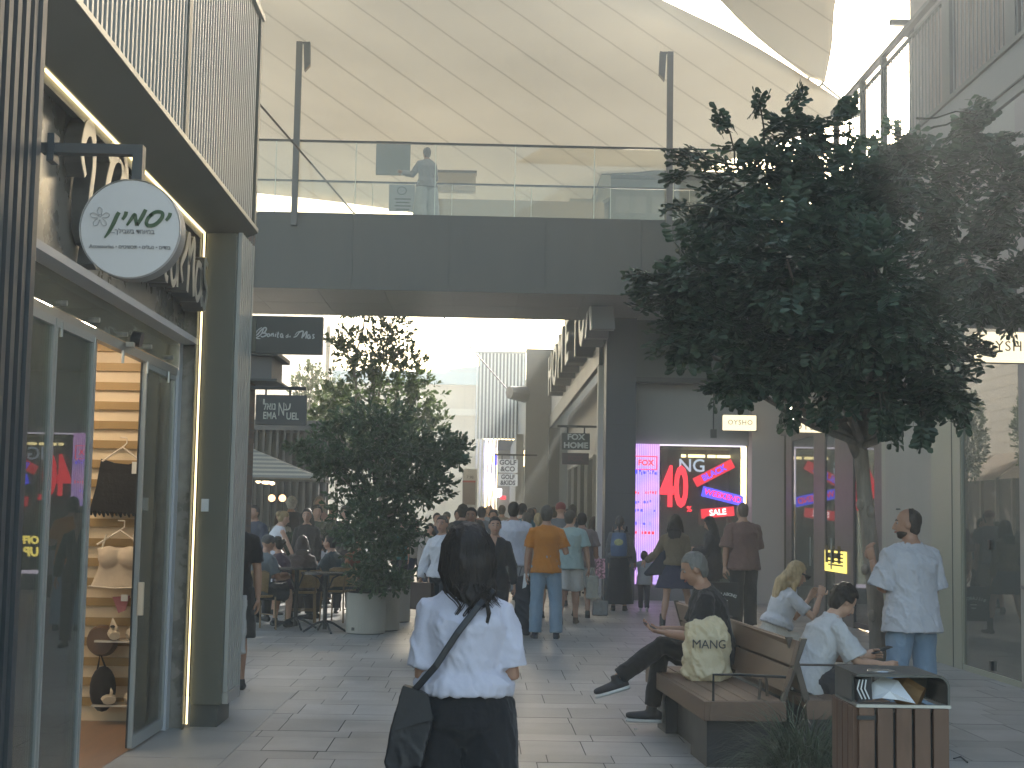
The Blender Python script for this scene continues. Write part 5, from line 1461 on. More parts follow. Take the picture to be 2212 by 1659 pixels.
for (dx, cur, ln) in ((-.055, .03, .13), (-.03, .02, .12), (.0, -.02, .10), (.03, .02, .12), (.055, .03, .15), (.075, -.02, .09), (.085, .02, .08), (.06, -.03, .19), (.065, -.02, .20), (.02, .03, .16)):
    pts = []
    for k in range(8):
        f = k / 7; pts.append(nk + V((dx + cur * math.sin(f * 5 + dx * 30), -.105 - .02 * math.sin(f * 3), -.0 - ln * f)))
    for q in range(5): 
        o_ = V((rg.uniform(-.009, .009), rg.uniform(-.004, .0), rg.uniform(-.01, .01))); st_.tube([p + o_ * (1 - .5 * n_ / 8) for n_, p in enumerate(pts)], [.0026, .0026, .0024, .0022, .002, .0016, .0012, .0006], 4, caps=False)
so_ = build_local(st_, "loose_strands", hairm((.024, .018, .015)), i['root'], True)
# crossbody bag (rests on her: a thing of its own)
M_bagb = mat("black_leather", (.014, .014, .017), .5, var=.12, bump=.1)
sh, P, rx, tv, fw = i['sh'], i['P'], i['rx'], i['tv'], i['fw']
hip = P + V((-.215, -.06, .02)); 
bt_ = thing("crossbody_bag", "black crossbody bag with long strap worn by the woman in the white blouse", "bag", wpt(i, hip))
WORLD_LOC[bt_.name] = V((0, 0, 0))
b = MB()
b.slab([V((-.02, -.06, .10)), V((.075, -.075, .07)), V((.10, -.09, -.02)), V((.06, -.09, -.20)), V((-.075, -.05, -.235)), V((-.085, -.04, -.19)), V((-.065, -.045, -.07))], (0, .085, 0))
me = remesh(b, .008, 5, .003, (10, 10, 10), 2); o = link_mesh(me, "bag_body", M_bagb, None); o.parent = bt_
o2 = MB().slab([V((-.018, -.068, .10)), V((.078, -.083, .07)), V((.10, -.098, -.02)), V((-.06, -.055, -.075))], (0, .012, 0)).build("flap", M_bagb, None); o2.parent = o
L0 = P + V((.0, 0, 0)) - hip
A0 = P + V((-.185, -.115, .10)) - hip
pts = [P + V((-.20, -.115, .09)) - hip, P + tv * .22 * s + V((-.11, -.158, 0)) - hip, P + tv * .36 * s + V((-.03, -.165, 0)) - hip, P + tv * .47 * s + V((.045, -.140, 0)) - hip, P + tv * .535 * s + V((.10, -.075, 0)) - hip, P + tv * .54 * s + V((.105, .0, 0)) - hip]
o = MB().tube(pts, [(.013, .004)] * 6, 8, side=(.75, -.1, -.65)).build("strap", M_bagb, None); o.parent = bt_
# ---- bench sitters
bxd = R(3)
# grey-haired man, legs crossed, facing the left
SX, SY = 1.83, 11.25
pm = dict(lean=14, pz=.565, aL=((-.25, .25, -1), (.42, 1, .12)), aR=((.22, .35, -1), (-.30, 1, .10)), hL=(.3, 1, .1), hR=(-.4, 1, .2), nL=(.3, 0, 1), nR=(-.2, 0, 1),
          lR=((-.10, 1, .10), (-.02, .16, -1)), lL=((.05, 1, .26), (-.0, .80, -.60)), fR=(0, 1, 0), fL=(0, .9, -.30), curl=.7)
SM = person("grey-haired man in black sitting cross-legged on the bench looking at his phone", SX, SY, 1.82, 84, st=1, top=((.018, .018, .021), 's', .03, -.05),
            bot=('pants', (.014, .015, .019), .008, .97), shoe=(.02, .02, .024), sole=(.6, .6, .58), hair=('short', (.17, .165, .155)), pose=pm, vox=.0075, hy=4, hp=24, face=1)
i = SM; ph_ = i['J'][-1][2] + V((.06, .10, .035))
t = thing("phone", "dark phone held in the lap of the grey-haired seated man", "phone", wpt(i, ph_)); t.rotation_euler = (0, 0, R(84))
WORLD_LOC[t.name] = V((0, 0, 0))
MB().box((0, 0, 0), (.072, .15, .009), Matrix.Rotation(R(28), 3, 'X')).build("case", M_black, t, bevel=.003)
MB().box((0, -.001, .006), (.062, .135, .002), Matrix.Rotation(R(28), 3, 'X')).build("screen", mat("phone_glass", (.04, .045, .05), .1), t)
# blonde girl, right bench, facing right
GX, GY = 2.62, 13.3
SG = person("long-haired blonde girl in white crop top and sunglasses seated on the far bench", GX, GY, 1.64, -84, fem=1, st=0, top=((.52, .52, .55), 's', .012, .14),
            bot=('pants', (.50, .46, .40), .02, 1), shoe=(.5, .5, .48), hair=('xlong', (.40, .29, .16)),
            pose=dict(lean=20, pz=.55, aL=((-.2, .55, -.75), (.15, .55, .85)), aR=((.3, .6, -.6), (-.35, .35, .75)), lL=((-.1, 1, 0), (0, .1, -1)), lR=((.1, 1, 0), (0, .15, -1)), curl=1.0), vox=.008, hp=22, hy=8, face=1)
i = SG; g_ = MB()
hc, hf, hr, hu, HRr = i['hc'], i['hf'], i['hr'], i['hu'], i['HR']
HMt = Matrix((hr, hf, hu)).transposed()
for k in (-1, 1):
    g_.box(hc + hf * .098 + hr * k * .034 + hu * .004, (.056, .008, .040), HMt); g_.box(hc + hf * .04 + hr * k * .076 + hu * .008, (.006, .12, .014), HMt)
g_.box(hc + hf * .10 + hu * .012, (.02, .006, .008), HMt)
o = build_local(g_, "sunglasses", M_black, i['root'])
# boy in front of her, right bench near end, facing right, bent over his phone
BX_, BY_ = 2.24, 10.15
SB = person("dark-haired boy in a loose white tee bent over a phone at the near bench end", BX_, BY_, 1.56, -80, fem=0, st=0, top=((.48, .48, .49), 's', .045, -.10),
            bot=('shorts', (.03, .03, .035), .02, 1), shoe=(.5, .5, .5), hair=('curly', (.013, .010, .009)),
            pose=dict(lean=25, pz=.535, aL=((-.12, .42, -1), (.28, 1, .10)), aR=((.25, .5, -.95), (-.10, 1, -.12)), lL=((-.1, 1, 0), (0, .05, -1)), lR=((.1, 1, 0), (0, .05, -1)), hL=(.3, 1, .25), hR=(-.2, 1, -.1), sleeve=.9, curl=.8), vox=.0075, hp=38, hy=2, face=1, bulk=.92)
i = SB; ph_ = i['J'][-1][2] + V((.03, .12, .045))
t = thing("phone", "dark phone held out by the boy on the bench", "phone", wpt(i, ph_)); t.rotation_euler = (0, 0, R(-80)); WORLD_LOC[t.name] = V((0, 0, 0))
MB().box((0, 0, 0), (.072, .15, .009), Matrix.Rotation(R(18), 3, 'X')).build("case", M_black, t, bevel=.003)
MB().box((0, -.001, .006), (.062, .135, .002), Matrix.Rotation(R(18), 3, 'X')).build("screen", mat("phone_glass", (.04, .045, .05), .1), t)
# ---- standing man in white tee beside the trunk
ST = person("balding bearded man in a white tee and pale jeans standing behind the litter bin", PX(1968, 11.1, 1200), 11.1, 1.745, 24, st=1, top=((.50, .50, .54), 's', .05, -.13),
            bot=('pants', (.20, .27, .36), .022, 1), shoe=(.3, .3, .3), hair=('thin', (.07, .055, .045)), beard=1,
            pose=dict(aL=((-.12, .30, -1), (-.02, .40, 1)), aR=((.12, .05, -1), (-.25, .5, -.55)), lean=0, sleeve=.88, lL=((-.1, .03, -1), (-.02, 0, -1)), lR=((.08, 0, -1), (.02, -.05, -1)), curl=.9), vox=.0078, hy=48, hp=2, face=1, bulk=1.03, folds=1.3)
i = ST; hc, hf, hr, hu = i['hc'], i['hf'], i['hr'], i['hu']; HMt = Matrix((hr, hf, hu)).transposed()
g_ = MB()
for k in (-1, 1): g_.box(hc + hf * .060 + hr * k * .034 + hu * .108, (.05, .03, .008), HMt)
g_.box(hc + hf * .065 + hu * .11, (.03, .01, .006), HMt)
build_local(g_, "sunglasses_on_head", M_black, i['root'])

walkL = dict(lL=((-.02, .28, -1), (-.0, .05, -1)), lR=((.03, -.16, -1), (.02, -.42, -1)), fR=(.05, 1, -.5))
walkR = dict(lR=((.02, .28, -1), (.0, .05, -1)), lL=((-.03, -.16, -1), (-.02, -.42, -1)), fL=(-.05, 1, -.5))
def W(base, **k): d = dict(base); d.update(k); return d
OM = person("man in an orange tee and light blue jeans walking away mid-lane", PX(1180, 19.8, 1200), 19.8, 1.79, 0, st=1, top=((.48, .17, .02), 's', .022, -.09),
       bot=('pants', (.22, .30, .38), .028, 1), shoe=(.03, .035, .05), sole=(.5, .5, .5), hair=('short', (.09, .075, .06)),
       pose=dict(aL=((-.22, -.04, -1), (-.06, .10, -1)), aR=((.30, .0, -1), (-.10, .9, .35)), lL=((-.06, .05, -1), (-.03, -.02, -1)), lR=((.09, .0, -1), (.03, -.05, -1))), vox=.010, bulk=1.0)
TM = person("man in a pale teal tee and white shorts walking beside the man in orange", PX(1230, 22.6, 1200), 22.6, 1.76, -6, st=1, top=((.30, .38, .36), 's', .03, -.10),
       bot=('shorts', (.50, .48, .45), .02, .92), shoe=(.10, .06, .04), hair=('short', (.08, .065, .05)), pose=W(walkR, aR=((.25, -.02, -1), (.12, .1, -1))), vox=.011, hy=-35, bulk=1.06)
WM = person("tall man in a white tee and striped grey shorts left of the man in orange", PX(1108, 22.3, 1180), 22.3, 1.87, 0, st=2, top=((.48, .48, .53), 's', .03, -.10),
       bot=('shorts', (.20, .20, .20), .03, 1.0), shoe=(.05, .05, .06), hair=('short', (.02, .016, .013)), pose=W(walkL), vox=.011, bulk=1.1)
DW = person("smiling dark-haired woman in an open black blouse facing the camera", PX(1068, 17.6, 1200), 17.6, 1.64, 178, fem=1, st=1, top=((.017, .017, .02), 'l', .022, -.12),
       bot=('pants', (.02, .02, .024), .02, 1), hair=('bun', (.02, .014, .011)), pose=W(walkL, aL=((-.3, .0, -1), (-.1, .25, -1))), vox=.009, hy=6, face=1)
b = MB(); i = DW; b.slab([i['nk'] + V((-.035, .118, -.02)), i['nk'] + V((.035, .118, -.02)), i['nk'] + V((.0, .152, -.17))], (0, .006, 0)); build_local(b, "open_neckline", skin(1), i['root'])
FM = person("dark-haired man facing the camera just behind the nearest woman's head", PX(1018, 20.5, 1130), 20.5, 1.76, 180, st=2, top=((.32, .31, .30), 's', .02, -.1), pose=W(walkR), vox=.011, hy=-8, face=1)
LW = person("woman in a white shirt and dark trousers coming forward beside the bushes", PX(957, 18.8, 1180), 18.8, 1.64, 150, fem=1, st=1, top=((.58, .58, .62), 'l', .035, -.03),
       bot=('pants', (.02, .022, .028), .02, 1), hair=('bun', (.07, .055, .04)), pose=W(walkL, aR=((.42, .05, -1), (.15, .2, -1))), vox=.010, hy=10, face=1)
BM = person("man in a mauve brown tee carrying a pink patterned bag right of the teal tee", PX(1256, 24.2, 1200), 24.2, 1.73, -4, st=2, top=((.15, .115, .11), 's', .03, -.1), bot=('shorts', (.25, .24, .22), .03, 1), pose=W(walkL), vox=.012, bulk=1.1)
AW = person("woman in a long black dress with a blue backpack leading the small child", PX(1338, 26, 1200), 26, 1.68, -8, fem=1, st=2, top=((.11, .105, .11), 'l', .03, .02),
       bot=('dress', (.022, .022, .03), .10, .86), hair=('pony', (.06, .055, .055)), pose=dict(aR=((.25, .1, -1), (.22, .25, -.9))), vox=.011)
i = AW
t = thing("backpack", "blue backpack with yellow print on the woman in the long black dress", "backpack", wpt(i, i['P'])); t.rotation_euler[2] = R(-8); WORLD_LOC[t.name] = V((0, 0, 0))
b = MB(); b.tube([V((0, -.22, .06)), V((0, -.24, .24)), V((0, -.20, .46))], [(.14, .08), (.15, .09), (.12, .06)], 16, side=(1, 0, 0)); me = remesh(b, .012, 4); o = link_mesh(me, "pack", mat("pack_blue", (.055, .10, .19), .7, var=.2), None); o.parent = t
o = MB().ell(V((0, -.325, .30)), (.08, .012, .06)).build("print_patch", mat("pack_yellow", (.30, .30, .14), .7, var=.4, scale=30), None); o.parent = t
b = MB(); b.tube([V((-.10, -.16, .48)), V((-.12, -.02, .56)), V((-.11, .1, .45))], .018, 6); b.tube([V((.10, -.16, .48)), V((.12, -.02, .56)), V((.11, .1, .45))], .018, 6); o = b.build("strap", M_bagb, None); o.parent = t
CH = person("small child in a light grey shirt holding a hand by the led wall", PX(1391, 26.1, 1250), 26.1, 1.05, -12, st=1, top=((.26, .26, .27), 's', .04, -.16), bot=('pants', (.05, .05, .06), .02, 1), shoe=(.45, .45, .45),
       hair=('short', (.03, .02, .018)), pose=W(walkL, aL=((-1, .15, -.25), (-1, .1, .55))), vox=.010, hs=1.28)
SK = person("woman in a tan jacket and short navy skirt with bare legs and black ankle boots", PX(1458, 22.1, 1200), 22.1, 1.74, -14, fem=1, st=1, top=((.14, .105, .065), 'l', .03, .03), bot=('skirt', (.030, .033, .062), .13, .36), shoe=(.012, .012, .013),
       hair=('long', (.022, .016, .014)), pose=W(walkR, boot=1, aL=((-.5, -.1, -1), (-.5, .4, -.3)), lL=((-.05, -.25, -1), (-.10, -.30, -1)), lR=((.22, .25, -1), (.22, -.15, -1))), vox=.011)
i = SK
t = thing("shoulder_bag", "big black triangular shoulder bag hanging left of the navy skirt", "bag", wpt(i, i['P'])); t.rotation_euler[2] = R(-14); WORLD_LOC[t.name] = V((0, 0, 0))
b = MB(); b.slab([V((-.20, -.1, .22)), V((-.14, -.1, .25)), V((-.10, -.1, -.10)), V((-.42, -.1, -.14)), V((-.46, -.1, -.10))], (0, .14, 0)); me = remesh(b, .013, 5); o = link_mesh(me, "bag_body", mat("navy_cloth", (.02, .021, .034), .8), None); o.parent = t
o = MB().tube([V((-.17, -.03, .22)), V((-.14, .0, .4)), V((-.13, .02, .52))], .012, 6).build("strap", M_bagb, None); o.parent = t
HJ = person("woman in a black headscarf and coat looking down at her hands by the glowing window", PX(1541, 25, 1200), 25, 1.70, 70, fem=1, st=1, top=((.018, .018, .024), 'l', .04, -.3), bot=('pants', (.02, .02, .024), .04, 1), hair=('scarf', (.015, .015, .019)),
       pose=dict(aL=((-.1, .3, -1), (.1, 1, .1)), aR=((.1, .3, -1), (-.1, 1, .15))), vox=.012, hp=25, face=1)
i = HJ; t = thing("carrier_bag", "pale green and white carrier bag hanging from the woman in the black headscarf", "bag", wpt(i, (-.05, .38, .78))); WORLD_LOC[t.name] = V((0, 0, 0))
o = MB().slab([V((-.10, 0, .12)), V((.10, 0, .12)), V((.12, 0, -.22)), V((-.12, 0, -.22))], (0, .08, 0)).build("bag_body", mat("pale_green_bag", (.33, .38, .30), .5), None); o.parent = t
o = MB().tube([V((-.05, .04, .12)), V((-.02, .04, .3)), V((.02, .04, .3)), V((.05, .04, .12))], .008, 6).build("handle", M_white, None); o.parent = t
RM = person("tall man in a brown overshirt and black trousers standing by the corner column", PX(1606, 21.8, 1200), 21.8, 1.90, 16, st=1, top=((.155, .085, .07), 's', .045, -.12), bot=('pants', (.02, .02, .022), .03, 1), hair=('thin', (.13, .09, .07)),
       pose=dict(aL=((-.22, -.02, -1), (-.05, .05, -1)), aR=((.15, .25, -1), (0, .6, -.4)), sleeve=.95), vox=.011, hy=8, bulk=1.06)
i = RM; hL = i['J'][-1][2]
def carrier(lab, pos, col, wd, hh, rot, textbody=None, nm="carrier_bag", soft=0):
    t = thing(nm, lab, "bag", pos); t.rotation_euler[2] = R(rot); WORLD_LOC[t.name] = V((0, 0, 0))
    b = MB(); b.slab([V((-wd / 2, 0, 0)), V((wd / 2, 0, 0)), V((wd * .52, 0, -hh)), V((-wd * .52, 0, -hh))], (0, wd * .35, 0))
    if soft: me = remesh(b, .014, 6, .012, (8, 8, 6), int(wd * 100)); o = link_mesh(me, "bag_body", col, None)
    else: o = b.build("bag_body", col, None)
    o.parent = t
    o2 = MB().tube([V((-wd * .25, wd * .17, 0)), V((-.02, wd * .17, .12)), V((.02, wd * .17, .12)), V((wd * .25, wd * .17, 0))], .007, 6).build("handle", col, None); o2.parent = t
    return t
p_ = wpt(i, hL) ; 
t = carrier("large black shopping bag with arched white print beside the seated man's head", V((p_.x - .02, p_.y - .12, p_.z - .22)), mat("matte_black", (.013, .013, .014), .6), .44, .50, 6)
word = "BILLABONG"
for k, ch in enumerate(word):
    a = (k - 4) * .10
    o = text(ch, .062, M_sil, None, (math.sin(a) * .40, -.004, -.17 - (1 - math.cos(a)) * .40), rx=(math.cos(a), 0, -math.sin(a)), up=(math.sin(a), 0, math.cos(a)), bold=.002); o.parent = t
for k, wd in enumerate((.09, .07)):
    o = MB().bx(-wd / 2, wd / 2, -.006, -.003, -.27 - k * .05, -.255 - k * .05).build("print_line", M_sil, None); o.parent = t
i = TM; p_ = wpt(i, i['J'][1][2])
carrier("crumpled pale plastic bag hanging from the man in the teal tee", V((p_.x + .06, p_.y - .02, p_.z - .12)), mat("pale_plastic", (.42, .41, .36), .35, trans=.35), .19, .34, 0, soft=1)
carrier("second crumpled clear bag near the ground beside the teal tee's legs", V((p_.x + .20, p_.y + .15, .34)), mat("grey_plastic", (.30, .30, .30), .3, trans=.3), .24, .22, 0, soft=1)
i = OM; p_ = wpt(i, i['J'][-1][2])
carrier("dark folded coat with a white card held by the man in orange", V((p_.x - .04, p_.y + .08, p_.z - .06)), mat("dark_coat", (.02, .022, .03), .8), .20, .78, 0, soft=1, nm="folded_coat")
o = MB().slab([V((p_.x - .03, p_.y - .02, p_.z - .02)), V((p_.x + .04, p_.y - .02, p_.z - .02)), V((p_.x + .0, p_.y - .02, p_.z - .20)), V((p_.x - .05, p_.y - .02, p_.z - .22))], (0, .01, 0)).build("paper_sheet", M_white); tag(o, "white paper sheet held against the folded dark coat", "paper")
i = BM; p_ = wpt(i, i['J'][1][2])
carrier("pink and grey patterned bag in front of the dark pier", V((p_.x - .03, p_.y - .08, p_.z + .12)), mat("pink_pattern", (.42, .22, .26), .6, var=.7, scale=22, contrast=(.42, .58)), .34, .32, 0)
i = LW; p_ = wpt(i, i['J'][1][2])
carrier("dark brown handbag hanging below the white shirt sleeve by the bushes", V((p_.x + .06, p_.y + .0, p_.z - .05)), mat("brown_bag", (.05, .03, .025), .5), .30, .34, 150)
# pedestrian on the bridge
BP = person("person in a mottled grey top and pale loose trousers standing on the footbridge", PX(922, 27.6, 400), 27.6, 1.63, 25, fem=1, st=2, top=((.25, .24, .24), 'l', .04, -.06), bot=('pants', (.45, .47, .47), .09, .85), shoe=(.06, .06, .06),
       hair=('short', (.13, .10, .08)), pose=dict(aL=((-.35, .5, -.7), (-.6, .8, .3)), aR=((.2, .2, -1), (-.5, .8, .2)), lL=((-.12, 0, -1), (.05, 0, -1)), lR=((.12, 0, -1), (-.05, 0, -1))), vox=.011, z0=hgt(917, 315, 27.6) - 1.63)
# man at the left edge behind the pillar
LE = person("man in a black tee and shorts mostly hidden behind the shop's corner pillar", PX(503, 13.6, 1250), 13.6, 1.70, 10, st=1, top=((.014, .014, .016), 's', .02, -.1), bot=('shorts', (.03, .03, .03), .03, 1), pose=dict(aR=((.16, -.05, -1), (.05, -.05, -1))), vox=.010)
i = LE; carrier("white plastic bag with tan base hanging behind the corner pillar", V((PX(506, 13.5, 1400), 13.45, .85)), mat("white_bag", (.5, .49, .47), .5), .20, .52, 0, soft=1)
# ================================================================== café people
sitp = dict(lean=12, pz=.53, lL=((-.12, 1, 0), (0, -.1, -1)), lR=((.12, 1, 0), (0, .0, -1)), aL=((-.15, .4, -1), (.2, 1, .1)), aR=((.15, .4, -1), (-.2, 1, .1)))
person("person in a grey cap and slate tee seated with bare legs on the cafe chair", PX(562, 20.6), 20.6, 1.72, -50, st=1, top=((.11, .125, .135), 's', .03, -.06), bot=('shorts', (.03, .032, .036), .03, .9), shoe=(.03, .03, .03), hair=('cap', (.09, .085, .08)), pose=sitp, vox=.012)
person("blonde woman in a strappy white dress leaning forward over the cafe tables", PX(590, 23.5), 23.5, 1.68, -60, fem=1, st=0, top=((.55, .55, .58), 'n', .012, -.05), bot=('skirt', (.55, .55, .58), .06, .5), hair=('bun', (.28, .20, .10)), pose=dict(lean=14, aR=((.1, .5, -1), (0, .45, -1)), aL=((-.1, .5, -1), (0, .5, -1))), vox=.012, hp=20)
person("woman with long dark hair in black facing the camera among the cafe tables", PX(664, 24), 24, 1.70, 178, fem=1, st=1, top=((.02, .019, .02), 'l', .035, -.1), bot=('pants', (.02, .02, .02), .02, 1), hair=('long', (.02, .014, .012)), vox=.012, face=1)
person("long-haired person in dark brown sitting with back to the camera at the cafe", PX(655, 21.8), 21.8, 1.66, 8, fem=1, st=2, top=((.045, .032, .03), 'l', .05, -.08), bot=('pants', (.03, .03, .03), .02, 1), hair=('long', (.03, .02, .017)), pose=sitp, vox=.013)
person("seated man with glasses and reddish face turned left at the dark cafe table", PX(733, 22.2), 22.2, 1.70, 70, st=1, top=((.05, .07, .075), 's', .03, -.06), hair=('short', (.03, .022, .02)), pose=sitp, vox=.013, face=1)
person("white-haired man in black standing behind the globe lamps", PX(629, 27.3), 27.3, 1.80, 20, st=1, top=((.018, .018, .02), 's', .03, -.1), hair=('curly', (.55, .53, .48)), z0=.12, vox=.014)
person("bare-armed person with light hair standing right of the long-haired woman in black", PX(688, 27), 27, 1.84, 200, fem=1, st=1, top=((.32, .17, .13), 'n', .02, 0), hair=('long', (.25, .20, .14)), vox=.014, z0=.1)
person("seated person in white half hidden behind the dark-haired cafe customers", PX(703, 24.6), 24.6, 1.6, 150, fem=1, st=1, top=((.5, .5, .52), 'l', .04, 0), hair=('long', (.03, .02, .02)), pose=sitp, vox=.014)
person("dark-clothed person seated by the bush with pale patterned collar", PX(746, 24.2), 24.2, 1.75, 190, fem=1, st=1, top=((.06, .055, .05), 'l', .03, -.1), hair=('curly', (.05, .04, .03)), vox=.014)
person("person in charcoal standing just left of the large bush at the cafe", PX(722, 26.4), 26.4, 1.78, 150, st=1, top=((.035, .035, .038), 'l', .03, -.1), hair=('short', (.03, .024, .02)), vox=.015)
person("cafe guest in a plum top seated with back half turned beside the first table", PX(618, 21.2), 21.2, 1.66, 60, fem=1, st=1, top=((.07, .045, .06), 'l', .03, -.06), hair=('bun', (.04, .03, .02)), pose=sitp, vox=.014)
person("cafe guest in olive standing under the right edge of the striped parasol", PX(683, 25.4), 25.4, 1.76, 200, st=1, top=((.06, .07, .04), 's', .03, -.1), hair=('curly', (.02, .016, .013)), vox=.015)
person("cafe guest in rust seated beyond the dark table near the planter", PX(768, 23.6), 23.6, 1.68, 210, fem=1, st=1, top=((.16, .06, .03), 'l', .03, -.06), hair=('long', (.02, .016, .013)), pose=sitp, vox=.015)
person("cafe guest in dark denim standing at the far left of the terrace", PX(552, 24.5), 24.5, 1.74, 150, st=1, top=((.04, .05, .075), 'l', .03, -.1), hair=('short', (.03, .022, .018)), vox=.015)
person("cafe guest in cream knit standing behind the blonde woman", PX(606, 27.0), 27.0, 1.66, 190, fem=1, st=1, top=((.30, .27, .22), 'l', .03, -.1), hair=('long', (.09, .06, .035)), vox=.015)
# ================================================================== crowd beyond
tops = [((.03, .03, .035), "black"), ((.10, .10, .11), "charcoal"), ((.20, .17, .14), "khaki"), ((.045, .05, .08), "navy"), ((.16, .07, .06), "maroon"), ((.33, .32, .31), "light grey"), ((.09, .11, .07), "olive"), ((.24, .20, .17), "sand"), ((.11, .09, .12), "plum"), ((.05, .08, .07), "bottle green")]
crowd = [
 (930, 26, 1128, 'long', 0, 180, "pale sleeveless top", (.42, .36, .31), "facing the camera in the gap left of the white shirt"),
 (978, 24, 1128, 'bun', 1, 0, "charcoal tee", (.07, .07, .075), "with face half hidden right of the white shirt"),
 (944, 30, 1104, 'short', 1, 180, "navy tee", (.04, .045, .07), "coming forward at the right edge of the bushes"),
 (965, 33, 1102, 'cap', 1, 180, "olive tee", (.08, .09, .06), "facing the camera above the woman in the white shirt"),
 (990, 30, 1096, 'short', 2, 180, "mustard brown shirt", (.17, .10, .04), "facing the camera left of the forehead of the dark-haired man"),
 (1000, 27, 1086, 'curly', 2, 10, "black tee", (.02, .02, .022), "tallest head beside the bush edge"),
 (1040, 29, 1090, 'short', 1, 0, "grey marl tee", (.16, .16, .17), "seen from behind right of the dark-haired man's face"),
 (1035, 23, 1118, 'long', 1, 0, "dark green top", (.03, .05, .04), "seen from behind between two faces"),
 (1058, 38, 1084, 'thin', 1, 180, "light blue shirt", (.22, .28, .36), "far off under the lit screens"),
 (1048, 46, 1090, 'short', 1, 180, "dull red tee", (.25, .05, .04), "tiny, below the left lit screens"),
 (1066, 31, 1098, 'curly', 1, 180, "wine red top", (.13, .03, .04), "with dark fringe facing the camera beyond the smiling woman"),
 (1084, 36, 1082, 'short', 1, 0, "sand tee", (.26, .21, .16), "just left of the tall man in white"),
 (1128, 29, 1083, 'short', 1, 0, "petrol blue tee", (.03, .09, .11), "right behind the neck of the tall man in white"),
 (1124, 52, 1078, 'short', 2, 0, "white far-off tee", (.45, .45, .45), "small head below the two white hanging signs"),
 (1146, 33, 1094, 'long', 1, 0, "plum top", (.10, .06, .11), "with dark loose hair left of the orange tee"),
 (1138, 25, 1102, 'short', 1, 0, "faded brown tee", (.13, .10, .08), "between the white tee and the orange tee"),
 (1152, 42, 1092, 'short', 1, 180, "cream shirt", (.42, .39, .33), "far away above the gap left of the orange shoulder"),
 (1163, 24, 1103, 'pony', 0, -10, "beige top with light ponytail", (.30, .24, .18), "half behind the man in orange"),
 (1176, 38, 1090, 'short', 1, 0, "slate tee", (.10, .12, .14), "peeking above the head of the man in orange"),
 (1196, 34, 1092, 'curly', 1, 0, "rust tee", (.22, .08, .04), "between the orange and teal tees far behind"),
 (1211, 27, 1074, 'redcap', 1, 0, "grey hoodie and a reddish cap", (.12, .12, .125), "standing out above the man in teal"),
 (1237, 31, 1080, 'short', 1, 0, "black shirt with neat dark hair", (.02, .02, .02), "under the maroon sign panel"),
 (1226, 36, 1096, 'long', 0, 180, "pink top", (.38, .17, .18), "with blurred face between the teal and mauve tees"),
 (1284, 31.5, 1112, 'long', 1, 20, "dusty purple top", (.12, .08, .12), "beside the left face of the dark pier"),
 (900, 31, 1120, 'short', 1, 180, "stone coloured tee", (.30, .28, .24), "glimpsed through the low branches of the bush"),
 (868, 30, 1125, 'long', 1, 170, "teal green dress", (.03, .14, .13), "deep in the shadow behind the bush"),
]
hcs = [(.02, .016, .013), (.04, .03, .022), (.03, .02, .015), (.06, .045, .03)]
for n, (px, d, py, hst, st_k, hd, tname, col, where) in enumerate(crowd):
    hz = 1117 + .018 * (px - 1106)
    Hh = max(1.5, min(1.93, CAMH + (hz - py) * d / FZ))
    fem_ = 1 if hst in ('long', 'pony', 'bun') else 0
    hcol = {'redcap': (.20, .05, .04), 'cap': (.12, .12, .10), 'pony': (.28, .20, .11)}.get(hst, hcs[n % 4])
    person("passer-by in %s, %s" % (tname, where), PX(px, d), d, Hh, hd, fem=fem_, st=min(3, st_k), top=(col, 's' if n % 3 else 'l', .03, -.1),
           bot=[('pants', (.04, .05, .08), .02, 1), ('pants', (.02, .02, .024), .03, 1), ('shorts', (.2, .18, .15), .03, 1)][n % 3], hair=(hst, hcol), pose=W(walkL if n % 2 else walkR), vox=.015 if d < 28 else .020, hy=(n * 37 % 40) - 20, group="crowd of shoppers beyond the man in orange")

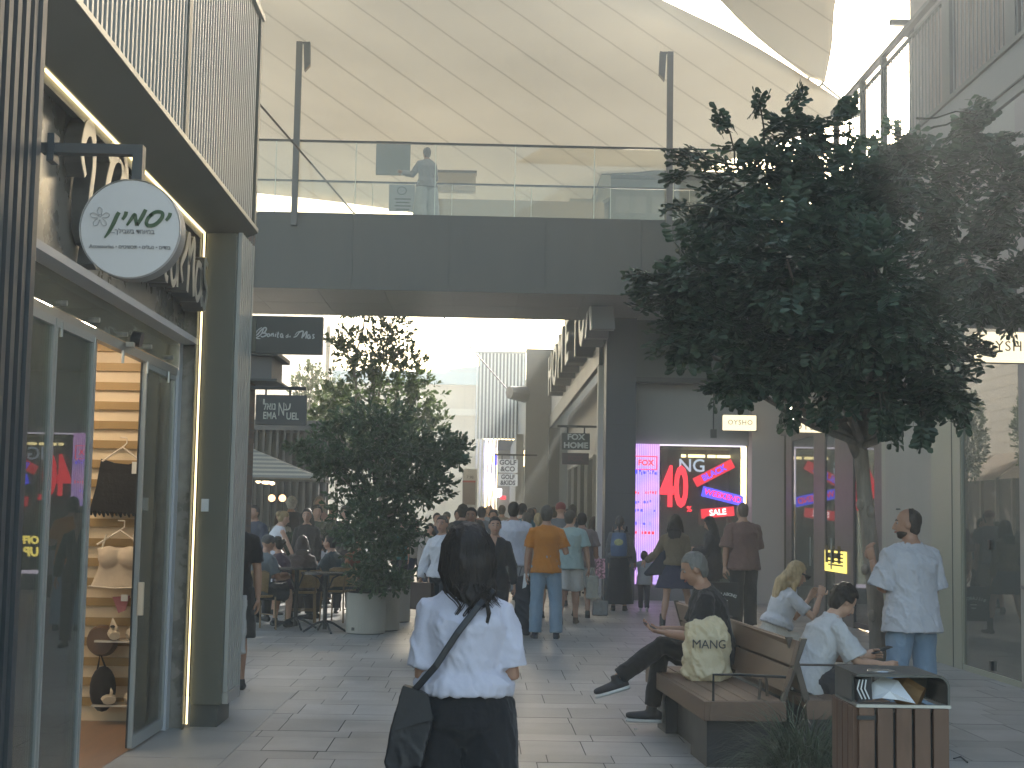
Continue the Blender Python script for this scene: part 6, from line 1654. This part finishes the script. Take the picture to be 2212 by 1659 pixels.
# ================================================================== benches
M_bw = mat("bench_timber", (.15, .090, .058), .55, var=.16, scale=5, stretch=(1.2, .18, 1.2), bump=.12, bscale=18)
M_bw2 = mat("bench_timber_edge", (.135, .080, .052), .6, var=.2, scale=5, stretch=(1, .25, 1), bump=.15, bscale=18)
M_base = mat("bench_base", (.022, .025, .034), .55, var=.2)
M_barm = mat("bench_metal", (.07, .055, .045), .45, var=.1)
def rotb(a):
    m = Matrix.Rotation(a, 4, 'Z'); return m
def bench(name, label, X0, Y0, Lb, sgn, ang, wd=.53):
    """near inner corner at X0,Y0 (backrest side); seat extends sgn*wd in x and Lb in y"""
    t = thing(name, label, "bench", (X0, Y0, 0), "slatted timber street benches")
    t.rotation_euler[2] = ang; WORLD_LOC[t.name] = V((0, 0, 0))
    def part(b, nm, m, **k):
        o = b.build(nm, m, None, **k); o.parent = t; return o
    n = 4; pw = wd / n
    for k in range(n):
        x0 = sgn * (k * pw + .004); x1 = sgn * ((k + 1) * pw - .004)
        b = MB(); b.bx(x0, x1, .035, Lb - .035, .385, .45); part(b, "seat_board", M_bw, bevel=.004)
    b = MB(); b.bx(-.0, sgn * wd, 0, .034, .325, .448); b.bx(0, sgn * wd, Lb - .034, Lb, .325, .448); b.bx(sgn * wd, sgn * (wd + .035), 0, Lb, .325, .448); part(b, "seat_apron", M_bw2, bevel=.004)
    b = MB(); b.bx(sgn * .05, sgn * (wd - .03), .22, .75, 0, .384); b.bx(sgn * .05, sgn * (wd - .03), Lb - .55, Lb - .2, 0, .384); b.bx(sgn * .12, sgn * (wd - .12), .75, Lb - .55, 0, .38); part(b, "plinth", M_base)
    # reclined back
    tx = -sgn * .115
    for k, (z0, z1) in enumerate(((.50, .655), (.67, .83))):
        f0 = (z0 - .42) / .43; f1 = (z1 - .42) / .43
        q0, q1 = V((tx * f0, 0, z0)), V((tx * f1, 0, z1)); nn = V((sgn * .035, 0, .009))
        b = MB(); b.slab([q0 + V((0, .04, 0)), q1 + V((0, .04, 0)), q1 + V((0, Lb - .04, 0)), q0 + V((0, Lb - .04, 0))], nn); part(b, "back_board", M_bw, bevel=.003)
    for yy in (.03, Lb - .09):
        b = MB(); b.slab([V((-.005, yy, .43)), V((.035 * -sgn * -1, yy, .43)), V((tx + .03, yy, .85)), V((tx - .01, yy, .85))], (0, .045, 0)); part(b, "back_post", M_barm)
    return t, part
t, part = bench("street_bench", "slatted timber bench facing left with the cross-legged man and a yellow bag", 1.985, 9.56, 2.25, -1, R(3.2), .50)
b = MB()
b.tube([V((-.47, .03, .44)), V((-.47, .03, .615)), V((-.30, .05, .615)), V((.02, .06, .60))], .009, 8); o = part(b, "arm_rod", M_black)
part(MB().tube([V((-.15, .12, .45)), V((-.14, .12, .58))], .010, 8), "back_bracket", M_barm); part(MB().tube([V((-.05, .3, .45)), V((-.06, .3, .58))], .010, 8), "back_bracket", M_barm)
t, part = bench("street_bench", "slatted timber bench facing right where the boy and the blonde girl sit", 2.14, 9.68, 4.3, 1, R(2.6), .52)
b = MB(); b.tube([V((-.02, .12, .665)), V((.30, .10, .665)), V((.50, .08, .665))], [(.022, .008)] * 3, 8, side=(0, 1, 0)); b.bx(.47, .50, .06, .10, .45, .66); part(b, "arm_rest", M_barm)
b = MB()
for z in (.52, .62, .72):
    b.ell(V((-.09, .02, z)), .010, None, 8, 5)
part(b, "bolt_head", M_steel)

# ---- yellow carrier bag on the bench
q = V((1.66, 10.80, .452))
t = thing("yellow_carrier_bag", "crumpled cream-yellow carrier bag with black capitals standing on the bench", "bag", q); WORLD_LOC[t.name] = V((0, 0, 0))
b = MB()
b.tube([V((0, 0, .0)), V((.0, 0, .05)), V((-.0, 0, .16)), V((.0, 0, .31)), V((.0, 0, .39)), V((.005, 0, .425)), V((.0, 0, .44))], [(.155, .105), (.185, .125), (.175, .12), (.165, .105), (.145, .07), (.105, .04), (.06, .02)], 26, side=(1, 0, 0))
me = remesh(b, .008, 2, .020, (10, 10, 6), 9)
M_ybag = mat("cream_plastic", (.74, .63, .42), .42, var=.08, scale=5, trans=.22, bump=.9, bscale=12)
o = link_mesh(me, "bag_body", M_ybag, None); o.parent = t
tv_ = text("MANG", .088, mat("bag_ink", (.02, .02, .03), .5), None, (0, 0, 0), sx=.98, space=.95, depth=.002); 
# drape the print on the bag's front
for v in tv_.data.vertices:
    x, z = v.co.x, v.co.z + .26
    best = None
    rr = max(0, 1 - (x / .18) ** 2)
    v.co.z = z; v.co.y = -.112 * math.sqrt(rr) - .022 - (.002 if v.co.y < 0 else 0)
tv_.parent = t
b = MB(); b.tube([V((-.02, -.035, .385)), V((.02, -.05, .40)), V((.05, -.02, .39))], [.008, .012, .006], 8); o = b.build("knot", mat("bag_knot", (.25, .2, .1), .5), None); o.parent = t

# ---- litter bin
YB = 5.9
zt = hgt(1950, 1457, YB) ; x0 = at(1851, 1600, YB).x; x1 = at(2052, 1600, YB).x; zw = hgt(1950, 1524, YB)
t = thing("litter_bin", "timber-slatted litter bin with rounded dark metal hood in the lower right", "bin", ((x0 + x1) / 2, YB + .2, 0))
M_bin = mat("bin_timber", (.105, .056, .034), .5, var=.22, scale=6, stretch=(1.5, 1.5, .22), bump=.12, bscale=20)
M_bin2 = mat("bin_timber_worn", (.12, .064, .038), .55, var=.35, scale=9, stretch=(1.5, 1.5, .3), bump=.2, bscale=20)
wd_ = (x1 - x0); dp_ = .36
n = 5; pw = wd_ / n
for k in range(n):
    b = MB(); b.bx(x0 + k * pw + .006, x0 + (k + 1) * pw - .006, YB - .012, YB + .012, .08, zw - .01)
    b.build("front_slat", M_bin2 if k in (0, 2) else M_bin, t, bevel=.003)
for k in range(4):
    b = MB(); b.bx(x0 - .01, x0 + .012, YB + .02 + k * .09, YB + .10 + k * .09, .08, zw - .01); b.build("side_slat", M_bin, t)
MB().bx(x0 + .015, x1 - .004, YB + .014, YB + dp_, .03, zw - .03).build("inner_box", M_black, t)
M_hood = mat("hood_metal", (.09, .092, .088), .36, metal=.5, var=.12)
b = MB()
def arch(y0, y1, th):
    r = .05; pts = []
    xr = x1 - .001
    for k in range(7):
        a = math.pi / 2 * (1 - k / 6); pts.append((xr - r + r * math.cos(a), zt - r + r * math.sin(a)))
    outer = [(x0, zt)] + pts + [(xr, zw)]
    inner = [(x0, zt - th)] + [(xr - r + (r - th) * math.cos(math.pi / 2 * (1 - k / 6)), zt - r + (r - th) * math.sin(math.pi / 2 * (1 - k / 6))) for k in range(7)] + [(xr - th, zw)]
    vs = []; fs = []
    for (o_, i_) in zip(outer, inner):
        vs += [(o_[0], y0, o_[1]), (o_[0], y1, o_[1]), (i_[0], y1, i_[1]), (i_[0], y0, i_[1])]
    for k in range(len(outer) - 1):
        a = 4 * k; c = a + 4
        for j in range(4):
            j2 = (j + 1) % 4; fs.append((a + j, c + j, c + j2, a + j2))
    fs += [(0, 1, 2, 3), (len(vs) - 4, len(vs) - 1, len(vs) - 2, len(vs) - 3)]
    b.add(vs, fs)
arch(YB - .012, YB + dp_, .010)
b.build("hood", M_hood, t)
b = MB(); b.bx(x1 - .085, x1 - .011, YB + .26, YB + .275, zw, zt - .012); b.build("hood_web", M_hood, t)
b = MB(); b.bx(x0, x0 + .012, YB + .08, YB + dp_, zw, zt - .011); b.build("hood_side", M_hood, t)
b = MB(); b.bx(x0 - .004, x1 + .002, YB - .014, YB + .004, zw - .008, zw + .004); b.bx(x0, x0 + .015, YB - .01, YB + dp_, zw - .008, zw + .004); b.bx(x1 - .02, x1, YB + .01, YB + dp_, zw - .008, zw + .004); b.build("rim", M_steel, t)
MB().tube([(x0 + .13, YB + .12, zt + .001), (x0 + .13, YB + .12, zt + .005)], [.055, .052], 24).build("ash_plate", mat("ash_steel", (.5, .5, .47), .25, metal=.9), t)
MB().bx(x0 - .004, x0 + .07, YB - .024, YB - .013, zw - .055, zw - .04).build("latch", M_black, t)
# rubbish
q = V((x0 + .03, YB + .06, zw + .02))
t = thing("crumpled_paper_bag", "crumpled white paper bag sticking out of the litter bin opening", "rubbish", q)
b = MB(); P0 = [at(1868, 1512, YB + .05), at(1885, 1474, YB + .06), at(1905, 1462, YB + .09), at(1940, 1470, YB + .06), at(1978, 1520, YB - .04), at(1940, 1512, YB - .01), at(1905, 1508, YB + .0)]
c_ = sum(P0, V((0, 0, 0))) / len(P0) + V((0, -.03, .005)); back = c_ + V((0, .12, 0))
vs = P0 + [c_, back]; fs = []
for k in range(7): fs += [(k, (k + 1) % 7, 7), ((k + 1) % 7, k, 8)]
b.add(vs, fs); b.build("paper_bag", mat("white_paper", (.55, .56, .58), .6, var=.05, bump=.5, bscale=14), t)
t = thing("striped_bag", "black bag with white zigzag stripes jammed at the left of the bin opening", "rubbish", q)
b = MB(); a0, a1, a2, a3 = at(1853, 1468, YB + .02), at(1882, 1462, YB + .02), at(1884, 1512, YB + .02), at(1855, 1516, YB + .02)
b.slab([a0, a1, a2, a3], (0, .08, 0)); b.build("bag_body", M_bagb, t)
b = MB()
for k in range(3): b.tube([at(1857 + k * 7, 1468, YB + .014), at(1852 + k * 8, 1488, YB + .014), at(1862 + k * 8, 1510, YB + .014)], .003, 5)
b.build("stripe", M_white, t)
q = at(1960, 1500, YB + .15)
o = MB().tube([at(1925, 1478, YB + .2), at(1950, 1492, YB + .16), at(1990, 1510, YB + .12)], [(.02, .03), (.035, .06), (.03, .05)], 10, side=(0, 1, 0)).build("brown_paper", mat("brown_paper", (.24, .135, .055), .7, var=.3, bump=.6, bscale=18)); tag(o, "crumpled brown paper bag inside the bin opening behind the white one", "rubbish")
o = MB().tube([gp(2060, 1642) + V((0, 0, .01)), gp(2075, 1641) + V((0, 0, .02)), gp(2090, 1650) + V((0, 0, .01))], .006, 5).build("strap_end", M_black); tag(o, "thin black strap end lying on the pavement right of the bin", "litter")
# ================================================================== vegetation
def leafmat(name, col, trans=.22, rough=.42):
    return mat(name, col, rough, rand=.38, trans=trans, spec=.45)
def leaflet(b, p, d, n, L, w):
    """obovate leaf: narrow at the base, broad near the tip, slightly cupped"""
    s = d.cross(n).normalized(); n = s.cross(d).normalized()
    q = [p, p + d * L * .35 + s * w * .30 + n * w * .08, p + d * L * .72 + s * w * .5 + n * w * .14, p + d * L * .97 + s * w * .2, p + d * L * 1.0, p + d * L * .97 - s * w * .2, p + d * L * .72 - s * w * .5 + n * w * .14, p + d * L * .35 - s * w * .30 + n * w * .08, p + d * L * .35 - n * w * .05, p + d * L * .72 - n * w * .06]
    b.add(q, [(0, 1, 8), (1, 2, 9, 8), (2, 3, 4, 9), (4, 5, 6, 9), (6, 7, 8, 9), (7, 0, 8)])
def rv(rg):
    while 1:
        v = V((rg.uniform(-1, 1), rg.uniform(-1, 1), rg.uniform(-1, 1)))
        if .02 < v.length < 1: return v
def compound(b, tw, p, d, rg, L=.17, pairs=4, lf=.086, wf=.050):
    up = V((0, 0, 1)); s = d.cross(up); s = s.normalized() if s.length > .05 else V((1, 0, 0))
    s = (s + rv(rg) * .5).normalized(); n = s.cross(d).normalized()
    pts = []
    q = p; dd = d.copy()
    for k in range(pairs + 1):
        pts.append(q.copy()); dd = (dd + V((0, 0, -.10))).normalized(); q = q + dd * L / pairs
    tw.tube([pts[0], pts[len(pts) // 2], pts[-1]], [.0022, .0018, .0012], 3, caps=False)
    for k in range(1, pairs + 1):
        for sg in (-1, 1):
            ld = (s * sg * 1.0 + d * .45 + rv(rg) * .25 + V((0, 0, -.12))).normalized()
            leaflet(b, pts[k], ld, (n + rv(rg) * .35).normalized(), lf * rg.uniform(.75, 1.15), wf * rg.uniform(.85, 1.15))
def limb(tr, a, c, r0, r1, rg, n=6, wob=.08):
    pts = []; 
    for k in range(n + 1):
        f = k / n; p = a.lerp(c, f); L = (c - a).length
        p += V((mnoise.noise(a * 3 + V((f * 2, 0, 0))), mnoise.noise(a * 3 + V((0, f * 2, 5))), mnoise.noise(a * 2 + V((3, 0, f * 2))))) * L * wob * math.sin(math.pi * f) * 2
        pts.append(p)
    tr.tube(pts, [r0 + (r1 - r0) * k / n for k in range(n + 1)], 8)
    return pts
M_bark = mat("bark", (.25, .215, .18), .85, var=.35, scale=7, stretch=(2, 2, .45), bump=.6, bscale=26)
M_leaf = leafmat("carob_leaf", (.060, .092, .058), .24)
rg = random.Random(21)
TB = V((at(1898, 1440, 11.6).x, 11.6, 0))
fork = at(1858, 968, 11.6)
t = thing("street_tree", "slender-trunked street tree with dense dark crown of round leaflets beside the benches", "tree", TB)
tr = MB()
top_ = [TB, TB.lerp(fork, .25) + V((.012, 0, 0)), at(1872, 1200, 11.6), at(1862, 1080, 11.6), fork]
tr.tube([TB - V((0, 0, .03)), TB + V((0, 0, .05)), at(1896, 1380, 11.6), at(1890, 1280, 11.6), at(1880, 1180, 11.6), at(1869, 1080, 11.6), fork, at(1862, 900, 11.6)], [.095, .078, .068, .064, .064, .060, .056, .05], 14)
for (px, py, r_) in ((1858, 1090, .02), (1880, 1105, .022), (1868, 1230, .018), (1884, 1330, .02)): tr.ell(at(px, py, 11.55), (r_ * 1.6, r_ * 1.4, r_ * 2.4))
clumps = [(1800, 560, 11.4, 250, 240), (1630, 400, 11.2, 130, 95), (1545, 600, 11.0, 135, 120), (1455, 640, 11.1, 78, 60), (1735, 290, 11.5, 95, 62), (1905, 360, 11.8, 115, 95), (2010, 390, 11.6, 120, 90), (2105, 300, 11.8, 75, 45), (2080, 560, 11.3, 130, 150),
          (1990, 740, 10.9, 130, 110), (2045, 850, 10.8, 52, 44), (1960, 860, 11, 70, 55), (1730, 740, 10.9, 150, 110), (1640, 790, 11.0, 85, 50), (1900, 640, 10.4, 180, 170), (1700, 560, 10.5, 150, 150), (2170, 420, 11.5, 70, 120), (2190, 640, 11.6, 45, 80), (1560, 470, 11.6, 100, 55), (1835, 800, 11, 120, 90), (1800, 430, 11.0, 170, 120), (1490, 725, 11, 90, 62), (1590, 830, 10.9, 62, 36), (1580, 700, 10.9, 110, 80)]
lf = MB(); tw = MB()
for ci, (px, py, Y, rx_, ry_) in enumerate(clumps):
    c = at(px, py, Y); RX = rx_ * Y / FZ; RZ = ry_ * Y / FZ; RY = (RX + RZ) / 2 * .85
    base = fork if ci % 2 else at(1862, 900, 11.6)
    mid = base.lerp(c, .6) + V((0, 0, -.1)); limb(tr, base, mid, .034, .016, rg); limb(tr, mid, c, .016, .008, rg)
    nl = int(240 * (RX * RZ + .03) ** .82 / .45)
    for k in range(nl):
        u = rv(rg).normalized(); rr = rg.random() ** .38
        if k % 4 == 0: rr *= 1.08
        p = c + V((u.x * RX, u.y * RY, u.z * RZ)) * rr
        d = (u + rv(rg) * .7 + V((0, 0, -.05))).normalized()
        if k % 30 == 0: limb(tw, c.lerp(p, .4), p, .006, .003, rg, 3, .1)
        compound(lf, tw, p - d * .09, d, rg, rg.uniform(.11, .19), rg.choice([3, 4, 4, 5]))
# stray sprays hanging out of the crown
for (px, py, dx, dz, Y) in ((1640, 215, -.1, 1, 11.3), (1725, 205, .3, 1, 11.5), (1560, 260, -.3, .8, 11.2), (1470, 330, -1, .2, 11.1), (1455, 385, -1, -.1, 11.1), (1375, 590, -1, 0, 11), (1385, 620, -1, -.3, 11), (1450, 440, -1, .1, 10.9), (1830, 235, .1, 1, 11.6), (2110, 230, .8, .4, 11.6), (2100, 245, .9, .1, 11.5), (1930, 930, .1, -1, 10.8), (1900, 915, -.2, -1, 10.8), (1790, 900, -.3, -1, 11), (2075, 900, .2, -1, 10.8), (2090, 800, .7, .3, 10.8), (2130, 740, .8, -.1, 11), (1700, 900, -.3, -.8, 11), (1620, 850, -.4, -.8, 11), (2000, 940, .1, -1, 10.9), (1560, 800, -.7, -.5, 11), (1500, 330, -.7, .5, 11.3), (1780, 895, 0, -1, 11.0), (1925, 900, .3, -1, 10.8)):
    c = at(px, py, Y)
    for k in range(7):
        d = (V((dx, 0, dz)).normalized() + rv(rg) * .55).normalized(); p = c + rv(rg) * .07
        compound(lf, tw, p - d * .12, d, rg, .17, 4, .080, .045)
    limb(tw, c - V((dx, 0, dz)).normalized() * .45, c, .010, .004, rg, 4, .12)
tr.tube([at(1855, 985, 11.6), at(1828, 930, 11.55), at(1795, 880, 11.5), at(1760, 800, 11.4)], [.046, .040, .034, .026], 10)
tk = tr.build("trunk", M_bark, t, smooth=True)
cr_ = lf.build("crown", M_leaf, t); sub(tw.build("twigs", mat("twig_bark", (.05, .05, .035), .8)), cr_, t)

def whorl(b, p, d, rg, L=.08, w=.036, n=7):
    s = d.orthogonal().normalized(); s2 = d.cross(s)
    for k in range(n):
        a = k * 2.4 + rg.random(); f = .25 + .75 * k / n
        ld = (d * (1.25 - f) + (s * math.cos(a) + s2 * math.sin(a)) * f + V((0, 0, -.05))).normalized()
        leaflet(b, p - d * .02 * k, ld, (d + rv(rg) * .3).normalized(), L * rg.uniform(.75, 1.2), w * rg.uniform(.8, 1.2))
def bushtree(name, label, base, clumps, rg, dens, L, w, m, trunkr=.05, root_h=0):
    t = thing(name, label, "tree", base)
    tr = MB(); lf = MB()
    tops = at(clumps[0][0], clumps[0][1], clumps[0][2])
    tr.tube([base + V((0, 0, root_h)), base.lerp(tops, .5) + V((.03, 0, 0)), tops], [trunkr, trunkr * .8, trunkr * .4], 8)
    for (px, py, Y, rx_, ry_) in clumps:
        c = at(px, py, Y); RX = rx_ * Y / FZ; RZ = ry_ * Y / FZ; RY = (RX + RZ) / 2
        st = base + V((0, 0, root_h + .2)) if c.z < tops.z * .5 else base.lerp(tops, rg.uniform(.35, .8))
        limb(tr, st, c, trunkr * .5, trunkr * .2, rg)
        for k in range(int(dens * (RX * RZ + .01) ** .85)):
            u = rv(rg).normalized(); rr = rg.random() ** .4 * (1.1 if k % 5 == 0 else 1)
            p = c + V((u.x * RX, u.y * RY, u.z * RZ)) * rr
            if p.z < root_h + .08: continue
            whorl(lf, p, (u + rv(rg) * .7 + V((0, 0, .35))).normalized(), rg, L, w)
    tr.build("trunk", M_bark, t, smooth=True); lf.build("crown", m, t)
    return t
M_leaf2 = leafmat("ficus_leaf", (.058, .095, .045), .25)
M_leaf3 = leafmat("ficus_leaf_light", (.085, .13, .04), .45)
# planters
M_plant = mat("planter_stone", (.36, .335, .285), .75, var=.07, scale=3, bump=.08)
pls = []
for i_, (px, pyb, pw, dz, lab) in enumerate(((786, 1371, 82, 0, "nearest beige cylindrical planter with a small square mark near its foot"), (818, 1364, 82, 0, "middle beige cylindrical planter half behind the nearest one"), (845, 1345, 78, 0, "farthest beige cylindrical planter nearest the lane"))):
    g0 = gp(px, pyb); r_ = .268
    g0.y += .25
    t = thing("cylinder_planter", lab, "planter", (g0.x, g0.y, 0), "beige cylindrical planters")
    b = MB(); b.tube([(g0.x, g0.y, .012), (g0.x, g0.y, .545)], [r_, r_], 40); 
    b.build("pot", M_plant, t)
    MB().tube([(g0.x, g0.y, 0), (g0.x, g0.y, .012)], [r_ * .93] * 2, 30).build("foot", M_black, t)
    b = MB(); b.tube([(g0.x, g0.y, .546), (g0.x, g0.y, .556)], [r_ * .9] * 2, 30); b.build("soil", mat("soil", (.03, .022, .016), .95), t)
    if i_ == 0: MB().bx(g0.x - .17, g0.x - .13, g0.y - r_ * .86 - .003, g0.y - r_ * .7, .05, .09).build("mark", mat("planter_mark", (.1, .09, .08), .7), t)
    pls.append(g0)
rg = random.Random(5)
bushtree("planter_tree", "big dark green leafy bush tree growing from the nearest beige planter", V((pls[0].x + .02, pls[0].y, .5)),
         [(815, 905, 20, 90, 45), (800, 960, 20, 150, 60), (880, 970, 20, 120, 65), (950, 975, 20.4, 75, 42), (700, 985, 19.6, 70, 25), (850, 1050, 20, 130, 70), (790, 1120, 19.9, 95, 80), (860, 1140, 20.2, 70, 70), (740, 1010, 19.8, 70, 40), (915, 1050, 20.3, 75, 45), (985, 965, 20.6, 38, 26), (800, 1200, 19.9, 60, 60), (650, 965, 19.6, 36, 12), (830, 1250, 19.9, 70, 38), (715, 930, 20, 36, 28)], rg, 470, .095, .045, M_leaf2, .035)
rg = random.Random(8)
TT = V((at(835, 1118, 31).x, 31.4, 0))
bushtree("leafy_tree", "taller backlit leafy tree rising behind the bridge soffit above the planter bush", TT,
         [(800, 760, 31, 75, 70), (790, 650, 31, 60, 60), (775, 850, 31, 85, 70), (860, 800, 31, 70, 60), (905, 850, 31, 55, 50), (720, 860, 31.2, 45, 38), (880, 900, 31, 75, 50), (740, 740, 31, 40, 40), (940, 905, 31, 35, 30), (800, 950, 31, 95, 60), (850, 720, 31, 45, 50), (700, 900, 30.8, 40, 28)], rg, 200, .125, .058, M_leaf3, .07)
# spiky plants in the planters
def blades(name, label, cat, c, n, L, wdt, rg, m, spread=1.0, droop=.7, parent=None):
    b = MB()
    for k in range(n):
        a = rg.uniform(0, 6.283); e = rg.uniform(.15, 1.0) * spread
        d = V((math.cos(a) * e, math.sin(a) * e, 1)).normalized(); Lk = L * rg.uniform(.6, 1.1)
        p = c + V((rg.uniform(-1, 1), rg.uniform(-1, 1), 0)) * L * .12; sd = V((-math.sin(a), math.cos(a), 0))
        vs = []; N_ = 6
        for j in range(N_ + 1):
            wj = wdt * (1 - (j / N_) ** 1.6) + .0006
            vs += [p - sd * wj / 2, p + sd * wj / 2]
            p = p + d * Lk / N_; d = (d + V((0, 0, -droop / N_ * (1 + j * .45)))).normalized()
        b.add(vs, [(2 * j, 2 * j + 1, 2 * j + 3, 2 * j + 2) for j in range(N_)])
    o = b.build(name, m, parent)
    if not parent: tag(o, label, cat)
    return o
M_blade = leafmat("grass_blade", (.050, .078, .048), .15, .7)
rg = random.Random(9)
blades("ornamental_grass", "arching grey-green grass tuft growing at the foot of the right-hand bench", "grass plant", V((at(1742, 1640, 8.7).x, 8.8, .0)), 1100, .74, .0095, rg, M_blade, 1.25, 1.15)
blades("ornamental_grass", "few thin dark grass blades on the pavement right of the litter bin", "grass plant", V((at(2045, 1640, 6.9).x, 7.2, .0)), 46, .36, .005, rg, leafmat("grass_dark", (.02, .028, .02), .1), 2.2, 1.8)
M_spk = leafmat("spiky_leaf", (.03, .055, .038), .2)
for i_, g0 in enumerate(pls):
    blades("spiky_plant", ["spiky drooping plant spilling over the nearest planter rim", "spiky plant in the middle planter", "spiky plant in the farthest planter near the lane"][i_], "plant", V((g0.x, g0.y, .54)), 110, .50, .022, rg, M_spk, 1.3, 1.1)
# hedge plants at the café
for i_, (px, d, w_, h_) in enumerate(((556, 26.6, .45, 1.35), (610, 26.2, .5, 1.25), (640, 26.0, .4, 1.2), (700, 25.5, .4, 1.5))):
    c = V((PX(px, d), d, 0)); b = MB(); rg2 = random.Random(i_)
    for k in range(420):
        u = rv(rg2); p = c + V((u.x * w_, u.y * .4, .55 + (u.z + 1) / 2 * (h_ - .55))); whorl(b, p, (u + V((0, 0, .7))).normalized(), rg2, .08, .035, 5)
    for k in range(8): b.tube([c + V((0, 0, 0)), c + rv(rg2) * .2 + V((0, 0, h_ * .7))], .01, 4)
    o = b.build("terrace_shrub", leafmat("shrub_leaf_%d" % i_, [(.05, .08, .03), (.03, .06, .03), (.04, .06, .025), (.07, .08, .04)][i_], .3)); tag(o, ["yellow-green terrace shrub at the far left of the cafe", "dark terrace shrub behind the woman in white", "terrace shrub under the globe lamps", "pale terrace shrub beside the large bush"][i_], "shrub", "shrubs along the cafe terrace")
# slim trees mirrored in the right-hand glass
for i_, (X_, Y_) in enumerate(((-4.9, 41.5), (-4.6, 46.5))):
    t = thing("slim_tree", ["slim young tree in front of the cream siding, the nearer one", "slim young tree in front of the cream siding, the farther one"][i_], "tree", (X_, Y_, 0), "slim trees along the siding building")
    rg2 = random.Random(30 + i_); b = MB(); tr = MB(); tr.tube([(X_, Y_, 0), (X_ + .05, Y_, 2.2), (X_, Y_, 4.6)], [.06, .05, .02], 8)
    for k in range(620):
        u = rv(rg2); p = V((X_, Y_, 4.4)) + V((u.x * .65, u.y * .65, u.z * 1.5)); whorl(b, p, (u + V((0, 0, .5))).normalized(), rg2, .13, .05, 5)
        if k % 40 == 0: limb(tr, V((X_, Y_, 3.0 + rg2.random())), p, .02, .006, rg2, 4)
    tr.build("trunk", M_bark, t, smooth=True); b.build("crown", M_leaf3, t)
# ================================================================== café furniture
M_rat = mat("rattan", (.30, .20, .095), .65, var=.2, scale=20, bump=.4, bscale=70)
M_cane = mat("cane", (.20, .125, .06), .5, var=.15)
def cafe_chair(label, X, Y, rot):
    t = thing("rattan_chair", label, "chair", (X, Y, 0), "rattan cafe chairs"); t.rotation_euler[2] = R(rot); WORLD_LOC[t.name] = V((0, 0, 0))
    def P_(b, nm, m, **k): o = b.build(nm, m, None, **k); o.parent = t
    b = MB(); b.tube([V((0, 0, .445)), V((0, 0, .475))], [(.23, .22), (.235, .225)], 22, side=(1, 0, 0)); P_(b, "seat", M_rat)
    pts = [V((.27 * math.cos(a), -.03 + .24 * math.sin(a), .80 - .10 * max(0, math.sin(a)) * 1.2)) for a in [math.pi + R(-12) + k * (math.pi + R(24)) / 12 for k in range(13)]]
    vs = []; 
    for p in pts: vs += [p, V((p.x * .92, p.y * .92, p.z - .26))]
    b = MB(); b.add(vs, [(2 * k, 2 * k + 2, 2 * k + 3, 2 * k + 1) for k in range(12)]); o = b.build("backrest", M_rat, None); o.parent = t; s_ = o.modifiers.new("th", 'SOLIDIFY'); s_.thickness = .015
    b = MB(); b.tube(pts, .016, 8); b.tube([V((p.x * .92, p.y * .92, p.z - .26)) for p in pts], .012, 6); b2 = b.build("back_rim", M_cane, None); b2.parent = t
    for k, (x, y) in enumerate(((-.2, -.18), (.2, -.18), (-.19, .18), (.19, .18))):
        b = MB(); b.tube([V((x * 1.08, y * 1.08, 0)), V((x, y, .45))] + ([V((x * 1.1, y * 1.15, .78))] if y < 0 else []), .013, 7); P_(b, "leg", M_cane)
    b = MB(); b.tube([V((-.205, -.19, .2)), V((.205, -.19, .2))], .008, 6); b.tube([V((-.2, .19, .2)), V((.2, .19, .2))], .008, 6); P_(b, "stretcher", M_cane)
    return t
def place(label, X, Y, rot):
    c = copy_tree(ch0); c['label'] = label; c.location = (X, Y, 0); c.rotation_euler = (0, 0, R(rot))
ch0 = cafe_chair("rattan chair in front at the left with the grey-capped person", PX(560, 20.5), 20.5, -50)
place("rattan chair with its wide back toward the camera behind the first table", PX(655, 21.7), 21.7, 8)
place("rattan chair turned left of the dark table by the bush", PX(735, 22.2), 22.2, 70)
place("rattan chair half hidden behind the woman facing the camera", PX(703, 24.6), 24.6, 150)
def cafe_table(label, X, Y, z, r):
    t = thing("pedestal_table", label, "table", (X, Y, 0), "round cafe tables")
    MB().tube([(X, Y, z - .03), (X, Y, z)], [r, r], 36).build("table_top", mat("dark_top", (.03, .03, .032), .14, spec=.8), t)
    MB().tube([(X, Y, .04), (X, Y, z - .03)], .03, 10).build("column", M_black, t)
    for k in range(4):
        a = k * math.pi / 2 + .4
        MB().tube([(X, Y, .16), (X + .12 * math.cos(a), Y + .12 * math.sin(a), .12), (X + .3 * math.cos(a), Y + .3 * math.sin(a), .012)], [.018, .016, .014], 7).build("leg", M_black, t)
        if k % 2 == 0: MB().tube([(X, Y, .5), (X + .1 * math.cos(a), Y + .1 * math.sin(a), z - .08), (X + .2 * math.cos(a), Y + .2 * math.sin(a), z - .031)], .012, 6).build("brace", M_black, t)
cafe_table("round dark cafe table with bright sheen, the left one of two", PX(645, 20.7), 20.7, hgt(645, 1225, 20.7), .32)
cafe_table("round dark cafe table next to the bush, the right one of two", PX(708, 20.2), 20.2, hgt(708, 1236, 20.2), .34)
# ================================================================== air
HZ = bpy.data.materials.new("haze"); HZ.use_nodes = True
nt = HZ.node_tree; nt.nodes.remove(nt.nodes['Principled BSDF'])
pv = nt.nodes.new('ShaderNodeVolumePrincipled'); pv.inputs['Color'].default_value = (.93, .96, .93, 1); pv.inputs['Density'].default_value = 0.0040; pv.inputs['Anisotropy'].default_value = .42
nt.links.new(pv.outputs[0], nt.nodes['Material Output'].inputs[1])
b = MB(); b.bx(-65, 65, -25, 170, -1.4, 24)
hz_ = b.build("haze", HZ); tag(hz_, kind="stuff")
